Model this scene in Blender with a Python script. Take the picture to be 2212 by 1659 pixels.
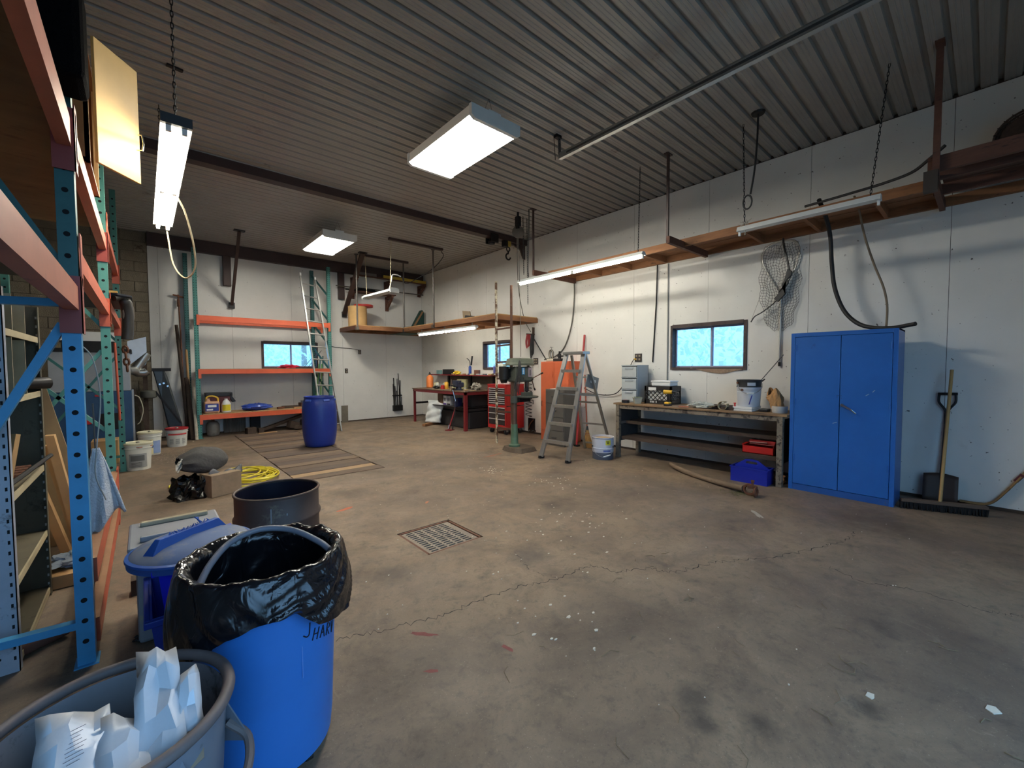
import bpy, bmesh, math, random
from mathutils import Vector, Matrix

for o in list(bpy.data.objects):
    bpy.data.objects.remove(o)
S = bpy.context.scene
COL = S.collection
RND = random.Random(11)
PI = math.pi

# ---------------------------------------------------------------- camera, world, exposure
cam = bpy.data.cameras.new('camera')
cam_o = bpy.data.objects.new('camera', cam)
COL.objects.link(cam_o)
cam.sensor_width = 36.0
cam.lens = 14.726
cam.clip_start = 0.02
cam_o.location = (0, 0, 1.45)
cam_o.rotation_euler = (1.53031, 0.0047, -0.72179)
S.camera = cam_o

world = bpy.data.worlds.new('overcast_sky')
S.world = world
world.use_nodes = True
bg = world.node_tree.nodes['Background']
# overcast sky: three times brighter overhead than at the horizon
WN, WL = world.node_tree.nodes, world.node_tree.links
w_tc = WN.new('ShaderNodeTexCoord'); w_sp = WN.new('ShaderNodeSeparateXYZ'); WL.new(w_tc.outputs['Generated'], w_sp.inputs[0])
w_mr = WN.new('ShaderNodeMapRange'); WL.new(w_sp.outputs['Z'], w_mr.inputs['Value'])
w_mr.inputs['From Min'].default_value = 0.0; w_mr.inputs['From Max'].default_value = 1.0
w_mr.inputs['To Min'].default_value = 1.15; w_mr.inputs['To Max'].default_value = 3.45
bg.inputs[0].default_value = (0.30, 0.60, 1.0, 1)
WL.new(w_mr.outputs['Result'], bg.inputs[1])

S.view_settings.view_transform = 'Standard'
S.view_settings.look = 'None'
S.view_settings.exposure = 0.82
S.view_settings.gamma = 1.0
S.view_settings.use_curve_mapping = False
LAMP = 50.0            # radiance of the lit fluorescent tubes

# room: x to the right wall, y to the back wall, camera at the origin
XL, XW, YF, YB, ZC = -2.3, 6.36, -1.7, 11.35, 4.205

# ---------------------------------------------------------------- materials
def srgb(r, g, b):
    def f(c):
        c /= 255.0
        return c / 12.92 if c <= 0.04045 else ((c + 0.055) / 1.055) ** 2.4
    return (f(r), f(g), f(b), 1.0)

MATS = {}
def mat(name, col, rough=0.6, metal=0.0, var=0.12, vs=6.0, dirt=None, bump=0.0, bs=60.0, emit=0.0, stretch=None, spec=None, coat=0.0):
    """col: sRGB 0-255; dirt: (rgb, coverage 0-1, scale) a second colour in worn, shaped patches."""
    if name in MATS:
        return MATS[name]
    m = bpy.data.materials.new(name)
    m.use_nodes = True
    nt = m.node_tree
    N, L = nt.nodes, nt.links
    b = N['Principled BSDF']
    c = srgb(*col)
    b.inputs['Base Color'].default_value = c
    b.inputs['Roughness'].default_value = rough
    b.inputs['Metallic'].default_value = metal
    if spec is not None:
        b.inputs['Specular IOR Level'].default_value = spec
    if coat:
        b.inputs['Coat Weight'].default_value = coat
    if emit:
        b.inputs['Emission Color'].default_value = c
        b.inputs['Emission Strength'].default_value = emit
        MATS[name] = m
        return m
    tc = N.new('ShaderNodeTexCoord')
    src = tc.outputs['Object']
    if stretch:
        mp = N.new('ShaderNodeMapping')
        mp.inputs['Scale'].default_value = stretch
        L.new(src, mp.inputs['Vector'])
        src = mp.outputs['Vector']
    out = None
    if var:
        n1 = N.new('ShaderNodeTexNoise')
        n1.inputs['Scale'].default_value = vs
        n1.inputs['Detail'].default_value = 5
        n1.inputs['Roughness'].default_value = 0.65
        L.new(src, n1.inputs['Vector'])
        mr = N.new('ShaderNodeMapRange')
        mr.inputs['From Min'].default_value = 0.25
        mr.inputs['From Max'].default_value = 0.75
        mr.inputs['To Min'].default_value = 1 - var
        mr.inputs['To Max'].default_value = 1 + var
        L.new(n1.outputs['Fac'], mr.inputs['Value'])
        mx = N.new('ShaderNodeVectorMath')
        mx.operation = 'SCALE'
        mx.inputs[0].default_value = c[:3]
        L.new(mr.outputs['Result'], mx.inputs['Scale'])
        out = mx.outputs['Vector']
    if dirt:
        dc, cov, ds = dirt
        n2 = N.new('ShaderNodeTexNoise')
        n2.inputs['Scale'].default_value = ds
        n2.inputs['Detail'].default_value = 8
        n2.inputs['Roughness'].default_value = 0.7
        L.new(src, n2.inputs['Vector'])
        r2 = N.new('ShaderNodeMapRange')
        t = 0.74 - 0.5 * cov
        r2.inputs['From Min'].default_value = t
        r2.inputs['From Max'].default_value = t + 0.09
        L.new(n2.outputs['Fac'], r2.inputs['Value'])
        mm = N.new('ShaderNodeMix')
        mm.data_type = 'RGBA'
        L.new(r2.outputs['Result'], mm.inputs['Factor'])
        if out is not None:
            L.new(out, mm.inputs['A'])
        else:
            mm.inputs['A'].default_value = c
        mm.inputs['B'].default_value = srgb(*dc)
        out = mm.outputs['Result']
    if out is not None:
        L.new(out, b.inputs['Base Color'])
    if bump:
        n3 = N.new('ShaderNodeTexNoise')
        n3.inputs['Scale'].default_value = bs
        n3.inputs['Detail'].default_value = 4
        L.new(src, n3.inputs['Vector'])
        bp = N.new('ShaderNodeBump')
        bp.inputs['Strength'].default_value = bump
        bp.inputs['Distance'].default_value = 0.01
        L.new(n3.outputs['Fac'], bp.inputs['Height'])
        L.new(bp.outputs['Normal'], b.inputs['Normal'])
    MATS[name] = m
    return m

# ---------------------------------------------------------------- mesh helpers
class G:
    """collects shapes and links them as ONE mesh object"""
    def __init__(s, M=None):
        s.v = []; s.f = []; s.M = M
    def add(s, vs, fs):
        n = len(s.v)
        if s.M is not None:
            vs = [s.M @ Vector(p) for p in vs]
        s.v += [tuple(p) for p in vs]
        s.f += [tuple(i + n for i in q) for q in fs]
        return s
    def box(s, x0, x1, y0, y1, z0, z1):
        vs = [(x0,y0,z0),(x1,y0,z0),(x1,y1,z0),(x0,y1,z0),(x0,y0,z1),(x1,y0,z1),(x1,y1,z1),(x0,y1,z1)]
        return s.add(vs, [(3,2,1,0),(4,5,6,7),(0,1,5,4),(1,2,6,5),(2,3,7,6),(3,0,4,7)])
    def cbox(s, c, d, rz=0, rx=0, ry=0):
        R = Matrix.Translation(c) @ Matrix.Rotation(rz,4,'Z') @ Matrix.Rotation(ry,4,'Y') @ Matrix.Rotation(rx,4,'X')
        hx, hy, hz = d[0]/2, d[1]/2, d[2]/2
        vs = [R @ Vector(p) for p in [(-hx,-hy,-hz),(hx,-hy,-hz),(hx,hy,-hz),(-hx,hy,-hz),(-hx,-hy,hz),(hx,-hy,hz),(hx,hy,hz),(-hx,hy,hz)]]
        return s.add(vs, [(3,2,1,0),(4,5,6,7),(0,1,5,4),(1,2,6,5),(2,3,7,6),(3,0,4,7)])
    def bar(s, p0, p1, w, h, up=(0,0,1)):
        p0, p1 = Vector(p0), Vector(p1)
        d = (p1-p0).normalized()
        u = Vector(up)
        if abs(d.dot(u)) > 0.98: u = Vector((1,0,0)) if abs(d.x) < 0.9 else Vector((0,1,0))
        a = d.cross(u).normalized()
        b = a.cross(d).normalized()
        a *= w/2; b *= h/2
        vs = [p0-a-b, p0+a-b, p0+a+b, p0-a+b, p1-a-b, p1+a-b, p1+a+b, p1-a+b]
        return s.add(vs, [(3,2,1,0),(4,5,6,7),(0,1,5,4),(1,2,6,5),(2,3,7,6),(3,0,4,7)])
    def cyl(s, p0, p1, r, r2=None, n=14, cap=True):
        p0, p1 = Vector(p0), Vector(p1)
        r2 = r if r2 is None else r2
        d = (p1-p0).normalized()
        u = Vector((0,0,1)) if abs(d.z) < 0.9 else Vector((1,0,0))
        a = d.cross(u).normalized(); b = d.cross(a).normalized()
        vs = []
        for k in range(n):
            t = 2*PI*k/n
            e = a*math.cos(t) + b*math.sin(t)
            vs.append(p0+e*r); vs.append(p1+e*r2)
        fs = [(2*k, 2*k+1, (2*k+3) % (2*n), (2*k+2) % (2*n)) for k in range(n)]
        if cap:
            fs.append(tuple(2*k for k in range(n)))
            fs.append(tuple(2*k+1 for k in reversed(range(n))))
        return s.add(vs, fs)
    def lathe(s, prof, c=(0,0,0), n=28, sx=1.0, sy=1.0, cap0=True, cap1=True):
        """prof: list of (r, z) bottom to top about a vertical axis"""
        vs = []
        for r, z in prof:
            for k in range(n):
                t = 2*PI*k/n
                vs.append((c[0]+r*sx*math.cos(t), c[1]+r*sy*math.sin(t), c[2]+z))
        fs = []
        for i in range(len(prof)-1):
            for k in range(n):
                k2 = (k+1) % n
                fs.append((i*n+k, i*n+k2, (i+1)*n+k2, (i+1)*n+k))
        if cap0: fs.append(tuple(reversed(range(n))))
        if cap1: fs.append(tuple((len(prof)-1)*n+k for k in range(n)))
        return s.add(vs, fs)
    def tube(s, pts, r, n=7, closed=False, flat=1.0):
        pts = [Vector(p) for p in pts]
        m = len(pts)
        rs = r if isinstance(r, (list, tuple)) else [r]*m
        vs = []; prev = None
        for i, p in enumerate(pts):
            if closed: d = pts[(i+1) % m] - pts[i-1]
            else: d = pts[min(i+1, m-1)] - pts[max(i-1, 0)]
            d = d.normalized()
            if prev is None:
                u = Vector((0,0,1)) if abs(d.z) < 0.9 else Vector((1,0,0))
                a = d.cross(u).normalized()
            else:
                a = (prev - d*prev.dot(d)).normalized()
            prev = a
            b = d.cross(a)
            for k in range(n):
                t = 2*PI*k/n
                vs.append(p + (a*math.cos(t) + b*math.sin(t)*flat)*rs[i])
        fs = []
        for i in range(m if closed else m-1):
            j = (i+1) % m
            for k in range(n):
                k2 = (k+1) % n
                fs.append((i*n+k, i*n+k2, j*n+k2, j*n+k))
        if not closed:
            fs.append(tuple(reversed(range(n))))
            fs.append(tuple((m-1)*n+k for k in range(n)))
        return s.add(vs, fs)
    def prism(s, poly, ext):
        """planar polygon (3-D points) pushed along ext"""
        e = Vector(ext); n = len(poly)
        vs = [Vector(p) for p in poly] + [Vector(p)+e for p in poly]
        fs = [tuple(reversed(range(n))), tuple(range(n, 2*n))]
        for k in range(n):
            k2 = (k+1) % n
            fs.append((k, k2, n+k2, n+k))
        return s.add(vs, fs)
    def grid(s, fn, nu, nv, closeu=False):
        vs = [fn(i/(nu if closeu else nu-1), j/(nv-1)) for j in range(nv) for i in range(nu)]
        fs = []
        for j in range(nv-1):
            for i in range(nu if closeu else nu-1):
                i2 = (i+1) % nu
                fs.append((j*nu+i, j*nu+i2, (j+1)*nu+i2, (j+1)*nu+i))
        return s.add(vs, fs)
    def mesh(s, name, m, smooth=False, ang=40):
        me = bpy.data.meshes.new(name)
        me.from_pydata(s.v, [], s.f)
        bm = bmesh.new(); bm.from_mesh(me)
        bmesh.ops.recalc_face_normals(bm, faces=bm.faces)
        bm.to_mesh(me); bm.free()
        if m is not None: me.materials.append(m)
        if smooth:
            me.polygons.foreach_set('use_smooth', [True]*len(me.polygons))
            me.set_sharp_from_angle(angle=math.radians(ang))
        me.update()
        return me
    def obj(s, name, m, parent=None, smooth=False, bev=0.0, local=False, solid=0.0, ang=40):
        if parent is None:
            xs = [p[0] for p in s.v]; ys = [p[1] for p in s.v]; zs = [p[2] for p in s.v]
            o0 = ((min(xs)+max(xs))/2, (min(ys)+max(ys))/2, min(zs))
            s.v = [(p[0]-o0[0], p[1]-o0[1], p[2]-o0[2]) for p in s.v]
        me = s.mesh(name, m, smooth, ang)
        o = bpy.data.objects.new(name, me)
        COL.objects.link(o)
        if parent is None: o.location = o0
        else: adopt(o, parent, local)
        if solid:
            md = o.modifiers.new('solid', 'SOLIDIFY'); md.thickness = solid; md.offset = 0
        if bev:
            md = o.modifiers.new('bevel', 'BEVEL'); md.width = bev; md.segments = 2
            md.limit_method = 'ANGLE'; md.angle_limit = math.radians(50)
        return o

def adopt(o, parent, local=False):
    o.parent = parent
    if not local:
        p = parent; M = Matrix.Identity(4); chain = []
        while p is not None:
            chain.append(p); p = p.parent
        for q in reversed(chain):
            M = M @ q.matrix_parent_inverse @ q.matrix_basis if q.parent else q.matrix_basis.copy()
        o.matrix_parent_inverse = M.inverted()

def tag(o, label, cat, group=None):
    o['label'] = label; o['category'] = cat
    if group: o['group'] = group
    return o
def thing(name, label, cat, loc=(0,0,0), rz=0.0, group=None):
    o = bpy.data.objects.new(name, None)
    o.empty_display_size = 0.1
    COL.objects.link(o)
    o.location = loc; o.rotation_euler = (0, 0, rz)
    bpy.context.view_layer.update() if False else None
    o.matrix_basis = Matrix.Translation(loc) @ Matrix.Rotation(rz, 4, 'Z')
    return tag(o, label, cat, group)
def struct(o):
    o['kind'] = 'structure'
    return o
def stuff(o):
    o['kind'] = 'stuff'
    return o
def share(src, parent, M=None, name=None):
    """another piece with the same mesh, a child of the same parent"""
    c = src.copy(); COL.objects.link(c)
    c.name = name or src.name.split('.')[0]
    if M is not None: c.matrix_basis = M
    return c
def dup(root, loc, rz=0.0, label=None):
    r = root.copy(); COL.objects.link(r)
    r.matrix_basis = Matrix.Translation(loc) @ Matrix.Rotation(rz, 4, 'Z')
    if label: r['label'] = label
    for ch in list(root.children):
        c = ch.copy(); COL.objects.link(c); c.parent = r
        for g in list(ch.children):
            d = g.copy(); COL.objects.link(d); d.parent = c
    return r
def arc(c, r, a0, a1, n, ax='xy', sx=1.0):
    out = []
    for k in range(n+1):
        t = a0 + (a1-a0)*k/n
        u, w = r*math.cos(t)*sx, r*math.sin(t)
        out.append({'xy': (c[0]+u, c[1]+w, c[2]), 'xz': (c[0]+u, c[1], c[2]+w), 'yz': (c[0], c[1]+u, c[2]+w)}[ax])
    return out
def smooth_path(pts, k=6):
    """Catmull-Rom through the points"""
    P = [Vector(p) for p in pts]
    P = [P[0]*2-P[1]] + P + [P[-1]*2-P[-2]]
    out = []
    for i in range(1, len(P)-2):
        for j in range(k):
            t = j/k
            out.append(0.5*((2*P[i]) + (P[i+1]-P[i-1])*t + (2*P[i-1]-5*P[i]+4*P[i+1]-P[i+2])*t*t + (3*P[i]-P[i-1]-3*P[i+1]+P[i+2])*t**3))
    out.append(P[-2])
    return out
def chain(g, p0, p1, pitch=0.035, r=0.004, w=0.011):
    """alternating oval links between two points"""
    p0, p1 = Vector(p0), Vector(p1)
    n = max(2, int((p1-p0).length/pitch))
    d = (p1-p0).normalized()
    u = Vector((1,0,0)) if abs(d.x) < 0.9 else Vector((0,1,0))
    a = d.cross(u).normalized(); b = d.cross(a)
    for i in range(n):
        c = p0 + (p1-p0)*((i+0.5)/n)
        e = a if i % 2 else b
        L = pitch*0.68
        pts = [c + d*L*math.cos(t) + e*w*math.sin(t) for t in [2*PI*k/8 for k in range(8)]]
        g.tube(pts, r, n=4, closed=True)
    return g
def text(name, body, size, m, M, parent, ext=0.0008, align='CENTER'):
    """flat lettering as a mesh, laid on a surface with matrix M (text faces +Z of M)"""
    cu = bpy.data.curves.new(name, 'FONT')
    cu.body = body; cu.size = size; cu.align_x = align; cu.align_y = 'CENTER'; cu.extrude = ext
    cu.resolution_u = 2
    t = bpy.data.objects.new(name, cu)
    COL.objects.link(t)
    dg = bpy.context.evaluated_depsgraph_get()
    me = bpy.data.meshes.new_from_object(t.evaluated_get(dg))
    bpy.data.objects.remove(t)
    me.transform(M)
    me.materials.clear(); me.materials.append(m)
    o = bpy.data.objects.new(name, me)
    COL.objects.link(o)
    adopt(o, parent)
    return o
def face(origin, right, up):
    """matrix whose X axis is right, Y axis up, Z axis the outward normal"""
    r = Vector(right).normalized(); u = Vector(up).normalized(); n = r.cross(u)
    return Matrix(((r.x,u.x,n.x,origin[0]),(r.y,u.y,n.y,origin[1]),(r.z,u.z,n.z,origin[2]),(0,0,0,1)))
# ---------------------------------------------------------------- setting materials
def wall_mat():
    m = bpy.data.materials.new('cream_wall_paint'); m.use_nodes = True
    N, L = m.node_tree.nodes, m.node_tree.links
    b = N['Principled BSDF']; b.inputs['Roughness'].default_value = 0.55
    geo = N.new('ShaderNodeNewGeometry'); pos = geo.outputs['Position']
    def noise(scale, detail=6, rough=0.6, stretch=None):
        n = N.new('ShaderNodeTexNoise'); n.inputs['Scale'].default_value = scale
        n.inputs['Detail'].default_value = detail; n.inputs['Roughness'].default_value = rough
        v = pos
        if stretch:
            mp = N.new('ShaderNodeMapping'); mp.inputs['Scale'].default_value = stretch
            L.new(pos, mp.inputs['Vector']); v = mp.outputs['Vector']
        L.new(v, n.inputs['Vector']); return n.outputs['Fac']
    def rng(v, a, c, lo=0.0, hi=1.0):
        r = N.new('ShaderNodeMapRange'); r.inputs['From Min'].default_value = a; r.inputs['From Max'].default_value = c
        r.inputs['To Min'].default_value = lo; r.inputs['To Max'].default_value = hi
        L.new(v, r.inputs['Value']); return r.outputs['Result']
    def mix(f, a, c):
        x = N.new('ShaderNodeMix'); x.data_type = 'RGBA'
        L.new(f, x.inputs['Factor'])
        for k, w in (('A', a), ('B', c)):
            if isinstance(w, tuple): x.inputs[k].default_value = w
            else: L.new(w, x.inputs[k])
        return x.outputs['Result']
    base = mix(rng(noise(0.9), 0.3, 0.7), srgb(228,226,219), srgb(214,212,205))
    base = mix(rng(noise(3.0, 8, 0.75), 0.62, 0.85, 0, 0.5), base, srgb(160,150,134))
    # scuffs and nail marks
    base = mix(rng(noise(26.0, 3, 0.55), 0.70, 0.74), base, srgb(96,88,80))
    base = mix(rng(noise(9.0, 7, 0.7, (1,1,3.5)), 0.70, 0.75, 0, 0.8), base, srgb(110,100,88))
    L.new(base, b.inputs['Base Color'])
    bp = N.new('ShaderNodeBump'); bp.inputs['Strength'].default_value = 0.12; bp.inputs['Distance'].default_value = 0.01
    L.new(noise(45.0), bp.inputs['Height']); L.new(bp.outputs['Normal'], b.inputs['Normal'])
    return m
def floor_mat():
    m = bpy.data.materials.new('worn_concrete_floor'); m.use_nodes = True
    N, L = m.node_tree.nodes, m.node_tree.links
    b = N['Principled BSDF']
    geo = N.new('ShaderNodeNewGeometry'); pos = geo.outputs['Position']
    def noise(scale, detail=8, rough=0.65, dist=0.0):
        n = N.new('ShaderNodeTexNoise'); n.inputs['Scale'].default_value = scale
        n.inputs['Detail'].default_value = detail; n.inputs['Roughness'].default_value = rough
        n.inputs['Distortion'].default_value = dist
        L.new(pos, n.inputs['Vector']); return n.outputs['Fac']
    def rng(v, a, c, lo=0.0, hi=1.0):
        r = N.new('ShaderNodeMapRange'); r.inputs['From Min'].default_value = a; r.inputs['From Max'].default_value = c
        r.inputs['To Min'].default_value = lo; r.inputs['To Max'].default_value = hi
        L.new(v, r.inputs['Value']); return r.outputs['Result']
    def mix(f, a, c, mode='MIX'):
        x = N.new('ShaderNodeMix'); x.data_type = 'RGBA'; x.blend_type = mode
        if isinstance(f, float): x.inputs['Factor'].default_value = f
        else: L.new(f, x.inputs['Factor'])
        for k, w in (('A', a), ('B', c)):
            if isinstance(w, tuple): x.inputs[k].default_value = w
            else: L.new(w, x.inputs[k])
        return x.outputs['Result']
    col = mix(rng(noise(0.55, 6, 0.6, 0.4), 0.35, 0.66), srgb(144,123,99), srgb(106,91,76))
    col = mix(rng(noise(1.7, 9, 0.7, 0.6), 0.42, 0.72, 0, 0.85), col, srgb(84,69,59))
    col = mix(rng(noise(4.2, 10, 0.72, 0.3), 0.55, 0.8, 0, 0.9), col, srgb(58,50,45))
    col = mix(rng(noise(2.6, 10, 0.75, 1.2), 0.6, 0.8, 0, 0.55), col, srgb(172,158,137))
    # drag scratches and mid-size blotches
    col = mix(rng(noise(14.0, 8, 0.75, 0.5), 0.52, 0.74, 0, 0.7), col, srgb(74,64,55))
    col = mix(rng(noise(22.0, 8, 0.75, 2.5), 0.60, 0.72, 0, 0.5), col, srgb(176,162,142))
    # fine grit
    col = mix(rng(noise(70.0, 4, 0.7), 0.58, 0.72, 0, 0.55), col, srgb(60,52,46))
    col = mix(rng(noise(110.0, 3, 0.6), 0.66, 0.75, 0, 0.6), col, srgb(190,178,160))
    # oil stains that sit at known places on the slab
    for (x, y, r, rgb) in [(3.17,2.99,0.17,(62,53,46)), (1.27,2.73,0.2,(76,66,58)), (1.76,0.81,0.13,(58,52,48)), (1.66,0.72,0.10,(52,47,44)), (1.84,0.58,0.10,(56,50,45)),
                           (2.27,0.29,0.10,(60,54,46)), (0.9,8.6,0.9,(74,62,50)), (0.6,7.2,0.7,(80,67,54)), (1.7,4.9,0.3,(86,72,60)), (5.1,0.6,0.5,(80,66,50)), (5.7,3.0,0.5,(98,82,62)), (2.2,2.3,0.25,(88,77,68))]:
        d = N.new('ShaderNodeVectorMath'); d.operation = 'DISTANCE'; d.inputs[1].default_value = (x, y, 0)
        L.new(pos, d.inputs[0])
        a = N.new('ShaderNodeMath'); a.operation = 'MULTIPLY_ADD'
        L.new(noise(5.5, 8, 0.7), a.inputs[0]); a.inputs[1].default_value = r*1.7
        L.new(d.outputs['Value'], a.inputs[2])
        col = mix(rng(a.outputs[0], r*1.75, r*1.05, 0, 0.72), col, srgb(*rgb))
    L.new(col, b.inputs['Base Color'])
    L.new(rng(noise(2.2), 0.3, 0.7, 0.5, 0.8), b.inputs['Roughness'])
    bp = N.new('ShaderNodeBump'); bp.inputs['Strength'].default_value = 0.25; bp.inputs['Distance'].default_value = 0.01
    L.new(noise(30.0, 8, 0.75), bp.inputs['Height']); L.new(bp.outputs['Normal'], b.inputs['Normal'])
    return m
def glass_mat():
    m = bpy.data.materials.new('dusty_window_glass'); m.use_nodes = True
    N, L = m.node_tree.nodes, m.node_tree.links
    out = N['Material Output']; N.remove(N['Principled BSDF'])
    tr = N.new('ShaderNodeBsdfTransparent'); tr.inputs[0].default_value = (0.93,0.97,1,1)
    gl = N.new('ShaderNodeBsdfGlossy'); gl.inputs['Roughness'].default_value = 0.08
    df = N.new('ShaderNodeBsdfTranslucent'); df.inputs[0].default_value = (0.8,0.84,0.86,1)
    geo = N.new('ShaderNodeNewGeometry')
    n = N.new('ShaderNodeTexNoise'); n.inputs['Scale'].default_value = 9; n.inputs['Detail'].default_value = 6
    L.new(geo.outputs['Position'], n.inputs['Vector'])
    r = N.new('ShaderNodeMapRange'); r.inputs['From Min'].default_value = 0.4; r.inputs['From Max'].default_value = 0.75
    r.inputs['To Max'].default_value = 0.16
    L.new(n.outputs['Fac'], r.inputs['Value'])
    m1 = N.new('ShaderNodeMixShader'); L.new(r.outputs['Result'], m1.inputs[0]); L.new(tr.outputs[0], m1.inputs[1]); L.new(df.outputs[0], m1.inputs[2])
    m2 = N.new('ShaderNodeMixShader'); m2.inputs[0].default_value = 0.05; L.new(m1.outputs[0], m2.inputs[1]); L.new(gl.outputs[0], m2.inputs[2])
    L.new(m2.outputs[0], out.inputs['Surface'])
    return m
WALL, FLOOR, GLASS = wall_mat(), floor_mat(), glass_mat()
CEIL = mat('grey_tan_ribbed_metal', (158,153,145), 0.42, 0.15, 0.10, 1.5, dirt=((122,114,104), 0.25, 2.2))
BLOCK = mat('concrete_block', (122,112,94), 0.9, 0, 0.22, 5, dirt=((84,74,60), 0.35, 3.0), bump=0.7, bs=70)
MORTAR = mat('mortar', (104,95,80), 0.95, 0, 0.15, 8)
BROWNSTEEL = mat('brown_painted_steel', (66,50,46), 0.55, 0.1, 0.2, 3, dirt=((92,62,46), 0.2, 6))
LUMBER = mat('aged_orange_lumber', (136,92,58), 0.75, 0, 0.25, 4, stretch=(6,1,6), dirt=((82,54,36), 0.3, 5))
LUMBERX = mat('aged_orange_lumber_x', (140,94,58), 0.75, 0, 0.25, 4, stretch=(1,6,6), dirt=((82,54,36), 0.3, 5))
DARKWOOD = mat('dark_weathered_wood', (64,50,40), 0.85, 0, 0.3, 6, dirt=((38,30,26), 0.3, 6), bump=0.3)
DARKLUM = mat('dark_brown_lumber', (92,58,44), 0.75, 0, 0.25, 4, stretch=(5,1,5), dirt=((58,38,30), 0.35, 5))
PLYW = mat('raw_plywood', (176,138,92), 0.75, 0, 0.16, 3, stretch=(1,5,1), dirt=((128,94,60), 0.25, 4))
BLACKM = mat('black_iron', (30,28,28), 0.5, 0.4, 0.2, 8)
RUST = mat('rusty_steel', (104,66,46), 0.7, 0.3, 0.3, 12, dirt=((60,40,32), 0.35, 9))
GALV = mat('galvanised_steel', (170,172,170), 0.32, 0.85, 0.12, 9)
DARKGREY = mat('dark_grey_steel', (70,70,70), 0.5, 0.4, 0.15, 6)
WHITEPL = mat('white_plastic', (226,226,222), 0.45, 0, 0.05, 5)
BLACKPL = mat('black_plastic', (26,26,28), 0.45, 0, 0.1, 8)
RUBBER = mat('black_rubber', (28,27,27), 0.6, 0, 0.15, 10)
ALU = mat('brushed_aluminium', (176,176,172), 0.35, 0.8, 0.12, 8, stretch=(4,4,0.6))
CHROME = mat('chrome', (205,205,205), 0.18, 1.0, 0.03, 8)

# ---------------------------------------------------------------- floor with a drain well and a plank-covered pit
DX0, DX1, DY0, DY1 = 1.615, 2.145, 2.82, 3.365
PX0, PX1, PY0, PY1 = 1.43, 2.60, 5.75, 10.72
g = G()
xs = [XL, PX0, DX0, DX1, PX1, XW]; ys = [YF, DY0, DY1, PY0, PY1, YB]
for i in range(5):
    for j in range(5):
        xm, ym = (xs[i]+xs[i+1])/2, (ys[j]+ys[j+1])/2
        if (DX0 < xm < DX1 and DY0 < ym < DY1) or (PX0 < xm < PX1 and PY0 < ym < PY1): continue
        g.box(xs[i], xs[i+1], ys[j], ys[j+1], -0.12, 0)
for a, b_, c, d in ((DX0,DX1,DY0,DY1), (PX0,PX1,PY0,PY1)):
    g.box(a-0.05, b_+0.05, c-0.05, d+0.05, -0.32, -0.12)
floor = struct(g.obj('floor', FLOOR))
CRACK = mat('crack_shadow', (44,38,33), 0.95, 0, 0.1, 8)
def crack(pts, w, seed):
    r = random.Random(seed); P = smooth_path([(x, y, 0) for x, y in pts], 14)
    L_, R_ = [], []
    for i, p in enumerate(P):
        d = (P[min(i+1,len(P)-1)]-P[max(i-1,0)]).normalized(); n = Vector((-d.y, d.x, 0))
        q = p + n*r.uniform(-0.022, 0.022); ww = w*r.uniform(0.35, 1.1)
        L_.append((q.x+n.x*ww, q.y+n.y*ww, 0.0008)); R_.append((q.x-n.x*ww, q.y-n.y*ww, 0.0008))
    k = len(P); g = G(); g.add(L_+R_, [(i, i+1, k+i+1, k+i) for i in range(k-1)])
    return g.obj('crack', CRACK, floor)
crack([(0.73,2.26),(0.96,2.17),(1.23,2.08),(1.51,2.05),(1.78,2.02),(2.08,1.92),(2.39,1.88),(2.47,1.7),(2.68,1.57),(2.76,1.43),(3.07,1.32),(3.31,1.18),(3.67,0.98),(4.11,0.81),(4.37,0.74),(4.61,0.72)], 0.004, 1)
crack([(3.66,0.72),(3.58,0.5),(3.68,0.31),(3.68,0.1),(3.71,-0.07),(3.76,-0.18)], 0.0035, 2)
crack([(2.08,1.92),(2.05,2.15),(2.15,2.4)], 0.002, 3)
# orange and red spray marks, a chalk line
for (x, y, w, l, a, c) in [(1.51,4.32,0.11,0.035,0.3,(186,98,66)), (2.25,3.95,0.05,0.02,0.8,(180,112,80)), (1.10,1.99,0.02,0.10,0.7,(122,66,60)), (1.37,1.6,0.015,0.05,0.2,(128,68,62)), (0.99,1.72,0.015,0.045,0.9,(128,68,62)),
                           (4.47,1.46,0.03,0.15,-0.85,(172,164,150)), (4.3,5.35,0.30,0.05,0.2,(140,98,78))]:
    r = random.Random(int(x*100)); n = 14
    pts = []
    for k in range(n):
        t = 2*PI*k/n; q = r.uniform(0.55, 1.0)
        u, v = w*q*math.cos(t), l*q*math.sin(t)
        pts.append((x+u*math.cos(a)-v*math.sin(a), y+u*math.sin(a)+v*math.cos(a), 0.0006))
    G().add(pts, [tuple(range(n))]).obj('paint_mark', mat('floor_paint_%d_%d_%d' % c, c, 0.8, 0, 0.2, 20), floor)

# ---------------------------------------------------------------- ribbed metal ceiling
g = G()
prof = []; pitch = 0.152
y = YF
while y < YB + 0.2:
    for dy, dz in ((0,0),(0.008,0.032),(0.036,0.032),(0.044,0),(0.078,0),(0.082,-0.003),(0.088,-0.003),(0.092,0),(0.112,0),(0.116,-0.003),(0.122,-0.003),(0.126,0)):
        prof.append((min(y+dy, YB+0.2), dz))
    y += pitch
n = len(prof)
vs = [(XL, p, ZC+q) for p, q in prof] + [(XW+0.1, p, ZC+q) for p, q in prof]
g.add(vs, [(k, k+1, n+k+1, n+k) for k in range(n-1)])
ceiling = struct(g.obj('ceiling', CEIL))
struct(G().box(XL-0.2, XW+0.3, YF-0.2, YB+0.3, ZC+0.06, ZC+0.16).obj('roof', DARKWOOD))

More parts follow.
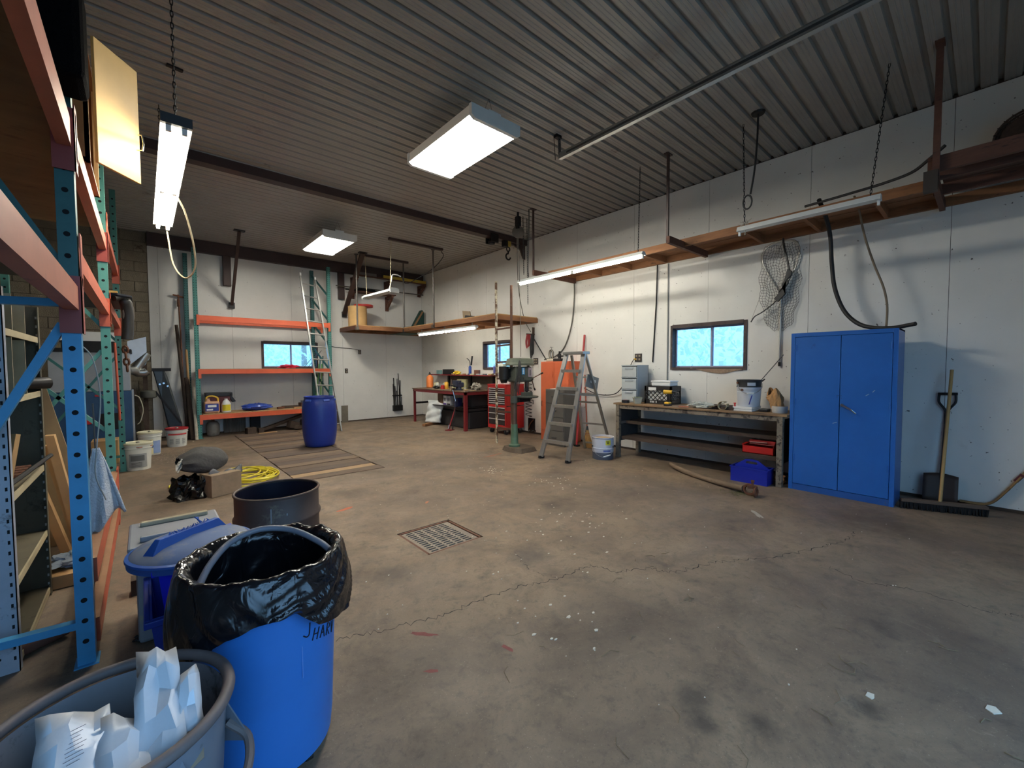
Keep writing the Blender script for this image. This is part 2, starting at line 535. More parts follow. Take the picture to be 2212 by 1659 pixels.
# ---------------------------------------------------------------- walls
def cells(u0, u1, z0, z1, holes):
    us = sorted({u0, u1} | {min(max(h[k], u0), u1) for h in holes for k in (0, 1)})
    zs = sorted({z0, z1} | {min(max(h[k], z0), z1) for h in holes for k in (2, 3)})
    for i in range(len(us)-1):
        for j in range(len(zs)-1):
            um, zm = (us[i]+us[i+1])/2, (zs[j]+zs[j+1])/2
            if not any(h[0] < um < h[1] and h[2] < zm < h[3] for h in holes):
                yield us[i], us[i+1], zs[j], zs[j+1]
W1 = (2.25, 3.36, 1.405, 2.085)      # right wall window by the blue cabinet  (y0,y1,z0,z1)
W2 = (7.26, 8.30, 1.405, 2.06)       # right wall window near the corner
W3 = (2.12, 3.36, 1.45, 2.08)        # back wall window (x0,x1,z0,z1)
# right wall: backing plus painted panels
g = G()
for u0, u1, z0, z1 in cells(YF, YB+0.2, -0.1, ZC+0.06, [W1, W2]): g.box(XW+0.012, XW+0.16, u0, u1, z0, z1)
wall_right = struct(g.obj('wall_right', DARKWOOD))
seams = [YF, -0.93, 0.295, 1.53, 2.79, 4.05, 5.30, 6.90, 8.15, 9.40, 10.65, YB]
for a, b_ in zip(seams, seams[1:]):
    g = G()
    for u0, u1, z0, z1 in cells(a+0.002, b_-0.002, 0.03, ZC-0.012, [W1, W2]): g.box(XW, XW+0.012, u0, u1, z0, z1)
    g.obj('panel', WALL, wall_right)
# back wall: block to the left, painted panels to the right
g = G()
for u0, u1, z0, z1 in cells(XL-0.2, XW+0.16, -0.1, ZC+0.06, [W3]): g.box(u0, u1, YB+0.014, YB+0.18, z0, z1)
wall_back = struct(g.obj('wall_back', MORTAR))
seams = [0.13, 0.29, 1.55, 2.78, 4.0, 5.22, XW]
for a, b_ in zip(seams, seams[1:]):
    g = G()
    for u0, u1, z0, z1 in cells(a+0.002, b_-0.002, 0.03, 4.0, [W3]): g.box(u0, u1, YB, YB+0.014, z0, z1)
    g.obj('panel', WALL, wall_back)
blk = None
bw, bh = 0.40, 0.20
for j in range(21):
    x = 0.125 - (bw/2 if j % 2 else 0)
    if j % 2:
        G().box(x+0.006, 0.124, YB-0.004, YB+0.014, j*bh+0.005, (j+1)*bh-0.005).obj('block', BLOCK, wall_back)
    while x > XL + 0.1:
        if blk is None:
            blk = G().box(-bw+0.006, -0.006, -0.004, 0.014, 0.005, bh-0.005).obj('block', BLOCK, wall_back)
            blk.matrix_basis = Matrix.Translation((x, YB, j*bh))
        else:
            share(blk, wall_back, Matrix.Translation((x, YB + RND.uniform(-0.003, 0.003), j*bh)))
        x -= bw
wall_left = struct(G().box(XL-0.16, XL, YF, YB+0.2, -0.1, ZC+0.06).obj('wall_left', BLOCK))
# wall behind the camera with the open roll-up doorway the daylight comes through
DOOR = (-1.6, 3.7, 0.0, 3.3)
g = G()
for u0, u1, z0, z1 in cells(XL-0.2, XW+0.16, -0.1, ZC+0.06, [DOOR]): g.box(u0, u1, YF-0.16, YF, z0, z1)
wall_front = struct(g.obj('wall_front', WALL))
struct(G().box(-60, 70, -60, 80, -0.5, -0.33).obj('ground', mat('outdoor_gravel', (120,124,118), 0.95, 0, 0.2, 2)))

# dark mould line and sill along the bottoms of the white walls
BASEM = mat('grimy_base_board', (66,54,44), 0.9, 0, 0.3, 5)
struct(G().box(XW-0.006, XW+0.012, YF, YB, 0, 0.032).obj('baseboard_right', BASEM))
struct(G().box(0.13, XW, YB-0.006, YB+0.014, 0, 0.032).obj('baseboard_back', BASEM))

# ---------------------------------------------------------------- windows
def window(name, axis, w, wallpos, split=0.5, sill_broken=False):
    """axis 'x': in the wall x = wallpos (u is y); axis 'y': in the wall y = wallpos (u is x)"""
    u0, u1, z0, z1 = w
    def B(g, a, b_, d0, d1, z0, z1):
        if axis == 'x': g.box(wallpos+d0, wallpos+d1, a, b_, z0, z1)
        else: g.box(a, b_, wallpos+d0, wallpos+d1, z0, z1)
        return g
    FR = mat('old_dark_window_trim', (70,58,56), 0.75, 0, 0.35, 9, dirt=((120,108,98), 0.25, 12), bump=0.4)
    SA = mat('vinyl_window_sash', (150,150,168), 0.5, 0, 0.1, 6, dirt=((90,84,88), 0.3, 12))
    t = 0.035
    fr = G()
    B(fr, u0-0.012, u0+t, -0.012, 0.13, z0-0.012, z1+0.012); B(fr, u1-t*0.6, u1+0.012, -0.012, 0.13, z0-0.012, z1+0.012)
    B(fr, u0+t, u1-t*0.6, -0.016, 0.13, z1-t, z1+0.02); B(fr, u0+t, u1-t*0.6, -0.012, 0.13, z0-0.02, z0+t*0.8)
    f = struct(fr.obj(name, FR))
    um = u0 + (u1-u0)*split
    for (a, b_, d) in ((u0+t, um+0.015, 0.075), (um-0.015, u1-t*0.6, 0.095)):
        s = G(); e = 0.022; zz0, zz1 = z0+t*0.8, z1-t
        B(s, a, a+e, d, d+0.02, zz0, zz1); B(s, b_-e, b_, d, d+0.02, zz0, zz1)
        B(s, a+e, b_-e, d, d+0.02, zz0, zz0+e); B(s, a+e, b_-e, d, d+0.02, zz1-e, zz1)
        so = s.obj('sash', SA, f)
        B(G(), a+e, b_-e, d+0.008, d+0.011, zz0+e, zz1-e).obj('pane', GLASS, so)
    return f
w1 = window('window_1', 'x', W1, XW, 0.46)
w2 = window('window_2', 'x', W2, XW, 0.5)
w3 = window('window_3', 'y', W3, YB, 0.52)
# crumbled board hanging below the first window
pts = [(XW-0.002, 2.95, 1.405), (XW-0.002, 2.85, 1.375), (XW-0.002, 2.72, 1.352), (XW-0.002, 2.6, 1.34), (XW-0.002, 2.52, 1.345), (XW-0.002, 2.42, 1.372), (XW-0.002, 2.3, 1.4)]
G().prism(pts + [(XW-0.002, 2.3, 1.41), (XW-0.002, 2.95, 1.41)], (-0.012, 0, 0)).obj('broken_board', mat('torn_gypsum', (140,118,98), 0.95, 0, 0.35, 14, bump=0.6), w1)

# ---------------------------------------------------------------- steel beams
def steel(name, x0, x1, y0, y1, z0, z1, label, flange=True):
    t = thing(name, label, 'beam', ((x0+x1)/2, (y0+y1)/2, z0))
    ym = (y0+y1)/2
    G().box(x0, x1, ym-0.012, ym+0.012, z0+0.014, z1).obj('web', BROWNSTEEL, t)
    G().box(x0, x1, y0, y1, z0, z0+0.014).obj('bottom_flange', BROWNSTEEL, t)
    G().box(x0, x1, y0, y0+0.02, z0+0.014, z1).obj('side_plate', BROWNSTEEL, t)
    return t
struct(steel('steel_beam', XL, XW, 6.70, 6.86, 4.085, 4.203, 'brown steel beam crossing the middle of the ribbed ceiling'))
t = steel('steel_beam', 0.13, XW, YB-0.13, YB-0.001, 3.945, 4.20, 'brown steel beam along the top of the back wall')
struct(t)
# ---------------------------------------------------------------- lamps
TUBE = mat('lit_tube', (255,252,242), emit=LAMP*1.2)          # high-output tubes of the bay lamps
TUBE_S = mat('lit_strip_tube', (255,250,234), emit=LAMP*0.5)   # older, dimmer tubes of the strips
TUBE_OFF = mat('unlit_tube', (205,205,198), 0.3, 0, 0.03)
ENAMEL = mat('white_enamel', (212,214,210), 0.4, 0, 0.06, 6)
REFL = mat('white_reflector', (232,230,222), 0.3, 0, 0.03, 6)
WIRE = mat('thin_steel_wire', (96,94,90), 0.4, 0.7, 0.1, 8)

def bay_lamp(x0, x1, y0, y1, z, label):
    """hanging high-bay fixture: six tubes under a white reflector tray"""
    t = thing('high_bay_lamp', label, 'ceiling lamp', ((x0+x1)/2, (y0+y1)/2, z), group='lit high bay lamps')
    g = G()
    g.box(x0+0.02, x1-0.02, y0, y1, z+0.055, z+0.10)
    for xa, xb, xc in ((x0, x0+0.02, x0), (x1, x1-0.02, x1)):
        g.prism([(xa,y0,z+0.005),(xb,y0,z+0.055),(xb,y0,z+0.10),(xa,y0,z+0.10)], (0,y1-y0,0))
    g.obj('tray', REFL, t)
    for ya, yb in ((y0-0.012, y0+0.03), (y1-0.03, y1+0.012)):
        p = [(x0-0.01,ya,z+0.0),(x0+0.035,ya,z-0.028),(x1-0.035,ya,z-0.028),(x1+0.01,ya,z+0.0),(x1+0.01,ya,z+0.105),(x0-0.01,ya,z+0.105)]
        G().prism(p, (0,yb-ya,0)).obj('end_cap', ENAMEL, t)
    G().box((x0+x1)/2-0.08, (x0+x1)/2+0.08, y0+0.02, y1-0.02, z+0.10, z+0.145).obj('ballast_box', ENAMEL, t)
    n = 6
    for k in range(n):
        x = x0 + (x1-x0)*(k+0.5)/n
        G().cyl((x,y0+0.03,z+0.02), (x,y1-0.03,z+0.02), 0.013, n=8, cap=False).obj('tube', TUBE, t, smooth=True)
    for ym in (y0+0.12, y1-0.12):
        g = G()
        g.tube([((x0+x1)/2-0.07,ym,z+0.145), ((x0+x1)/2,ym,ZC-0.003), ((x0+x1)/2+0.07,ym,z+0.145)], 0.003, n=4)
        g.obj('hanger_wire', WIRE, t)
    return t
bay_lamp(2.44, 3.05, 3.34, 4.62, 3.88, 'large lit six-tube lamp nearest the camera under the ceiling')
bay_lamp(2.53, 3.14, 8.05, 9.33, 3.87, 'smaller-looking lit six-tube lamp beyond the steel beam')

def strip(name, label, x, y0, y1, z, w, tubes, lit, sections=1, body=0.05, hood=None):
    t = thing(name, label, 'strip lamp', (x, (y0+y1)/2, z))
    g = G()
    g.prism([(x-w/2,y0,z+0.01),(x-w*0.28,y0,z+body),(x+w*0.28,y0,z+body),(x+w/2,y0,z+0.01),(x+w/2,y0,z+0.004),(x-w/2,y0,z+0.004)], (0,y1-y0,0))
    g.obj('housing', ENAMEL, t)
    L = (y1-y0)/sections
    for s in range(sections):
        a, b_ = y0+L*s, y0+L*(s+1)
        for k in range(tubes):
            xx = x + (k-(tubes-1)/2)*w*0.5
            if lit is not None:
                G().cyl((xx,a+0.035,z-0.022), (xx,b_-0.035,z-0.022), 0.016, n=10, cap=True).obj('tube', TUBE_S if lit else TUBE_OFF, t, smooth=True)
            for yy in (a+0.018, b_-0.018):
                G().box(xx-0.014, xx+0.014, yy-0.010, yy+0.010, z-0.042, z+0.006).obj('tube_holder', WHITEPL, t)
    return t
def add_chain(t, p0, p1, m=None, pitch=0.036):
    chain(G(), p0, p1, pitch, 0.003, 0.0075).obj('chain', m or WIRE, t)

t = strip('strip_lamp', 'long lit two-tube strip lamp hanging on a chain beside the tall rack', 0.205, 3.42, 5.90, 2.98, 0.16, 2, True, 2, 0.045)
G().box(0.125, 0.285, 3.40, 3.43, 2.975, 3.035).obj('end_plate', DARKGREY, t)
add_chain(t, (0.205,3.50,3.03), (0.205,3.50,ZC), BLACKM)
add_chain(t, (0.205,5.80,3.03), (0.205,5.80,ZC), BLACKM)
G().tube(smooth_path([(0.25,4.75,3.0),(0.33,4.85,2.86),(0.40,5.05,2.62),(0.42,5.3,2.45),(0.36,5.6,2.40),(0.28,5.85,2.58),(0.24,5.9,2.93)], 6), 0.008).obj('power_cord', mat('cream_cord', (196,182,150), 0.6), t, smooth=True)
G().cbox((0.30,4.99,ZC-0.008), (0.12,0.04,0.015), 0.15).obj('ceiling_plate', BLACKM, t)

t = strip('strip_lamp', 'lit strip lamp hung along the front of the long wall shelf', 5.2, 3.16, 5.70, 2.975, 0.11, 1, True, 2, 0.05)
add_chain(t, (5.2,3.25,3.02), (5.235,3.25,ZC), BLACKM)
add_chain(t, (5.2,5.45,3.02), (5.2,5.45,3.12), BLACKM)
t = strip('strip_lamp', 'unlit white strip lamp hung by two chains under the wall shelf', 5.2, 0.70, 1.95, 2.985, 0.10, 1, None, 1, 0.055)
add_chain(t, (5.2,1.88,3.03), (5.222,1.92,ZC), BLACKM)
add_chain(t, (5.2,0.78,3.03), (5.201,0.67,ZC), BLACKM)
g = G()
for k in range(4):
    g.tube([(5.19,1.86,3.06),(5.19+0.05*math.cos(k*1.4),1.86+0.07*math.sin(k*1.7),3.10),(5.2,1.87+0.06*math.cos(k*2.1),3.055),(5.19,1.86,3.06)], 0.003, n=4)
g.tube([(5.2,1.87,3.05),(5.17,1.86,2.98),(5.16,1.86,2.93)], 0.004, n=5)
g.obj('tied_string', mat('grey_string', (176,170,156), 0.9), t)
t = strip('strip_lamp', 'lit strip lamp under the corner loft above the red bench', 5.30, 7.15, 9.60, 2.29, 0.11, 1, True, 2, 0.05)
for yy in (7.3, 8.4, 9.45): G().box(5.29, 5.31, yy-0.01, yy+0.01, 2.335, 2.395).obj('hanger_clip', GALV, t)
# unlit small shop light by the corner loft
t = thing('shop_lamp', 'unlit white shop lamp hanging on two pale chains by the corner loft', 'strip lamp', (4.0,9.0,3.0))
for k, (dx, dz) in enumerate(((-0.035, 0.0), (0.035, 0.0))):
    G().cyl((4.0+dx,8.30,3.045+dz), (4.0+dx,9.72,3.085+dz), 0.016, n=8).obj('tube', TUBE_OFF, t, smooth=True)
g = G(); g.prism([(3.91,8.26,3.05),(3.95,8.26,3.11),(4.05,8.26,3.11),(4.09,8.26,3.05),(4.04,8.26,3.085),(3.96,8.26,3.085)], (0,1.50,0.04))
g.obj('hood', ENAMEL, t)
G().prism([(3.90,8.24,3.02),(3.90,8.24,3.09),(3.95,8.24,3.12),(4.05,8.24,3.12),(4.10,8.24,3.09),(4.10,8.24,3.02)], (0,0.03,0)).obj('end_cap', ENAMEL, t)
G().prism([(3.91,9.75,3.06),(3.91,9.75,3.12),(3.96,9.75,3.15),(4.04,9.75,3.15),(4.09,9.75,3.12),(4.09,9.75,3.06)], (0,0.03,0)).obj('end_cap', ENAMEL, t)
PALECH = mat('pale_chain', (190,178,146), 0.5, 0.3)
add_chain(t, (4.0,8.45,3.12), (4.05,8.48,ZC-0.05), PALECH, 0.04)
add_chain(t, (4.0,9.70,3.15), (4.12,10.05,ZC-0.05), PALECH, 0.04)
G().tube(smooth_path([(4.0,8.5,3.12),(4.03,8.45,3.3),(4.05,8.45,3.42),(4.15,8.45,3.44),(4.25,8.46,3.42)], 5), 0.012).obj('power_cord', WHITEPL, t, smooth=True)
# ================================================================ right wall: long overhead shelf
t = thing('wall_shelf', 'long overhead lumber shelf fixed high on the right wall', 'shelf', (5.95,2.5,3.08))
G().box(5.58, 5.62, 0.42, 5.33, 3.085, 3.185).obj('front_rail', LUMBER, t)
G().box(6.31, XW-0.001, -0.7, 5.36, 3.10, 3.20).obj('rear_rail', LUMBER, t)
jo = None
for k, yy in enumerate((5.31, 4.70, 4.08, 3.45, 2.05, 1.42, 0.80)):
    if jo is None: jo = G().box(5.62, 6.31, -0.019, 0.019, 0, 0.09).obj('joist', LUMBERX, t); M0 = t.matrix_basis.inverted(); jo.matrix_basis = Matrix.Translation((0, yy, 3.10))
    else: share(jo, t, Matrix.Translation((0, yy, 3.10)))
for yy in (5.31, 2.80, 0.36):
    G().box(5.18, 6.31, yy-0.022, yy+0.022, 3.055, 3.145).obj('arm', DARKLUM, t)
for k in range(3):
    G().box(5.66+k*0.22, 5.86+k*0.22, 0.4, 5.33, 3.19, 3.205).obj('deck_board', LUMBER, t)
# heavier near end with stacked boards
for k, (x0, z0, w) in enumerate(((5.22, 3.13, 0.04), (5.40, 3.11, 0.04), (5.85, 3.10, 0.04))):
    G().box(x0, x0+w, -0.7, 0.40, z0, z0+0.13-0.03*(k > 0)).obj('rail_board', DARKLUM, t)
for k in range(5):
    G().box(5.27+k*0.215, 5.475+k*0.215, -0.7, 0.34, 3.235, 3.255).obj('deck_board', DARKLUM, t)
for k, yy in enumerate((5.327, 2.818, 0.345)):
    w = 0.028 if k < 2 else 0.045
    h = G().box(5.2-w/2, 5.2+w/2, yy-w/2, yy+w/2, 3.06, ZC)
    h.box(5.2-0.06, 5.2+0.06, yy-0.03, yy+0.03, ZC-0.015, ZC)
    h.obj('hanger_post', BROWNSTEEL if k < 2 else DARKLUM, t)
# splice brackets wrapped round the third hanger
G().box(5.16, 5.245, 0.33, 0.42, 2.96, 3.13).obj('clamp_plate', mat('grimy_metal', (70,60,52), 0.6, 0.3), t)

# wire basket on the near end of the shelf
t = thing('wicker_basket', 'dark round wicker basket lying on the near end of the wall shelf', 'basket', (6.0,-0.16,3.26))
WICK = mat('dark_wicker', (70,54,44), 0.8, 0, 0.3, 20)
c = (6.05, -0.20, 3.50)
g = G()
g.cyl((c[0]-0.06,c[1],c[2]), (c[0]+0.05,c[1],c[2]), 0.19, 0.16, n=28)
g.obj('body', WICK, t)
for k in range(5):
    r = 0.225-0.016*k
    G().tube(arc((c[0]-0.07+0.018*k, c[1], c[2]), r, 0, 2*PI*35/36, 35, 'yz'), 0.010, n=6, closed=True).obj('rim_coil', WICK, t, smooth=True)
for k in range(24):
    a = 2*PI*k/24
    G().tube([(c[0]-0.09, c[1]+0.235*math.cos(a), c[2]+0.235*math.sin(a)), (c[0]-0.05, c[1]+0.19*math.cos(a+0.1), c[2]+0.19*math.sin(a+0.1)), (c[0]-0.065, c[1]+0.05*math.cos(a+0.2), c[2]+0.05*math.sin(a+0.2))], 0.005, n=4).obj('weave_rib', WICK, t)

# ================================================================ blue steel cabinet
BLUE = mat('royal_blue_enamel', (38,100,178), 0.32, 0.1, 0.10, 2.5, dirt=((22,66,128), 0.16, 2.6))
BLUE2 = mat('royal_blue_enamel_dirty', (34,84,154), 0.45, 0.1, 0.15, 4, dirt=((92,84,70), 0.3, 5))
cx0, cx1, cy0, cy1, ch = 5.70, 6.16, 0.60, 1.53, 1.825
t = thing('storage_cabinet', 'tall royal blue two-door steel cabinet standing against the right wall', 'cabinet', ((cx0+cx1)/2,(cy0+cy1)/2,0))
g = G()
g.box(cx0+0.02, cx1, cy0, cy0+0.018, 0, ch); g.box(cx0+0.02, cx1, cy1-0.018, cy1, 0, ch)
g.box(cx1-0.015, cx1, cy0, cy1, 0, ch); g.box(cx0+0.02, cx1, cy0, cy1, ch-0.02, ch)
g.box(cx0, cx0+0.02, cy0, cy0+0.04, 0, ch); g.box(cx0, cx0+0.02, cy1-0.04, cy1, 0, ch); g.box(cx0, cx0+0.02, cy0+0.04, cy1-0.04, ch-0.045, ch)
g.obj('body', BLUE, t, bev=0.003)
G().box(cx0+0.004, cx0+0.02, cy0+0.04, cy1-0.04, 0, 0.07).obj('toe_kick', BLUE2, t)
for k, (a, b_) in enumerate(((cy0+0.043, 1.060), (1.066, cy1-0.043))):
    d = G().box(cx0-0.003, cx0+0.016, a, b_, 0.075, ch-0.048).obj('door', BLUE, t, bev=0.003)
    if k == 0:
        h = G(); h.cyl((cx0-0.003,1.035,1.02), (cx0-0.035,1.035,1.02), 0.016, n=12)
        h.bar((cx0-0.035,1.045,1.03), (cx0-0.042,0.955,0.975), 0.014, 0.02); h.bar((cx0-0.042,0.955,0.975), (cx0-0.036,0.915,0.935), 0.010, 0.014)
        h.obj('handle', CHROME, d, bev=0.002)
    hy = a+0.008 if k == 0 else b_-0.008
    for zz in (0.35, 1.0, 1.62):
        G().cyl((cx0-0.006,hy,zz), (cx0-0.006,hy,zz+0.07), 0.006, n=8).obj('hinge', BLUE, d)
    for (yy, zz) in (((1.05,1.12),(1.048,1.095)) if k == 0 else ((1.085,1.12),(1.075,1.12),(1.085,1.105))):
        G().cyl((cx0-0.0035,yy,zz), (cx0-0.002,yy,zz), 0.004, n=6).obj('screw_hole', BLACKPL, d)
for (yy, zz, l, a) in ((0.78,1.18,0.03,0.7), (0.83,1.14,0.035,0.9), (1.10,0.82,0.04,1.2)):
    G().cbox((cx0-0.0035,yy,zz), (0.001,0.006,l), rx=a).obj('scratch', mat('bare_scratch', (170,180,196), 0.5), t)

# hoses draped down from the shelf on to the cabinet
tag(G().tube(smooth_path([(5.72,1.30,3.30),(5.95,1.28,3.15),(6.08,1.262,2.95),(6.1,1.245,2.64),(6.1,1.21,2.35),(6.08,1.12,2.09),(6.02,0.99,1.93),(5.97,0.85,1.862),(5.95,0.68,1.845),(5.94,0.57,1.86),(5.90,0.50,1.87)], 8), 0.022, n=10).obj('air_hose', RUBBER, smooth=True), 'thick black rubber hose looping from the wall shelf onto the blue cabinet', 'hose')
tag(G().tube(smooth_path([(5.9,1.02,3.30),(6.05,1.0,3.18),(6.1,0.97,2.98),(6.1,0.93,2.8),(6.1,0.86,2.55),(6.1,0.78,2.3),(6.09,0.745,2.1),(6.07,0.742,1.9),(6.0,0.74,1.848)], 8), 0.011, n=8).obj('rubber_tube', mat('tan_rubber', (120,104,84), 0.6, 0, 0.1), smooth=True), 'thin tan rubber tube hanging in a bow above the blue cabinet', 'hose')
tag(G().tube(smooth_path([(5.30,0.30,3.36),(5.36,0.40,3.30),(5.42,0.52,3.24),(5.48,0.72,3.225),(5.52,0.98,3.22),(5.56,1.22,3.22),(5.6,1.4,3.225)], 8), 0.014, n=8).obj('electric_cable', RUBBER, smooth=True), 'black cable running along the top of the wall shelf front', 'cable')
# cord and ring that hang from a ceiling plate
t = thing('looped_cable', 'black cord with a coiled loop hanging from a round ceiling plate', 'cable', (5.11,1.73,3.2))
G().cyl((5.11,1.73,ZC), (5.11,1.73,ZC-0.02), 0.07, 0.06, n=20).obj('ceiling_plate', BLACKM, t)
G().tube(smooth_path([(5.11,1.73,ZC-0.02),(5.11,1.735,3.9),(5.12,1.76,3.6),(5.13,1.79,3.42),(5.13,1.80,3.36)], 6), 0.010, n=7).obj('cord', RUBBER, t, smooth=True)
G().tube(arc((5.13,1.83,3.28), 0.075, 0, 2*PI*19/20, 19, 'yz', 0.6), 0.009, n=6, closed=True).obj('loop', RUBBER, t, smooth=True)

# ================================================================ net, bow
NETM = mat('dark_net_cord', (58,52,52), 0.8)
t = thing('landing_net', 'aluminium landing net hanging handle-down on the right wall above the blue cabinet', 'landing net', (6.33,1.82,1.45))
hoop = smooth_path([(6.335,1.835,2.40),(6.33,1.93,2.58),(6.325,2.03,2.78),(6.32,2.05,2.93),(6.315,1.97,3.05),(6.31,1.82,3.075),(6.315,1.68,3.05),(6.32,1.625,2.93),(6.325,1.66,2.74),(6.33,1.74,2.56),(6.335,1.815,2.40)], 6)
G().tube(hoop, 0.009, n=7).obj('hoop', ALU, t, smooth=True)
G().cyl((6.335,1.825,2.42), (6.335,1.832,1.47), 0.013, n=10).obj('handle', ALU, t, smooth=True)
G().cyl((6.335,1.832,1.50), (6.335,1.832,1.445), 0.017, n=10).obj('grip', BLACKPL, t)
G().cbox((6.33,1.826,2.41), (0.03,0.05,0.06)).obj('socket', BLACKPL, t)
g = G(); rr = random.Random(5)
def netpt(u, v):        # bag: wide at the hoop, sagging down below it
    w = 0.20 + 0.06*math.sin(v*PI) - 0.05*v
    yy = 1.84 + (u-0.5)*2*w
    zz = 3.04 - v*1.02 - 0.10*math.cos((u-0.5)*PI)*v
    xx = 6.335 - 0.03*math.sin(v*PI) - 0.015*math.sin(u*9+v*7)
    return Vector((min(xx, 6.345), yy + 0.014*math.sin(v*23+u*5), zz + 0.012*math.sin(u*21+v*3)))
nu, nv = 15, 30
for i in range(nu):
    g.tube([netpt(i/(nu-1) + 0.012*(j % 2), j/(nv-1)) for j in range(nv)], 0.0022, n=3)
for j in range(nv):
    g.tube([netpt(i/(nu-1), j/(nv-1) + 0.010*(i % 2)) for i in range(nu)], 0.0022, n=3)
stuff(g.obj('mesh_bag', NETM, t))
t = thing('archery_bow', 'black recurve bow hung across the landing net on the right wall', 'bow', (6.28,1.85,2.05))
g = G()
g.tube(smooth_path([(6.27,1.80,3.10),(6.27,1.79,3.0),(6.27,1.75,2.82),(6.27,1.722,2.66)], 6), 0.013, n=7, flat=0.6)
g.obj('limb', BLACKPL, t, smooth=True)
G().tube(smooth_path([(6.27,1.845,2.32),(6.27,1.92,2.25),(6.27,2.03,2.17),(6.27,2.12,2.12),(6.27,2.165,2.05)], 6), 0.012, n=7, flat=0.6).obj('limb', BLACKPL, t, smooth=True)
g = G()
g.prism([(6.25,1.74,2.69),(6.25,1.69,2.66),(6.25,1.70,2.60),(6.25,1.74,2.56),(6.25,1.725,2.51),(6.25,1.765,2.47),(6.25,1.80,2.43),(6.25,1.84,2.38),(6.25,1.88,2.33),(6.25,1.845,2.29),(6.25,1.80,2.34),(6.25,1.765,2.38),(6.25,1.79,2.44),(6.25,1.80,2.50),(6.25,1.775,2.56)], (0.035,0,0))
g.obj('riser', BLACKPL, t, bev=0.004)
G().tube([(6.28,1.80,3.08),(6.28,1.95,2.7),(6.28,2.16,2.09)], 0.002, n=4).obj('string', mat('bow_string', (120,112,100), 0.8), t)

# ================================================================ push broom, shovel, hockey stick by the cabinet
t = thing('push_broom', 'wide push broom standing upright against the shovel beside the blue cabinet', 'broom', (5.95,0.33,0))
G().cyl((5.88,0.28,0.06), (6.22,0.245,1.40), 0.014, n=10).obj('handle', mat('pale_broom_handle', (176,140,86), 0.6, 0, 0.15, 8, dirt=((110,80,48), 0.3, 5)), t, smooth=True)
g = G(); g.bar((5.76,0.555,0.085), (6.01,-0.03,0.085), 0.065, 0.03); g.obj('head_block', mat('dark_broom_block', (92,74,60), 0.8), t, bev=0.004)
g = G(); rr = random.Random(3)
for k in range(60):
    for j in range(3):
        f_ = k/59; bx, by = 5.76+0.25*f_, 0.555-0.585*f_
        o_ = (j-1)*0.022
        px, py = bx+o_*0.92, by+o_*0.39
        g.cyl((px,py,0.072), (px+rr.uniform(-.012,.012), py+rr.uniform(-.012,.012), 0.002), 0.007, 0.005, n=4, cap=False)
stuff(g.obj('bristles', mat('black_bristle', (24,22,22), 0.8), t))
t = thing('grain_shovel', 'square-bladed shovel with a D handle leaning on the right wall', 'shovel', (6.28,0.29,0))
SHB = mat('brown_steel_blade', (74,58,50), 0.6, 0.3, 0.2, 6)
def blade(u, v):
    y = 0.43 - 0.26*u; z = 0.012 + 0.30*v - 0.04*abs(u-0.5)*(v > 0.9)
    return Vector((6.27 - 0.05*(1-v) + 0.02*(2*u-1)**2*-1 + 0.03*v, y, z))
G().grid(blade, 9, 6).obj('blade', SHB, t, smooth=True, solid=0.004)
G().tube([(6.29,0.30,0.24),(6.31,0.288,0.5),(6.325,0.275,0.97)], 0.015, n=8).obj('shaft', DARKWOOD, t, smooth=True)
G().tube(smooth_path([(6.325,0.275,0.95),(6.325,0.30,1.0),(6.325,0.335,1.06),(6.325,0.335,1.13),(6.325,0.33,1.15)], 5), 0.011, n=7).obj('grip_arm', BLACKPL, t, smooth=True)
G().tube(smooth_path([(6.325,0.275,0.95),(6.325,0.25,1.0),(6.325,0.215,1.06),(6.325,0.213,1.13),(6.325,0.215,1.15)], 5), 0.011, n=7).obj('grip_arm', BLACKPL, t, smooth=True)
G().cyl((6.325,0.345,1.145), (6.325,0.20,1.15), 0.014, n=9).obj('grip_bar', BLACKPL, t, smooth=True)
HW = mat('hockey_wood', (150,116,72), 0.6, 0, 0.2, 6, dirt=((90,70,52), 0.35, 5))
t = thing('hockey_stick', 'wooden hockey stick lying against the right wall beside the push broom', 'hockey stick', (6.3,-0.1,0))
g = G(); g.tube(smooth_path([(6.31,0.16,0.045),(6.315,0.02,0.045),(6.32,-0.06,0.075),(6.325,-0.14,0.19),(6.33,-0.24,0.37)], 6), [0.036]*8+[0.03]*17, n=8, flat=0.35)
g.obj('blade', HW, t, smooth=True)
G().bar((6.33,-0.22,0.335), (6.335,-0.95,1.55), 0.018, 0.03).obj('shaft', HW, t)
G().bar((6.328,-0.205,0.315), (6.329,-0.25,0.39), 0.022, 0.033).obj('tape_band', mat('maroon_tape', (96,30,34), 0.6), t)

# ================================================================ workbench
BTOP = mat('worn_bench_board', (128,100,70), 0.8, 0, 0.3, 3, stretch=(5,1,5), dirt=((70,56,44), 0.35, 4))
SPECK = mat('speckled_bench_steel', (126,114,98), 0.7, 0.2, 0.2, 9, dirt=((54,46,40), 0.45, 16))
t = thing('workbench', 'long steel-legged workbench with two open shelves under the right window', 'workbench', (5.99,2.74,0))
for k in range(3):
    G().box(5.655+k*0.215, 5.865+k*0.215, 1.545, 3.965, 0.845, 0.870).obj('top_board', BTOP, t, bev=0.003)
G().box(5.675, 5.70, 1.58, 3.93, 0.785, 0.845).obj('apron', SPECK, t)
for k, (x, y) in enumerate(((5.69,3.89),(6.27,3.89),(5.69,1.62),(6.27,1.62))):
    G().box(x-0.03, x+0.03, y-0.03, y+0.03, 0, 0.845).obj('leg', SPECK, t)
G().box(5.72, 6.24, 3.885, 3.895, 0.26, 0.80).obj('side_panel', DARKGREY, t)
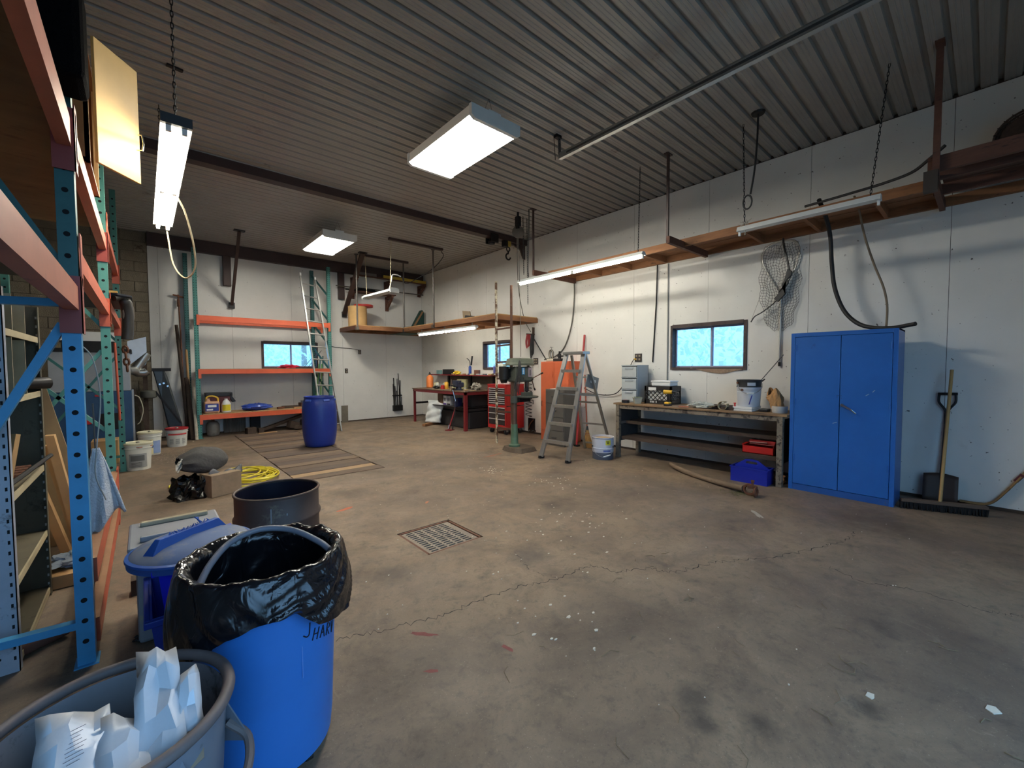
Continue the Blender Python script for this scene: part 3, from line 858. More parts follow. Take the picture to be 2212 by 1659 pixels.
G().box(5.72, 6.24, 1.615, 1.625, 0.26, 0.80).obj('side_panel', DARKGREY, t)
for zz, x0 in ((0.555, 5.86), (0.315, 5.74)):
    s = G(); s.box(x0, 6.30, 1.65, 3.86, zz, zz+0.022); s.box(x0, x0+0.02, 1.65, 3.86, zz-0.025, zz)
    s.obj('shelf', DARKWOOD, t)
    G().box(5.70, 6.0, 3.86, 3.88, zz-0.02, zz+0.02).obj('shelf_bracket', GALV, t)

BZ = 0.870
# three-drawer plastic tower
PGREY = mat('grey_plastic_drawers', (160,168,172), 0.35, 0, 0.05, 4)
DX, DY, DW, DD = 5.95, 3.72, 0.31, 0.30
t = thing('drawer_tower', 'grey plastic three-drawer tower at the left end of the workbench', 'drawers', (DX+0.14,3.86,BZ))
g = G(); x0, x1, y0, y1 = 5.93, 6.27, 3.71, 4.00
g.box(x0+0.01, x1, y0, y0+0.008, BZ, BZ+0.60); g.box(x0+0.01, x1, y1-0.008, y1, BZ, BZ+0.60); g.box(x1-0.01, x1, y0, y1, BZ, BZ+0.60)
for k in range(4): g.box(x0, x1, y0-0.004, y1+0.004, BZ+0.196*k, BZ+0.196*k+0.014)
g.obj('frame', PGREY, t)
for k in range(3):
    z0 = BZ+0.018+0.196*k
    d = G(); d.box(x0-0.004, x1-0.02, y0+0.012, y1-0.012, z0, z0+0.165)
    do = d.obj('drawer', mat('milky_drawer', (178,184,184), 0.3, 0, 0.05, 4), t, bev=0.006)
    G().box(x0-0.012, x0-0.003, y0+0.07, y1-0.07, z0+0.125, z0+0.155).obj('pull', PGREY, do, bev=0.003)
# milk crate with mesh sides
def crate(x0, x1, y0, y1, z0, h, label):
    t = thing('milk_crate', label, 'crate', ((x0+x1)/2,(y0+y1)/2,z0))
    def side(a, b_, nrm):
        g = G(); a, b_ = Vector(a), Vector(b_)
        up = Vector((0,0,1)); d = b_-a; L = d.length; dn = d/L
        def q(s, zz): return a + dn*s + up*zz
        def strip_(s0, z0_, s1, z1_, w): g.bar(q(s0,z0_), q(s1,z1_), 0.006, w, up=up if abs(s1-s0) > abs(z1_-z0_) else dn)
        strip_(0, 0.03, L, 0.03, 0.06); strip_(0, h-0.035, L, h-0.035, 0.07); strip_(0.012,0,0.012,h,0.024); strip_(L-0.012,0,L-0.012,h,0.024)
        n = 6; zz0, zz1 = 0.06, h-0.07
        for k in range(-3, n+1):
            for sg in (1, -1):
                s0 = L*k/n; s1 = s0 + (zz1-zz0)
                if sg < 0: s0, s1 = L-s0, L-s1
                ta, tb = (s0, zz0), (s1, zz1)
                # clip to 0..L
                def clip(p, q_):
                    (sa, za), (sb, zb) = p, q_
                    if sa < 0: za += (0-sa)/(sb-sa)*(zb-za); sa = 0
                    if sa > L: za += (L-sa)/(sb-sa)*(zb-za); sa = L
                    return sa, za
                if (s0 <= 0 and s1 <= 0) or (s0 >= L and s1 >= L): continue
                ca, cb = clip(ta, tb), clip(tb, ta)
                strip_(ca[0], ca[1], cb[0], cb[1], 0.010)
        return g.obj('side', BLACKPL, t)
    side((x0,y0,z0),(x0,y1,z0),0); side((x1,y0,z0),(x1,y1,z0),0); side((x0,y0,z0),(x1,y0,z0),0); side((x0,y1,z0),(x1,y1,z0),0)
    G().box(x0, x1, y0, y1, z0, z0+0.012).obj('bottom', BLACKPL, t)
    return t
t = crate(5.93, 6.23, 3.13, 3.57, BZ, 0.275, 'black mesh milk crate on the workbench')
G().box(5.918, 5.924, 3.37, 3.50, BZ+0.21, BZ+0.255).obj('label_plate', WHITEPL, t, bev=0.004)
for k, (a, b_) in enumerate(((3.475,3.46),(3.452,3.447),(3.44,3.425),(3.418,3.405),(3.378,3.362))): G().box(5.9245,5.926,b_,a,BZ+0.018,BZ+0.046).obj('stencil_letter', WHITEPL, t)
tag(G().box(5.965, 6.20, 3.165, 3.53, BZ+0.013, BZ+0.20).obj('white_box', mat('bright_white_card', (232,232,228), 0.6, 0, 0.03), bev=0.004), 'white box showing through the mesh of the black milk crate', 'box')
t = thing('plastic_tub', 'shallow white lidded tub sitting on the black milk crate', 'tub', (6.08,3.32,BZ+0.275))
G().box(5.965, 6.205, 3.165, 3.475, BZ+0.276, BZ+0.335).obj('body', WHITEPL, t, bev=0.012)
G().box(5.958, 6.212, 3.158, 3.482, BZ+0.335, BZ+0.358).obj('lid', WHITEPL, t, bev=0.006)
# cordless drill
YEL = mat('tool_yellow', (232,178,44), 0.45, 0, 0.06, 6)
t = thing('cordless_drill', 'yellow and black cordless drill standing on the workbench', 'drill', (5.76,3.09,BZ))
G().cbox((5.76,3.09,BZ+0.014), (0.09,0.085,0.028)).obj('battery', BLACKPL, t, bev=0.006)
G().cbox((5.76,3.09,BZ+0.043), (0.085,0.075,0.03)).obj('battery_top', YEL, t, bev=0.01)
g = G(); g.bar((5.77,3.09,BZ+0.055), (5.76,3.085,BZ+0.18), 0.03, 0.042); g.obj('grip', BLACKPL, t, bev=0.008)
G().cyl((5.74,3.145,BZ+0.205), (5.77,3.03,BZ+0.205), 0.031, 0.027, n=14).obj('motor', YEL, t, smooth=True)
G().cyl((5.77,3.03,BZ+0.205), (5.782,2.985,BZ+0.205), 0.02, 0.014, n=12).obj('chuck', BLACKPL, t, smooth=True)
G().cyl((5.782,2.985,BZ+0.205), (5.79,2.94,BZ+0.203), 0.003, n=6).obj('bit', CHROME, t)
# tape roll, clear tub
t = thing('tape_roll', 'black tape roll on the left end of the workbench', 'tape', (5.78,3.86,BZ))
g = G(); g.lathe([(0.035,0),(0.06,0),(0.06,0.045),(0.035,0.045),(0.035,0)], (5.78,3.82,BZ), 20, cap0=False, cap1=False); g.obj('roll', BLACKPL, t, smooth=True)
G().lathe([(0.03,0),(0.035,0),(0.035,0.046),(0.03,0.046),(0.03,0)], (5.78,3.82,BZ), 20, cap0=False, cap1=False).obj('core', mat('red_core', (150,50,40), 0.6), t)
CLEAR = mat('cloudy_plastic', (168,172,160), 0.25, 0, 0.1, 12)
t = thing('parts_tub', 'cloudy plastic tub of small parts between tape roll and milk crate', 'tub', (5.79,3.62,BZ))
G().lathe([(0.055,0),(0.075,0.085),(0.082,0.09),(0.08,0.095),(0.07,0.088),(0.052,0.006)], (5.80,3.62,BZ), 4, sx=1.05, sy=1.15, cap1=True).obj('body', CLEAR, t)
for k in range(9):
    G().cbox((5.80+RND.uniform(-.04,.04),3.62+RND.uniform(-.05,.05),BZ+0.10), (0.03,0.012,0.01), rz=k*1.3).obj('bit', mat('tub_bits', (120,126,96), 0.6), t)
# crumpled rag
def crumple(c, r, seed, flat=1.0, n=14):
    rr = random.Random(seed); ph = [rr.uniform(0, 6) for _ in range(8)]
    def fn(u, v):
        th, al = 2*PI*u, PI*(0.02+0.96*v)
        k = 1 + flat*(0.22*math.sin(3*th+ph[0]+4*al) + 0.16*math.sin(7*th+ph[1]-3*al) + 0.12*math.sin(11*al+ph[2]+2*th))
        return Vector((c[0]+r[0]*k*math.sin(al)*math.cos(th), c[1]+r[1]*k*math.sin(al)*math.sin(th), max(c[2]+0.001, c[2]+r[2]*(0.9+0.9*k*math.cos(al)))))
    return G().grid(fn, n*2, n, closeu=True)
tag(crumple((5.80,2.62,BZ), (0.07,0.15,0.045), 4).obj('crumpled_rag', mat('grey_rag', (186,188,178), 0.9, 0, 0.2, 14, dirt=((96,98,92), 0.35, 18))), 'crumpled grey-white rag on the workbench below the window', 'rag')
# sanding belt roll and block
t = thing('paper_roll', 'unrolled roll of brown abrasive paper on the workbench', 'roll', (5.78,2.28,BZ))
pts = [(5.72,2.50,BZ+0.01),(5.72,2.42,BZ+0.04)] + [(5.72, 2.31+0.055*math.cos(a), BZ+0.056+0.055*math.sin(a)) for a in [2.2-0.45*k for k in range(14)]]
g = G(); vs = []
for p in pts: vs += [p, (p[0]+0.09, p[1], p[2])]
g.add(vs, [(2*i, 2*i+1, 2*i+3, 2*i+2) for i in range(len(pts)-1)])
g.obj('sheet', mat('tan_abrasive', (176,156,120), 0.9, 0, 0.15, 20), t, smooth=True, solid=0.004)
tag(G().cbox((5.80,2.40,BZ+0.022), (0.07,0.13,0.044), rz=0.2).obj('sanding_block', DARKWOOD, bev=0.004), 'dark wooden block lying in front of the abrasive roll', 'block')
tag(G().cyl((5.90,2.52,BZ+0.028), (5.92,2.25,BZ+0.028), 0.028, n=12).obj('dark_pipe_piece', DARKWOOD, smooth=True), 'dark pipe offcut lying behind the abrasive roll', 'pipe')
tag(G().cbox((5.80,2.26,BZ+0.022), (0.10,0.16,0.04), rz=0.1).obj('dark_tin', DARKWOOD, bev=0.003), 'flat dark tin on the workbench before the white pail', 'tin')
g = G().lathe([(0.014,0),(0.014,0.02),(0.009,0.025),(0.009,0.045),(0.016,0.05),(0.016,0.06)], (5.78,2.17,BZ+0.042), 12)
tag(g.obj('red_pushpin', mat('bright_red', (196,34,30), 0.4), smooth=True), 'small red plastic stopper standing on the dark tin', 'stopper')
tag(G().cbox((5.76,2.85,BZ+0.006), (0.10,0.13,0.012), rz=0.4).obj('rust_plate', mat('terracotta_plate', (166,100,70), 0.8)), 'thin reddish plate on the workbench beside the drill', 'plate')
# white box with the pail on it
t = thing('flat_box', 'flat white box under the metal pail on the workbench', 'box', (5.90,2.05,BZ))
G().box(5.76, 6.08, 1.96, 2.19, BZ, BZ+0.025).obj('tray', WHITEPL, t, bev=0.003); G().box(5.76, 6.08, 1.96, 2.19, BZ+0.028, BZ+0.056).obj('lid', WHITEPL, t, bev=0.003)
TIN = mat('white_tin_pail', (206,210,216), 0.35, 0.2, 0.08, 6, dirt=((150,140,132), 0.18, 6))
t = thing('paint_pail', 'white metal pail with a dark grey top band on the workbench', 'pail', (5.93,2.07,BZ+0.056))
pc = (5.94,2.06,BZ+0.056)
G().lathe([(0.125,0),(0.13,0.01),(0.135,0.12),(0.14,0.19),(0.136,0.195),(0.14,0.20),(0.143,0.25)], pc, 28, cap1=False).obj('body', TIN, t, smooth=True)
G().lathe([(0.146,0.25),(0.148,0.257),(0.142,0.262),(0.146,0.335),(0.15,0.34),(0.146,0.345),(0.138,0.34),(0.136,0.2)], pc, 28, cap0=False, cap1=True).obj('collar', DARKGREY, t, smooth=True)
G().prism([(pc[0]-0.144, pc[1]-0.03, pc[2]+0.27),(pc[0]-0.138,pc[1]-0.05,pc[2]+0.27),(pc[0]-0.10,pc[1]-0.11,pc[2]+0.27),(pc[0]-0.10,pc[1]-0.11,pc[2]+0.31),(pc[0]-0.138,pc[1]-0.05,pc[2]+0.31),(pc[0]-0.144,pc[1]-0.03,pc[2]+0.31)], (-0.004,-0.003,0)).obj('label_patch', mat('pale_label', (190,194,200), 0.6), t)
for yy in (0.10, -0.0):
    G().cyl((pc[0]-0.12,pc[1]+0.085,pc[2]+0.305-yy*0), (pc[0]-0.14,pc[1]+0.095,pc[2]+0.305), 0.014, n=10).obj('ear', RUST, t) if yy else None
G().cyl((pc[0]-0.135,pc[1]+0.03,pc[2]+0.215), (pc[0]-0.15,pc[1]+0.033,pc[2]+0.215), 0.013, n=10).obj('ear', RUST, t)
G().tube(smooth_path([(pc[0]-0.13,pc[1]+0.09,pc[2]+0.30),(pc[0]-0.15,pc[1]+0.07,pc[2]+0.24),(pc[0]-0.16,pc[1]+0.02,pc[2]+0.19),(pc[0]-0.16,pc[1]-0.05,pc[2]+0.17),(pc[0]-0.12,pc[1]-0.12,pc[2]+0.18),(pc[0]-0.03,pc[1]-0.16,pc[2]+0.24),(pc[0]+0.03,pc[1]-0.148,pc[2]+0.30)], 6), 0.003, n=5).obj('bail', GALV, t)
G().cyl((pc[0]-0.163,pc[1]-0.03,pc[2]+0.172), (pc[0]-0.135,pc[1]-0.105,pc[2]+0.176), 0.008, n=8).obj('bail_grip', WHITEPL, t)
G().prism([(pc[0]-0.137,pc[1]-0.045,pc[2]+0.03),(pc[0]-0.135,pc[1]-0.055,pc[2]+0.03),(pc[0]-0.122,pc[1]-0.085,pc[2]+0.15),(pc[0]-0.125,pc[1]-0.075,pc[2]+0.15)], (-0.006,-0.004,0)).obj('blue_stripe', mat('navy_stripe', (40,52,140), 0.5), t)
tag(G().cyl((5.97,2.0,BZ+0.30), (6.10,1.72,BZ+0.72), 0.006, n=6).obj('wire_stirrer', DARKGREY), 'thin dark metal rod leaning out of the pail on the workbench', 'rod')
tag(G().bar((5.95,2.03,BZ+0.28), (6.02,1.90,BZ+0.41), 0.012, 0.016).obj('paint_stick', DARKWOOD), 'short dark stir stick poking out of the metal pail', 'stick')
# puck tray and brown paper bag
tag(G().cbox((5.90,1.86,BZ+0.02), (0.12,0.10,0.035)).obj('black_tray', BLACKPL, bev=0.006), 'small black tray between the white box and paper bag bowl', 'tray')
t = thing('plastic_bowl', 'round white bowl at the right end of the workbench', 'bowl', (5.86,1.70,BZ))
G().lathe([(0.075,0),(0.082,0.01),(0.086,0.085),(0.078,0.085),(0.074,0.012)], (5.86,1.68,BZ), 24).obj('body', mat('grubby_white', (188,184,178), 0.6, 0, 0.1, 8), t, smooth=True)
def bag(u, v):
    a = 2*PI*u; rr_ = 0.062 + 0.03*v - 0.035*max(0, v-0.8)*5
    k = 1 + 0.13*math.sin(5*a+3*v) + 0.08*math.sin(9*a-7*v)
    return Vector((5.86 + rr_*k*math.cos(a)*0.8 + 0.02*v, 1.70 + rr_*k*math.sin(a) + 0.06*v, BZ+0.05 + 0.21*v + 0.05*math.sin(a*2)*v))
tag(G().grid(bag, 22, 8, closeu=True).obj('paper_bag', mat('kraft_paper', (168,124,78), 0.85, 0, 0.2, 9, bump=0.6, bs=18), solid=0.002), 'crumpled brown paper bag stuffed into the white bowl', 'paper bag')

# tools on the lower shelves and floor by the bench
RED = mat('red_enamel', (178,30,28), 0.38, 0.05, 0.1, 5)
t = thing('red_toolbox', 'battered red metal toolbox with open lid on the lower bench shelf', 'toolbox', (5.95,1.95,0.34))
g = G(); g.box(5.80, 6.02, 1.72, 2.08, 0.337, 0.345); g.box(5.80, 5.805, 1.72, 2.08, 0.337, 0.43); g.box(6.015, 6.02, 1.72, 2.08, 0.337, 0.43); g.box(5.80, 6.02, 2.075, 2.08, 0.337, 0.45); g.box(5.80,6.02,1.72,1.725,0.337,0.45)
g.obj('tray', RED, t)
G().prism([(5.80,2.08,0.43),(5.80,2.02,0.47),(6.02,2.02,0.47),(6.02,2.08,0.43)], (0,-0.012,0.004)).obj('end_flap', mat('bright_red_flap', (206,40,34), 0.4), t)
G().prism([(5.83,2.02,0.455),(5.88,2.02,0.50),(5.97,2.02,0.50),(6.01,2.02,0.455)], (0,-0.30,0.0)).obj('lid', mat('dark_red_enamel', (122,22,22), 0.4), t, bev=0.004)
G().cyl((5.83,2.0,0.475), (5.83,1.8,0.485), 0.008, n=8).obj('handle', mat('pinkish_rod', (150,96,88), 0.5), t)
tag(G().cyl((5.84,1.70,0.385), (6.0,1.62,0.40), 0.035, 0.02, n=12).obj('oil_funnel', BLACKPL, smooth=True), 'small black funnel beside the red toolbox on the bench shelf', 'funnel')
NAVY = mat('cobalt_plastic', (24,40,150), 0.35, 0, 0.06, 4)
t = thing('tool_tote', 'cobalt blue plastic tool tote on the floor under the bench end', 'tool tote', (5.68,1.93,0))
x0, x1, y0, y1 = 5.58, 5.80, 1.72, 2.13
g = G(); g.box(x0+0.01,x1-0.01,y0+0.01,y1-0.01,0,0.008)
for (a, b_, c, d, ex) in ((x0,x0,y0,y1,0),(x1,x1,y0,y1,0)): g.box(a-0.004,a+0.004,c,d,0,0.185)
g.box(x0,x1,y0-0.004,y0+0.004,0,0.185); g.box(x0,x1,y1-0.004,y1+0.004,0,0.185)
g.box(x0-0.012,x1+0.012,y0-0.012,y0+0.004,0.175,0.19); g.box(x0-0.012,x1+0.012,y1-0.004,y1+0.012,0.175,0.19); g.box(x0-0.012,x0+0.004,y0,y1,0.175,0.19); g.box(x1-0.004,x1+0.012,y0,y1,0.175,0.19)
g.obj('tub', NAVY, t)
ym, xm = (y0+y1)/2, (x0+x1)/2
g = G()
for s in (-1, 1):
    g.prism([(xm-0.008,ym+s*0.20,0.15),(xm-0.008,ym+s*0.19,0.19),(xm-0.008,ym+s*0.07,0.275),(xm-0.008,ym,0.28),(xm-0.008,ym,0.255),(xm-0.008,ym+s*0.06,0.25),(xm-0.008,ym+s*0.07,0.225),(xm-0.008,ym,0.22),(xm-0.008,ym,0.15)], (0.016,0,0))
g.obj('carry_handle', NAVY, t)
tag(crumple((5.86,1.66,0.0), (0.05,0.05,0.06), 9).obj('paper_scrap', mat('tan_scrap', (170,124,84), 0.9)), 'tan paper scrap behind the blue tool tote', 'paper')
# driveshaft-like pole on the floor
t = thing('wooden_pole', 'old round pole with a rusty clamp lying on the floor before the bench', 'pole', (5.3,2.3,0))
POLE = mat('weathered_pole', (116,96,76), 0.85, 0, 0.25, 6, stretch=(4,1,4), dirt=((70,56,44), 0.3, 8))
G().tube(smooth_path([(5.60,2.95,0.06),(5.46,2.72,0.04),(5.30,2.38,0.036),(5.17,2.05,0.045),(5.08,1.80,0.06)], 6), [0.028]*6+[0.034]*19, n=12).obj('shaft', POLE, t, smooth=True)
g = G()
g.tube(arc((5.06,1.73,0.065), 0.055, 0, 2*PI*15/16, 15, 'yz'), 0.016, n=6, closed=True)
g.tube(arc((5.04,1.66,0.055), 0.045, 0, 2*PI*15/16, 15, 'xz'), 0.015, n=6, closed=True)
g.cbox((5.06,1.70,0.10), (0.05,0.10,0.03), 0.4); g.cyl((5.06,1.70,0.10), (5.06,1.70,0.17), 0.012, n=8); g.cbox((5.06,1.70,0.165), (0.035,0.035,0.02), 0.3)
g.obj('clamp', RUST, t, smooth=True)
g = G(); rr = random.Random(8)
for k in range(70):
    x, y = 5.10+rr.gauss(0,0.09), 1.82+rr.gauss(0,0.09); a = rr.uniform(0,6)
    g.tube([(x,y,0.002),(x+0.03*math.cos(a),y+0.03*math.sin(a),0.008),(x+0.06*math.cos(a+.4),y+0.06*math.sin(a+.4),0.003)], 0.0012, n=3)
stuff(tag(g.obj('grass_clippings', mat('dry_green_grass', (86,92,48), 0.9)), 'dry grass clippings under the clamp of the floor pole', 'grass'))

# ================================================================ conduit, outlets, rods on the right wall
tag(G().cyl((XW-0.015,3.95-0.02,1.50), (XW-0.012,3.95+0.10,3.10), 0.0, n=6).obj('x', WHITEPL), 'x', 'x') if False else None
def pipe_on_wall(name, label, pts, r, m, cat='conduit'):
    return tag(G().tube(pts, r, n=8).obj(name, m, smooth=True), label, cat)
CONDUIT = mat('grey_conduit', (150,150,146), 0.45, 0.4)
pipe_on_wall('steel_conduit', 'grey conduit running down the wall beside the right window', [(XW-0.014,3.42,3.09),(XW-0.014,3.42,1.10)], 0.011, CONDUIT)
pipe_on_wall('hanging_rod', 'dark rod hanging from the wall shelf left of the right window', [(XW-0.03,3.60,3.11),(XW-0.02,3.62,2.5),(XW-0.015,3.68,1.52)], 0.010, BLACKM, 'rod')
pipe_on_wall('hanging_cable', 'grey cable curving down the wall above the orange cabinet', smooth_path([(XW-0.03,5.35,3.10),(XW-0.02,5.36,2.8),(XW-0.02,5.42,2.3),(XW-0.02,5.60,1.86),(XW-0.03,5.86,1.66),(XW-0.15,6.05,1.60)], 6), 0.013, mat('grey_cable', (96,92,84), 0.6), 'cable')
def outlet(x, y, z, axis, label, n=2):
    t = thing('wall_outlet', label, 'outlet', (x, y, z))
    w, h = (0.13, 0.135) if n == 2 else (0.075, 0.12)
    if axis == 'x': G().box(x-0.02, x-0.001, y-w/2, y+w/2, z-h/2, z+h/2).obj('box', mat('dark_outlet_box', (52,44,42), 0.6), t, bev=0.003)
    else: G().box(x-w/2, x+w/2, y-0.02, y-0.001, z-h/2, z+h/2).obj('box', mat('dark_outlet_box', (52,44,42), 0.6), t, bev=0.003)
    for k in range(n):
        for zz in (0.028, -0.028):
            o_ = (k-(n-1)/2)*0.055
            if axis == 'x': G().box(x-0.024, x-0.019, y+o_-0.015, y+o_+0.015, z+zz-0.015, z+zz+0.015).obj('socket', mat('tan_socket', (150,138,116), 0.5), t)
            else: G().box(x+o_-0.015, x+o_+0.015, y-0.024, y-0.019, z+zz-0.015, z+zz+0.015).obj('socket', mat('tan_socket', (150,138,116), 0.5), t)
    return t
t = outlet(XW, 3.95, 1.60, 'x', 'dark double outlet with a yellow plug above the drawer tower')
G().cbox((XW-0.035,4.0,1.575), (0.03,0.035,0.025)).obj('plug', YEL, t)
G().tube(smooth_path([(XW-0.05,4.0,1.575),(XW-0.06,4.03,1.54),(XW-0.04,4.08,1.47)], 5), 0.006, n=6).obj('plug_cord', BLACKPL, t)
outlet(XW, 6.44, 1.575, 'x', 'dark four-socket outlet beside the orange cabinet')
tag(G().tube(smooth_path([(6.10,4.02,1.22),(6.2,4.12,1.16),(6.30,4.35,0.98),(6.31,4.6,0.93),(6.30,4.85,0.96),(6.26,5.05,1.05)], 7), 0.008, n=6).obj('swag_cable', BLACKPL, smooth=True), 'black cord swagging along the wall from drawer tower to filing cabinet', 'cord')
# ================================================================ aluminium stepladder
t = thing('stepladder', 'aluminium six-foot stepladder standing open before the filing cabinet', 'stepladder', (5.25,4.4,0))
FT = [(4.71,4.66,0.0),(4.755,4.14,0.0)]; TP = [(5.10,4.47,1.65),(5.11,4.13,1.65)]
def lerp(a, b_, k): return tuple(a[i]+(b_[i]-a[i])*k for i in range(3))
for a, b_ in zip(FT, TP):
    g = G(); g.bar((a[0],a[1],0.03), b_, 0.028, 0.078, up=(0,1,0)); r_ = g.obj('front_rail', ALU, t)
    G().cbox((a[0]+0.005,a[1],0.02), (0.10,0.04,0.04), ry=0.1).obj('foot', BLACKPL, r_)
for k, zz in enumerate((0.29, 0.57, 0.845, 1.12, 1.395)):
    f_ = zz/1.65; a, b_ = lerp(FT[0],TP[0],f_), lerp(FT[1],TP[1],f_)
    g = G(); g.bar((a[0],a[1],zz), (b_[0],b_[1],zz), 0.085, 0.022); g.bar((a[0]-0.035,a[1],zz-0.012), (b_[0]-0.035,b_[1],zz-0.012), 0.012, 0.045)
    g.obj('step', ALU, t)
a, b_ = lerp(FT[0],TP[0],0.175), lerp(FT[1],TP[1],0.175)
for (p, s) in ((FT[0],1),(FT[1],-1)):
    q = lerp(p, TP[0] if s > 0 else TP[1], 0.09); st = lerp(a, b_, 0.2 if s > 0 else 0.8)
    G().bar(q, st, 0.02, 0.006).obj('brace', ALU, t)
G().cbox((5.13,4.30,1.665), (0.17,0.42,0.045)).obj('top_cap', ALU, t, bev=0.006)
RT = [(5.19,4.44,1.63),(5.20,4.16,1.63)]; RB = [(5.86,4.70,0.0),(5.98,4.22,0.0)]
for a, b_ in zip(RB, RT):
    G().bar(a, b_, 0.022, 0.045, up=(0,1,0)).obj('rear_rail', ALU, t)
for zz in (0.12, 0.48, 0.86, 1.0, 1.28):
    f_ = zz/1.63; a, b_ = lerp(RB[0],RT[0],f_), lerp(RB[1],RT[1],f_)
    G().bar(a, b_, 0.012, 0.03).obj('rear_bar', ALU, t)
for s in (0, 1):
    G().bar(lerp(FT[s],TP[s],0.62), lerp(RB[s],RT[s],0.60), 0.005, 0.022).obj('spreader', ALU, t)
g = G(); g.cbox((5.42,4.21,1.20), (0.30,0.02,0.20), ry=0.25); g.obj('bucket_shelf', mat('pail_shelf_grey', (146,146,142), 0.5, 0.2), t)
for dx in (-0.03, 0.06): G().cyl((5.42+dx,4.195,1.21), (5.42+dx,4.199,1.21), 0.025, n=14).obj('shelf_hole', WHITEPL, t)

# ================================================================ drill press
DPG = mat('old_green_castiron', (74,78,70), 0.55, 0.2, 0.2, 8, dirt=((58,54,48), 0.35, 9))
DPG2 = mat('green_column_sleeve', (78,104,82), 0.5, 0.1, 0.2, 10)
DPB = mat('brown_cast_base', (92,78,64), 0.75, 0.2, 0.2, 10, bump=0.4)
COLM = mat('rusty_column', (98,80,68), 0.45, 0.6, 0.25, 10, stretch=(1,1,0.3))
t = thing('drill_press', 'old green floor drill press standing beside the stepladder', 'drill press', (4.80,5.40,0))
bx, by = 4.72, 5.42
g = G()
def rbase(h, s): return [(bx+0.16+u*s, by-0.06+v*s*1.35, h) for u, v in ((-0.24,-0.10),(-0.18,-0.19),(0.18,-0.19),(0.24,-0.10),(0.24,0.10),(0.18,0.19),(-0.18,0.19),(-0.24,0.10))]
p0, p1 = rbase(0.0, 1.0), rbase(0.075, 0.86); n = 8
g.add(p0+p1, [tuple(reversed(range(n))), tuple(range(n,2*n))] + [(k,(k+1)%n,n+(k+1)%n,n+k) for k in range(n)])
g.obj('base', DPB, t, bev=0.006)
G().lathe([(0.10,0.075),(0.10,0.10),(0.075,0.115),(0.068,0.13),(0.058,0.46)], (bx+0.10,by,0), 20).obj('column_sleeve', DPG2, t, smooth=True)
G().cyl((bx+0.10,by,0.44), (bx+0.10,by,1.20), 0.048, n=20).obj('column', COLM, t, smooth=True)
px = bx+0.10
# table on its bracket
G().cyl((px,by,0.83), (px,by,0.95), 0.068, n=18).obj('table_collar', DPG, t, smooth=True)
G().box(px+0.02, px+0.30, by-0.10, by+0.0, 0.84, 0.915).obj('table_bracket', BLACKM, t, bev=0.01)
G().lathe([(0.19,0.0),(0.20,0.008),(0.20,0.022),(0.19,0.03)], (px+0.22,by-0.09,0.915), 32).obj('table', DPG, t, smooth=True)
G().box(px+0.13, px+0.30, by-0.15, by-0.03, 0.945, 1.01).obj('vise_block', DPG, t, bev=0.004)
G().tube([(px+0.26,by-0.11,0.87),(px+0.26,by-0.20,0.87),(px+0.26,by-0.20,0.80)], 0.008, n=6).obj('lock_lever', BLACKM, t)
# head, belt guard, motor
G().box(px-0.08, px+0.30, by-0.14, by+0.10, 1.19, 1.46).obj('head', DPG, t, bev=0.03)
G().lathe([(0.13,0),(0.135,0.012),(0.13,0.05),(0.125,0.055),(0.12,0.11),(0.09,0.13)], (px+0.12,by-0.02,1.475), 30, sx=2.3, sy=1.25).obj('belt_guard', mat('belt_guard_green', (104,108,92), 0.5, 0.2, 0.15, 7), t, smooth=True)
g = G(); g.cyl((px-0.20,by+0.04,1.24), (px-0.20,by+0.04,1.46), 0.085, n=20); g.cyl((px-0.20,by+0.04,1.18), (px-0.20,by+0.04,1.24), 0.05, 0.075, n=18); g.box(px-0.14,px-0.05,by,by+0.08,1.28,1.42)
g.obj('motor', BLACKM, t, smooth=True)
G().box(px+0.05, px+0.115, by-0.146, by-0.139, 1.32, 1.44).obj('speed_plate', mat('blue_plate', (40,140,196), 0.5), t)
for k in range(3): G().box(px+0.067, px+0.098, by-0.148, by-0.145, 1.335+k*0.035, 1.355+k*0.035).obj('plate_mark', WHITEPL, t)
G().box(px+0.20, px+0.28, by-0.148, by-0.139, 1.28, 1.44).obj('scale_plate', mat('scale_plate_grey', (150,132,140), 0.5), t)
G().box(px+0.232, px+0.25, by-0.150, by-0.147, 1.30, 1.40).obj('scale_slot', BLACKPL, t)
G().cyl((px+0.10,by-0.14,1.26), (px+0.10,by-0.16,1.26), 0.025, n=14).obj('switch_knob', DPG, t)
G().cyl((px+0.25,by-0.05,1.10), (px+0.25,by-0.05,1.20), 0.038, n=16).obj('quill', COLM, t, smooth=True)
G().lathe([(0.008,0),(0.022,0.03),(0.036,0.04),(0.036,0.10),(0.03,0.115)], (px+0.25,by-0.05,0.985), 16).obj('chuck', BLACKM, t, smooth=True)
hub = Vector((px+0.33,by-0.05,1.24))
G().cyl(hub-Vector((0.05,0,0)), hub+Vector((0.05,0,0)), 0.035, n=14).obj('feed_hub', DPG, t, smooth=True)
for k in range(3):
    a = 0.5+2.094*k; e = hub+Vector((0.10,0.20*math.cos(a),0.17*math.sin(a)))
    h = G().cyl(hub+Vector((0.04,0,0)), e, 0.008, n=7).obj('feed_handle', RUST, t)
    G().cyl(e, e+Vector((0.02,0.04*math.cos(a),0.035*math.sin(a))), 0.015, n=9).obj('handle_knob', BLACKPL, h, smooth=True)
g = G()
for k in range(4):
    g.tube(smooth_path([(px+0.02+0.02*k,by-0.13,1.60-0.01*k),(px-0.05+0.015*k,by-0.17,1.50),(px-0.07+0.02*k,by-0.18,1.36),(px-0.12+0.03*k,by-0.17,1.22),(px-0.14+0.03*k,by-0.16,1.08-0.03*k)], 5), 0.008, n=5)
g.obj('power_cords', RUBBER, t, smooth=True)

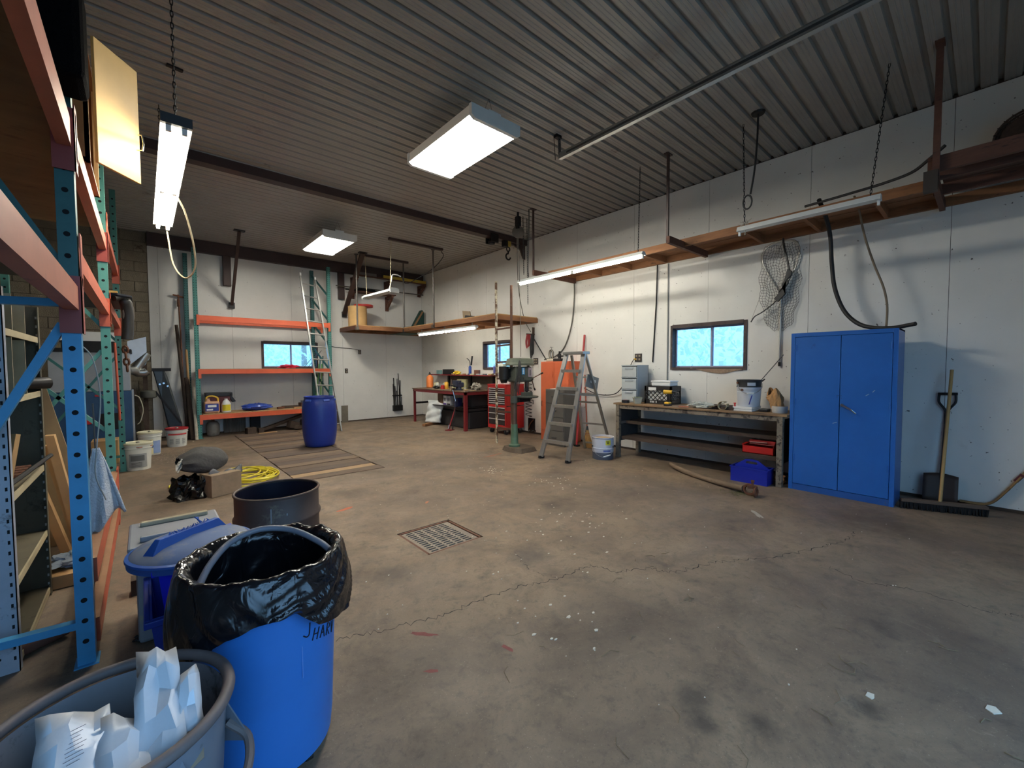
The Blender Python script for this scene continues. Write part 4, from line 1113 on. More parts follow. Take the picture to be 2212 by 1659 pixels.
# ================================================================ rusty painted ladder frame
PEEL = mat('peeling_white_on_rust', (98,70,52), 0.75, 0.2, 0.25, 12, dirt=((214,204,178), 0.56, 11))
RUSTY = mat('rusty_rail', (92,62,48), 0.75, 0.2, 0.25, 12, dirt=((190,176,150), 0.24, 8))
t = thing('pipe_ladder', 'tall rusty pipe ladder with peeling white paint beside the drill press', 'ladder', (5.04,5.96,0))
G().cyl((5.035,6.165,0), (5.035,6.165,3.06), 0.024, n=10).obj('rail', PEEL, t, smooth=True)
G().cyl((5.055,5.755,0), (5.055,5.755,2.93), 0.024, n=10).obj('rail', RUSTY, t, smooth=True)
for k in range(1, 8):
    G().bar((5.035,6.165,0.31*k-0.01), (5.055,5.755,0.31*k), 0.03, 0.03).obj('rung', RUSTY, t)

# ================================================================ red tool chest
TRED = mat('tool_chest_red', (168,34,34), 0.3, 0.1, 0.08, 4)
TDK = mat('tool_chest_drawer', (56,50,50), 0.4, 0.2, 0.1, 6)
t = thing('tool_chest', 'red rolling tool chest with chrome drawer pulls behind the drill press', 'tool chest', (6.02,7.03,0))
x0, x1, y0, y1 = 5.73, 6.26, 6.72, 7.33
g = G(); g.box(x0+0.03, x1, y0, y1, 0.12, 0.60); g.box(x0+0.03, x1, y0, y1, 0.62, 1.055)
g.box(x0, x0+0.03, y0, y0+0.03, 0.12, 1.055); g.box(x0, x0+0.03, y1-0.03, y1, 0.12, 1.055); g.box(x0, x0+0.03, y0+0.03, y1-0.03, 0.12, 0.20); g.box(x0, x0+0.03, y0+0.03, y1-0.03, 0.585, 0.635); g.box(x0, x0+0.03, y0+0.03, y1-0.03, 1.0, 1.055)
g.obj('body', TRED, t, bev=0.004)
G().box(x0-0.005, x1+0.005, y0-0.008, y1+0.008, 1.055, 1.08).obj('lid', TRED, t, bev=0.006)
zs = [0.205,0.335,0.46,0.585] ; zu = [0.637+0.0455*k for k in range(9)]
for a, b_ in list(zip(zs, zs[1:])) + list(zip(zu, zu[1:])):
    d = G().box(x0+0.004, x0+0.028, y0+0.034, y1-0.034, a+0.003, b_-0.003).obj('drawer', TDK, t)
    G().box(x0-0.008, x0+0.004, y0+0.036, y1-0.036, b_-0.019, b_-0.004).obj('pull', mat('pale_drawer_pull', (206,200,198), 0.35, 0.2, 0.03), d)
G().box(x0+0.12, x0+0.34, y0-0.02, y0-0.006, 0.975, 0.995).obj('side_handle', TRED, t)
for (x, y) in ((5.80,6.78),(5.80,7.27),(6.19,6.78),(6.19,7.27)):
    c_ = G().cyl((x,y-0.018,0.055), (x,y+0.018,0.055), 0.055, n=16).obj('caster', RUBBER, t, smooth=True)
    G().box(x-0.03, x+0.03, y-0.026, y+0.026, 0.06, 0.125).obj('fork', GALV, c_)

# ================================================================ orange cabinet, filing cabinet
ORG = mat('orange_cabinet_enamel', (208,104,66), 0.4, 0.05, 0.07, 3)
t = thing('locker_cabinet', 'orange two-door steel cabinet against the right wall behind the stepladder', 'cabinet', (6.15,5.55,0))
x0, x1, y0, y1 = 5.98, 6.34, 5.19, 5.93
G().box(x0+0.012, x1, y0, y1, 0, 1.555).obj('body', ORG, t, bev=0.004)
for a, b_ in ((y0+0.012, 5.557), (5.563, y1-0.012)):
    d = G().box(x0, x0+0.013, a, b_, 0.20, 1.535).obj('door', ORG, t, bev=0.003)
    if b_ > 5.6: 
        G().tube(arc((x0-0.01,5.87,0.72), 0.055, -1.3, 1.3, 10, 'yz', 0.35), 0.005, n=6).obj('pull', RUST, d)
        G().tube([(x0-0.004,5.60,1.36),(x0-0.012,5.60,1.30),(x0-0.004,5.60,1.24)], 0.005, n=6).obj('latch', ORG, d)
t = thing('filing_cabinet', 'dark grey four-drawer filing cabinet behind the stepladder', 'filing cabinet', (5.8,5.22,0))
FGR = mat('charcoal_filing_enamel', (94,90,84), 0.45, 0.1, 0.08, 3)
x0, x1, y0, y1 = 5.63, 5.975, 5.0, 5.46
G().box(x0+0.012, x1, y0, y1, 0, 1.035).obj('body', FGR, t, bev=0.004)
for k in range(4):
    d = G().box(x0, x0+0.013, y0+0.012, y1-0.012, 0.03+0.25*k, 0.27+0.25*k).obj('drawer', FGR, t, bev=0.004)
    G().cbox((x0-0.012,5.23,0.15+0.25*k), (0.02,0.11,0.018)).obj('pull', DARKGREY, d, bev=0.004)
tag(G().cbox((5.80,5.25,1.041), (0.21,0.29,0.008), rz=0.3).obj('papers', mat('paper_white', (226,224,216), 0.8)), 'loose white papers on top of the filing cabinet', 'papers')
# things on the orange cabinet
t = thing('air_filter_unit', 'small black regulator standing on the orange cabinet', 'regulator', (6.17,5.55,1.555))
G().cbox((6.18,5.62,1.585), (0.12,0.20,0.06)).obj('base', BLACKPL, t, bev=0.008); G().cyl((6.18,5.60,1.60), (6.18,5.60,1.70), 0.035, n=14).obj('bowl', BLACKPL, t, smooth=True); G().cyl((6.18,5.60,1.70), (6.18,5.60,1.755), 0.018, n=10).obj('knob', BLACKM, t)
G().cbox((6.18,5.56,1.66), (0.05,0.16,0.03)).obj('valve_body', BLACKM, t, bev=0.006)
t = thing('desk_clock_stand', 'cream coil bundle with wire stand on the orange cabinet', 'cord coil', (6.16,5.82,1.555))
CRM = mat('cream_coil', (196,186,164), 0.6, 0, 0.1)
G().lathe([(0.10,0),(0.11,0.02),(0.09,0.05),(0.05,0.06)], (6.17,5.81,1.556), 20).obj('base', CRM, t, smooth=True)
for k in range(5):
    G().tube([(6.17+0.02*math.cos(k*2),5.81+0.045*math.cos(a)+0.006*k,1.70+0.09*math.sin(a)) for a in [2*PI*j/16 for j in range(16)]], 0.006, n=5, closed=True).obj('coil', CRM if k % 2 else DARKGREY, t, smooth=True)
G().tube([(6.17,5.81,1.78),(6.17,5.80,1.83),(6.17,5.85,1.85),(6.17,5.76,1.84)], 0.004, n=5).obj('wire', BLACKM, t)
# red pole and straw broom
tag(G().bar((6.12,5.36,0.98), (6.20,5.27,2.0), 0.035, 0.05).obj('red_bar', RED), 'long red bar leaning on the wall behind the stepladder', 'bar') if False else None
t = thing('red_squeegee', 'long red-handled pole leaning against the wall behind the stepladder', 'pole', (5.95,4.95,0))
G().cyl((5.90,4.93,0.0), (6.31,5.08,2.05), 0.020, n=10).obj('shaft', mat('faded_red_paint', (166,42,44), 0.5, 0, 0.15, 8), t, smooth=True)
G().box(5.86, 5.94, 4.88, 4.96, 0.0, 0.03).obj('shoe', BLACKPL, t)
t = thing('corn_broom', 'straw corn broom leaning by the filing cabinet', 'broom', (5.95,4.72,0))
G().cyl((5.98,4.75,0.28), (6.10,4.90,1.30), 0.013, n=9).obj('handle', mat('red_stained_handle', (150,74,52), 0.6, 0, 0.15), t, smooth=True)
STRAW = mat('corn_straw', (184,140,82), 0.85, 0, 0.25, 14, stretch=(8,8,0.6), bump=0.6)
def brm(u, v):
    a = 2*PI*u; w = 0.028+0.085*v**1.2
    return Vector((5.98-0.04*v + 0.035*math.cos(a)*(0.8+0.4*v), 4.75-0.055*v + w*math.sin(a), 0.31-0.305*v))
G().grid(brm, 20, 8, closeu=True).obj('bristles', STRAW, t, smooth=True)
g = G(); rr = random.Random(4)
for k in range(40):
    a = rr.uniform(0,2*PI); g.tube([brm(a/(2*PI),0.3), brm(a/(2*PI)+0.01,0.99)+Vector((rr.uniform(-.01,.01),rr.uniform(-.02,.02),0))], 0.003, n=3)
stuff(g.obj('straws', STRAW, t))
for vv in (0.2, 0.32): G().tube([brm(k/14, vv)*1.0 for k in range(14)], 0.004, n=4, closed=True).obj('stitching', mat('red_stitch', (150,50,40), 0.7), t)
G().lathe([(0.016,0.38),(0.024,0.33),(0.034,0.28)], (5.98,4.75,0.0), 12).obj('wire_collar', DARKGREY, t)
# steel pail
t = thing('steel_pail', 'white steel pail with a yellow label on the floor beside the stepladder', 'pail', (5.40,3.98,0))
pc = (5.43,4.0,0.0)
G().lathe([(0.158,0),(0.163,0.008),(0.163,0.11)], pc, 32, cap1=False).obj('lower_band', mat('slate_band', (92,98,112), 0.45, 0.1), t, smooth=True)
G().lathe([(0.163,0.11),(0.166,0.115),(0.166,0.165),(0.172,0.17),(0.172,0.18),(0.166,0.185),(0.168,0.33),(0.174,0.335),(0.176,0.345),(0.17,0.35),(0.164,0.345),(0.162,0.30)], pc, 32, cap0=False, cap1=False).obj('body', mat('pail_white', (206,210,222), 0.35, 0.1, 0.05), t, smooth=True)
G().lathe([(0.0,0.318),(0.164,0.318)], pc, 32, cap0=False, cap1=False).obj('lid', mat('tan_dusty_lid', (200,160,100), 0.6, 0, 0.1), t)
def wrap(pc, r, a0, a1, z0, z1, nseg=8, off=0.002):
    g = G(); vs = []
    for k in range(nseg+1):
        a = a0+(a1-a0)*k/nseg
        for z in (z0, z1): vs.append((pc[0]+(r+off)*math.cos(a), pc[1]+(r+off)*math.sin(a), pc[2]+z))
    g.add(vs, [(2*k,2*k+2,2*k+3,2*k+1) for k in range(nseg)])
    return g
av = math.atan2(-4.0, -5.43)        # direction from the pail to the room
wrap(pc, 0.168, av+0.25, av+0.75, 0.235, 0.31).obj('yellow_label', mat('hazard_yellow', (222,214,60), 0.6), t)
for k, (a0, a1, z) in enumerate(((0.3,0.6,0.285),(0.33,0.6,0.27),(0.36,0.58,0.255))):
    wrap(pc, 0.170, av+a0, av+a1, z, z+0.008).obj('label_print', BLACKPL, t)
wrap(pc, 0.166, av+0.05, av+0.75, 0.13, 0.155).obj('brand_strip', mat('pail_blue_print', (90,104,170), 0.5), t)
for s in (1, -1):
    a = av+PI/2*s*0.75; G().cyl((pc[0]+0.16*math.cos(a),pc[1]+0.16*math.sin(a),0.20), (pc[0]+0.182*math.cos(a),pc[1]+0.182*math.sin(a),0.20), 0.014, n=10).obj('ear', DARKGREY, t)
G().tube(smooth_path([(pc[0]+0.18*math.cos(av+k), pc[1]+0.18*math.sin(av+k), z) for k, z in ((-1.15,0.20),(-0.7,0.11),(-0.2,0.06),(0.3,0.055),(0.8,0.10),(1.15,0.20))], 5), 0.003, n=5).obj('bail', GALV, t)
G().cyl((pc[0]+0.185*math.cos(av+0.05),pc[1]+0.185*math.sin(av+0.05),0.058), (pc[0]+0.19*math.cos(av+0.65),pc[1]+0.19*math.sin(av+0.65),0.085), 0.009, n=8).obj('bail_grip', WHITEPL, t)

# ================================================================ red steel bench in the corner
RSTEEL = mat('red_bench_steel', (120,32,36), 0.5, 0.1, 0.15, 6)
t = thing('red_workbench', 'dark red steel workbench with raised back shelf in the far corner', 'workbench', (5.85,8.95,0))
x0, x1, y0, y1 = 5.42, 6.30, 7.76, 10.18
G().box(x0-0.02, x1, y0-0.02, y1+0.02, 0.885, 0.905).obj('top', mat('greasy_bench_top', (112,92,74), 0.7, 0.1, 0.25, 5, dirt=((62,50,42), 0.4, 5)), t)
g = G(); g.box(x0, x0+0.05, y0, y1, 0.815, 0.885); g.box(x1-0.05, x1, y0, y1, 0.815, 0.885); g.box(x0, x1, y0, y0+0.05, 0.815, 0.885); g.box(x0, x1, y1-0.05, y1, 0.815, 0.885)
g.obj('frame', RSTEEL, t)
for (x, y, w) in ((x0+0.035,y0+0.035,0.07),(x0+0.03,y1-0.03,0.05),(x1-0.03,y0+0.03,0.06),(x1-0.03,y1-0.03,0.05)):
    G().box(x-w/2, x+w/2, y-w/2, y+w/2, 0, 0.82).obj('leg', RSTEEL, t)
G().box(x0+0.02, x1, y1-0.035, y1-0.02, 0.48, 0.53).obj('side_rail', BLACKM, t)
G().box(x0+0.03, x1, y0+0.1, y1-0.6, 0.0, 0.001).obj('stain', FLOOR, t) if False else None
G().box(6.05, 6.32, 7.65, 10.42, 1.235, 1.26).obj('back_shelf', RSTEEL, t)
for y in (7.8, 8.75, 9.78): G().box(6.27, 6.31, y-0.03, y+0.03, 0.905, 1.235).obj('shelf_post', BLACKM, t)
G().box(6.315, 6.325, 7.7, 9.8, 0.905, 1.235).obj('back_board', mat('dark_back_board', (104,96,84), 0.8, 0, 0.15), t)
G().box(x0+0.03, x1-0.02, 7.9, 9.3, 0.50, 0.52).obj('lower_shelf', BLACKM, t)
ZT = 0.905
# items on the red bench
t = thing('spray_bottle', 'orange jug with a black pump on the left end of the red bench', 'bottle', (5.85,10.02,ZT))
G().lathe([(0.085,0),(0.095,0.01),(0.095,0.26),(0.08,0.30),(0.04,0.33),(0.03,0.35)], (5.82,9.98,ZT), 20).obj('body', mat('orange_jug', (226,128,66), 0.4, 0, 0.08, 20), t, smooth=True)
G().lathe([(0.032,0),(0.032,0.03),(0.012,0.035),(0.012,0.07)], (5.82,9.98,ZT+0.35), 12).obj('pump', BLACKPL, t, smooth=True)
G().bar((5.82,9.99,ZT+0.415), (5.78,9.94,ZT+0.41), 0.016, 0.012).obj('nozzle', BLACKPL, t)
t = thing('bench_vise', 'dark blue-grey bench vise mounted on the red bench', 'vise', (5.58,8.25,ZT))
VIS = mat('vise_blue_grey', (54,58,74), 0.5, 0.3, 0.15)
G().lathe([(0.10,0),(0.10,0.02),(0.07,0.035),(0.06,0.08)], (5.60,8.28,ZT), 18).obj('swivel_base', VIS, t, smooth=True)
G().cbox((5.60,8.28,ZT+0.13), (0.24,0.13,0.12)).obj('body', VIS, t, bev=0.025); G().cbox((5.50,8.28,ZT+0.16), (0.05,0.17,0.15)).obj('front_jaw', VIS, t, bev=0.015); G().cbox((5.60,8.28,ZT+0.205), (0.05,0.17,0.06)).obj('rear_jaw', VIS, t, bev=0.008)
G().cyl((5.48,8.28,ZT+0.12), (5.38,8.28,ZT+0.12), 0.02, n=10).obj('screw', DARKGREY, t); G().cyl((5.40,8.28,ZT-0.02), (5.40,8.28,ZT+0.26), 0.008, n=7).obj('handle', CHROME, t)
items = [('paint_tin','cream paint tin beside the orange jug',5.75,9.55,0.055,0.15,(222,214,168)), ('spray_can','pale capped can on the red bench beside the cream tin',5.70,9.40,0.045,0.17,(206,206,190)),
         ('glue_can','grey can behind the red cup on the red bench',5.85,9.28,0.05,0.16,(158,158,150)), ('red_cup','small red cup with yellow top on the red bench',5.62,9.02,0.05,0.10,(190,48,44)),
         ('mustard_tin','yellow-lidded tin behind the red cup',5.72,9.0,0.05,0.18,(222,170,60)), ('cream_box_can','cream can left of the bench vise',5.60,8.52,0.055,0.14,(226,218,178))]
for nm, lb, x, y, r, h, c in items:
    t = thing(nm, lb, 'can', (x,y,ZT))
    G().lathe([(r*0.96,0),(r,0.006),(r,h*0.86),(r*0.9,h*0.9)], (x,y,ZT), 18).obj('body', mat('can_%d_%d_%d' % c, c, 0.4, 0.1), t, smooth=True)
    G().lathe([(r*0.75,0),(r*0.75,h*0.1)], (x,y,ZT+h*0.9), 16).obj('cap', mat('can_cap_%s' % nm, (c[0]*0.9,c[1]*0.85,c[2]*0.7), 0.45), t, smooth=True)
tag(crumple((5.62,9.32,ZT), (0.07,0.10,0.04), 21).obj('black_gloves', BLACKPL), 'pair of black work gloves heaped on the red bench', 'gloves')
tag(G().cbox((6.05,8.78,ZT+0.12), (0.06,0.34,0.24), rz=0.1).obj('parts_carton', mat('faded_carton', (150,146,108), 0.8, 0, 0.2, 12), bev=0.004), 'faded printed carton standing behind the bench vise', 'carton')
tag(crumple((5.92,8.02,ZT), (0.10,0.12,0.09), 23).obj('wire_bundle', mat('grey_wire_wool', (150,144,132), 0.7, 0.2, 0.3, 25)), 'tangled grey wire bundle on the red bench', 'wire')
cols = [(176,150,96),(150,120,84),(196,188,150),(110,110,112),(220,210,120),(96,70,54),(170,170,168)]
ORD = ['nearest the tool chest','second from the tool chest end','third from the tool chest end','fourth from the tool chest end','fifth from the tool chest end','sixth from the tool chest end','seventh from the tool chest end','just short of the middle','at the middle','just past the middle','seventh from the orange jug','sixth from the orange jug','fifth from the orange jug','fourth from the orange jug','third from the orange jug','second from the orange jug']
for k in range(16):
    x, y = RND.uniform(5.5,6.0), 7.82+0.115*k; c = cols[k % 7]
    nm, nn = (('wrench','steel wrench'),('scrap_block','wood scrap'),('parts_tray','small parts tray'),('file_tool','hand file'),('yellow_pad','paper pad'),('bolt_box','bolt box'),('socket','steel socket'))[k % 7]
    d = ((0.16,0.025,0.012),(0.10,0.06,0.03),(0.12,0.09,0.035),(0.2,0.02,0.012),(0.14,0.1,0.012),(0.08,0.06,0.05),(0.05,0.05,0.04))[k % 7]
    tag(G().cbox((x,y,ZT+d[2]/2), d, rz=RND.uniform(0,3)).obj(nm, mat('bench_bit_%d_%d_%d' % c, c, 0.55, 0.1), bev=0.003), '%s on the red bench top, %s' % (nn, ORD[k]), 'tool' if k % 7 in (0,3,6) else 'oddment', 'clutter on the red bench top')
ZS = 1.26
t = thing('torch_cylinder', 'blue gas torch cylinder standing on the back shelf of the red bench', 'gas torch', (6.18,8.62,ZS))
G().lathe([(0.036,0),(0.038,0.01),(0.038,0.20),(0.02,0.225),(0.012,0.23)], (6.18,8.62,ZS), 16).obj('cylinder', mat('torch_blue', (36,72,148), 0.4, 0.1), t, smooth=True)
G().tube(smooth_path([(6.18,8.62,ZS+0.23),(6.18,8.62,ZS+0.30),(6.17,8.64,ZS+0.36),(6.14,8.70,ZS+0.42)], 5), 0.010, n=7).obj('burner_tube', DARKGREY, t, smooth=True)
G().bar((6.19,8.58,ZS+0.24), (6.20,8.55,ZS+0.47), 0.02, 0.035).obj('striker', BLACKPL, t)
tag(G().cbox((6.18,10.08,ZS+0.055), (0.08,0.17,0.11)).obj('teal_box', mat('teal_box', (120,160,156), 0.6), bev=0.003), 'pale teal box at the left end of the bench back shelf', 'box')
tag(G().cbox((6.18,9.62,ZS+0.07), (0.10,0.42,0.14), rz=0.03).obj('black_case', BLACKPL, bev=0.012), 'black tool case on the back shelf beside the teal box', 'case')
tag(crumple((6.16,9.18,ZS), (0.06,0.13,0.05), 31).obj('yellow_gloves', mat('bright_yellow', (226,192,52), 0.6)), 'yellow work gloves on the bench back shelf', 'gloves')
tag(G().cbox((6.18,8.32,ZS+0.06), (0.07,0.16,0.12), rz=0.1).obj('brown_radio', mat('brown_radio', (110,72,56), 0.5), bev=0.006), 'small brown box right of the blue torch', 'box')
t = thing('caulk_tube', 'blue and white caulking tube by the window on the back shelf', 'tube', (6.2,7.62,ZS))
G().lathe([(0.025,0),(0.025,0.20),(0.01,0.21),(0.006,0.26)], (6.22,7.70,ZS), 12).obj('body', mat('caulk_blue', (92,96,158), 0.5), t, smooth=True)
t = thing('plastic_jar', 'square milky plastic jug on the shelf before the corner window', 'jug', (6.18,7.42,ZS))
G().box(6.12, 6.24, 7.26, 7.52, ZS+0.045, ZS+0.27).obj('body', mat('milky_plastic', (206,212,196), 0.4, 0, 0.06), t, bev=0.03); G().lathe([(0.03,0),(0.03,0.025)], (6.18,7.39,ZS+0.27), 12).obj('cap', WHITEPL, t)
G().box(6.08, 6.28, 7.20, 7.60, ZS, ZS+0.045).obj('tray', mat('brown_tray', (96,74,56), 0.7), t)
for k in range(8):
    y = 7.80+0.21*k; c = cols[(k*3) % 7]
    tag(G().cbox((6.14+RND.uniform(-.04,.05),y,ZS+0.015), (0.05,RND.uniform(.06,.14),0.03), rz=RND.uniform(-.4,.4)).obj('small_packet', mat('bench_bit_%d_%d_%d' % c, c, 0.55, 0.1), bev=0.003), 'small packet on the bench back shelf, %s' % ('nearest the milky jug','second from the milky jug','third from the milky jug','fourth from the milky jug','fifth from the milky jug','third from the black case','second from the black case','nearest the black case')[k], 'packet', 'packets on the bench back shelf')
# white tub on the tool chest
t = thing('white_bucket', 'white bucket standing on top of the red tool chest', 'bucket', (5.98,7.12,1.08))
G().lathe([(0.12,0),(0.14,0.20)], (6.0,7.14,1.08), 24).obj('body', WHITEPL, t, smooth=True); G().lathe([(0.17,0),(0.185,0.006),(0.185,0.016),(0.05,0.024)], (6.0,7.14,1.28), 26).obj('lid', mat('lavender_lid', (206,204,226), 0.4), t, smooth=True)
tag(G().box(5.88,6.12,6.78,6.96,1.08,1.24).obj('white_carton', WHITEPL, bev=0.006), 'white carton on the tool chest beside the white bucket', 'carton')
# under the bench
BLK = mat('matt_black_case', (34,32,32), 0.6, 0, 0.15, 5)
t = thing('storage_chest', 'large black trunk on the floor under the red bench', 'trunk', (5.95,8.6,0))
G().box(5.66, 6.25, 7.95, 9.28, 0.0, 0.40).obj('body', BLK, t, bev=0.03); G().box(5.645, 6.26, 7.935, 9.295, 0.41, 0.49).obj('lid', BLK, t, bev=0.02)
G().tube(arc((5.67,8.05,0.30), 0.09, -1.2, 1.2, 10, 'yz', 0.35), 0.007, n=6).obj('strap', mat('grey_strap', (110,106,96), 0.7), t)
tag(G().box(5.62, 5.95, 9.02, 9.26, 0.522, 0.80).obj('brown_carton', mat('brown_carton', (128,96,72), 0.8, 0, 0.15), bev=0.004), 'brown carton on the shelf under the red bench', 'carton')
for k, (y, c) in enumerate(((8.83,(214,210,206)),(8.66,(186,184,184)))):
    t = thing('oil_jug', ('white oil can with purple band under the red bench', 'grey printed oil can beside the white one under the red bench')[k], 'can', (5.62,y,0.52))
    G().box(5.56,5.68,y-0.07,y+0.07,0.522,0.76).obj('body', mat('oil_can_%d' % k, c, 0.4, 0.1), t, bev=0.008)
    G().box(5.557,5.56,y-0.065,y+0.065,0.535,0.57).obj('band', mat('purple_band' if k == 0 else 'black_band', (84,50,140) if k == 0 else (40,40,44), 0.5), t)
    G().cbox((5.558,y,0.66), (0.003,0.09,0.08)).obj('print', mat('grey_print', (120,118,120), 0.6), t)
tag(G().box(5.58,5.72,8.30,8.44,0.522,0.72).obj('navy_tin', mat('navy_tin', (30,38,84), 0.5), bev=0.006), 'navy tin on the shelf under the red bench', 'tin')
tag(G().box(5.62,6.0,7.82,7.90,0.0,0.0).obj('x', BLK), 'x', 'x') if False else None
tag(G().box(5.75,6.2,7.96,8.24,0.522,0.80).obj('black_box', BLK, bev=0.01), 'black box on the shelf under the near end of the red bench', 'box')
tag(G().cbox((5.52,9.28,0.035), (0.85,0.09,0.06), rz=0.4).obj('lumber_offcut', LUMBERX, bev=0.003), 'short lumber offcut on the floor before the white bag', 'lumber')
def wbag(u, v):
    x = 5.34+0.17*u+0.10*v; y = 9.42-0.42*u-0.05*v
    z = 0.07+0.55*v - 0.08*(u > 0.6)*v*v*2*(u-0.4)
    return Vector((x+0.02*math.sin(9*u+4*v)+0.015*math.sin(17*v-5*u), y+0.015*math.sin(13*u*v+6*v), z))
tag(G().grid(wbag, 14, 16).obj('feed_bag', mat('white_sack', (218,220,216), 0.6, 0, 0.06, 6, bump=0.8, bs=9), smooth=True, solid=0.05), 'white plastic sack leaning on the black trunk', 'sack')
t = thing('jack_handle', 'red steel puller with chrome tip leaning on the red bench', 'tool', (5.28,8.2,0))
G().cyl((5.25,8.20,0.0), (5.42,8.12,0.55), 0.020, n=10).obj('tube', RSTEEL, t, smooth=True); G().cyl((5.30,8.10,0.02), (5.40,8.11,0.55), 0.013, n=8).obj('rod', BLACKM, t, smooth=True)
G().cbox((5.41,8.12,0.60), (0.07,0.08,0.14)).obj('grip', mat('navy_grip', (30,34,60), 0.5), t, bev=0.012); G().cyl((5.41,8.12,0.66), (5.36,8.17,0.93), 0.013, n=9).obj('chrome_tip', CHROME, t, smooth=True)
G().cyl((5.25,8.20,0.03), (5.275,8.19,0.12), 0.018, n=9).obj('chrome_foot', CHROME, t, smooth=True); G().cbox((5.26,8.16,0.008), (0.18,0.14,0.016), rz=0.4).obj('foot_plate', RSTEEL, t)

# ================================================================ hoist and ropes
t = thing('beam_trolley', 'black trolley clamped on the ceiling beam left of the hook', 'trolley', (5.44,6.78,3.95))
G().box(5.34, 5.52, 6.66, 6.69, 3.98, 4.15).obj('side_plate', BLACKM, t, bev=0.01); G().box(5.36,5.50,6.87,6.90,3.98,4.15).obj('side_plate', BLACKM, t, bev=0.01); G().lathe([(0.06,0),(0.075,0.05),(0.05,0.10)], (5.43,6.78,3.96), 14).obj('motor', BLACKM, t, smooth=True)
t = thing('chain_hoist_hook', 'yellow hook block with a black hook under the ceiling beam', 'hook', (5.85,6.75,3.70))
HY = mat('hoist_yellow', (176,150,60), 0.5, 0, 0.15, 8)
G().box(5.80,5.90,6.70,6.80,3.98,4.10).obj('block', HY, t, bev=0.02); G().box(5.70,5.80,6.69,6.79,3.96,4.085).obj('trolley_plate', BLACKM, t, bev=0.01)
G().tube(arc((5.85,6.75,3.93), 0.045, 0, 2*PI*15/16, 15, 'xz'), 0.012, n=6, closed=True).obj('shackle', BLACKM, t, smooth=True)
hk = [(5.85,6.75,3.90),(5.85,6.75,3.84)] + [(5.85+0.062*math.cos(a), 6.75, 3.775+0.062*math.sin(a)) for a in [PI/2+0.45*k for k in range(11)]]
G().tube(smooth_path(hk, 3), 0.017, n=8).obj('hook', BLACKM, t, smooth=True)
t = thing('pulley_block', 'grey pulley block hanging from the ceiling near the right wall', 'pulley', (5.10,5.62,3.75))
G().cyl((5.08,5.60,3.86), (5.13,5.63,3.86), 0.105, n=24).obj('sheave', mat('grey_sheave', (92,86,78), 0.6, 0.2), t, smooth=True); G().cbox((5.10,5.615,4.02), (0.08,0.09,0.22)).obj('strap', BLACKM, t, bev=0.01); G().cyl((5.10,5.615,4.12), (5.10,5.615,ZC), 0.02, n=8).obj('eye_bolt', BLACKM, t)
ROPE = mat('grey_rope', (96,92,84), 0.8)
tag(G().tube(smooth_path([(5.12,5.66,3.77),(5.25,5.80,3.4),(5.6,6.15,2.95),(6.0,6.42,2.45),(6.28,6.52,2.2)], 6), 0.007, n=6).obj('pull_rope', ROPE, smooth=True), 'grey rope running from the pulley down to the wall cleat', 'rope')
tag(G().tube([(5.10,5.60,3.77),(5.13,5.60,2.6),(5.14,5.60,1.63)], 0.005, n=5).obj('plumb_line', ROPE), 'thin cord hanging straight down from the pulley', 'cord line')
tag(chain(G(), (5.30,5.70,ZC), (5.30,5.68,3.15), 0.04, 0.004, 0.011).obj('load_chain', BLACKM), 'short black load chain hanging beside the pulley', 'chain')
tag(chain(G(), (5.42,5.72,ZC), (5.42,5.70,2.62), 0.04, 0.004, 0.011).obj('load_chain', BLACKM), 'longer black load chain hanging between pulley and shelf hanger', 'chain')
tag(G().tube(smooth_path([(5.16,5.40,ZC-0.04),(5.12,5.35,4.15),(5.12,5.36,3.6),(5.14,5.40,3.25),(5.18,5.44,3.05)], 5), 0.008, n=6).obj('lamp_wire', RUBBER, smooth=True), 'black wire looping beside the first shelf hanger', 'wire')
t = thing('beam_gusset', 'dark steel gusset plate where the ceiling beam meets the right wall', 'bracket', (6.2,6.78,3.9))
G().prism([(5.95,6.77,4.085),(XW-0.002,6.77,4.085),(XW-0.002,6.77,3.80),(6.30,6.77,3.82),(6.22,6.77,3.98)], (0,0.03,0)).obj('plate', BROWNSTEEL, t)
# things hung on the wall between tool chest and orange cabinet
t = thing('cable_bundle', 'bundle of red and black cords hung on the wall above the tool chest', 'cord bundle', (6.3,6.58,1.6))
REDC = mat('red_cord', (150,44,46), 0.6)
G().bar((6.33,6.70,2.17), (6.33,6.46,2.15), 0.03, 0.03).obj('peg', DARKWOOD, t); G().bar((6.33,6.49,2.30), (6.33,6.50,2.02), 0.03, 0.05).obj('cleat', DARKWOOD, t)
for k in range(4): G().tube(smooth_path([(6.30,6.66-0.02*k,2.16),(6.28,6.68-0.015*k,2.0),(6.28,6.65-0.01*k,1.86+0.02*k),(6.28,6.60-0.015*k,1.92),(6.29,6.61-0.02*k,2.15)], 5), 0.008, n=5).obj('red_loop', REDC, t, smooth=True)
for k in range(4): G().tube(smooth_path([(6.30,6.52-0.015*k,2.16),(6.28,6.54-0.015*k,1.9),(6.28,6.52-0.01*k,1.64+0.04*k),(6.28,6.48-0.015*k,1.75),(6.29,6.48-0.01*k,2.12)], 5), 0.008, n=5).obj('black_loop', RUBBER, t, smooth=True)
tag(G().tube(smooth_path([(6.29,6.47,2.1),(6.28,6.32,1.92),(6.27,6.15,1.72),(6.2,5.98,1.60),(6.17,5.90,1.60)], 6), 0.011, n=6).obj('black_lead', RUBBER, smooth=True), 'black lead running from the cord bundle to the orange cabinet', 'lead')
g = G(); pts = []
for k in range(150):
    a = k*0.55; z = 1.36-1.0*k/149; pts.append((6.29+0.035*math.cos(a), 6.60+0.09*math.sin(a), z))
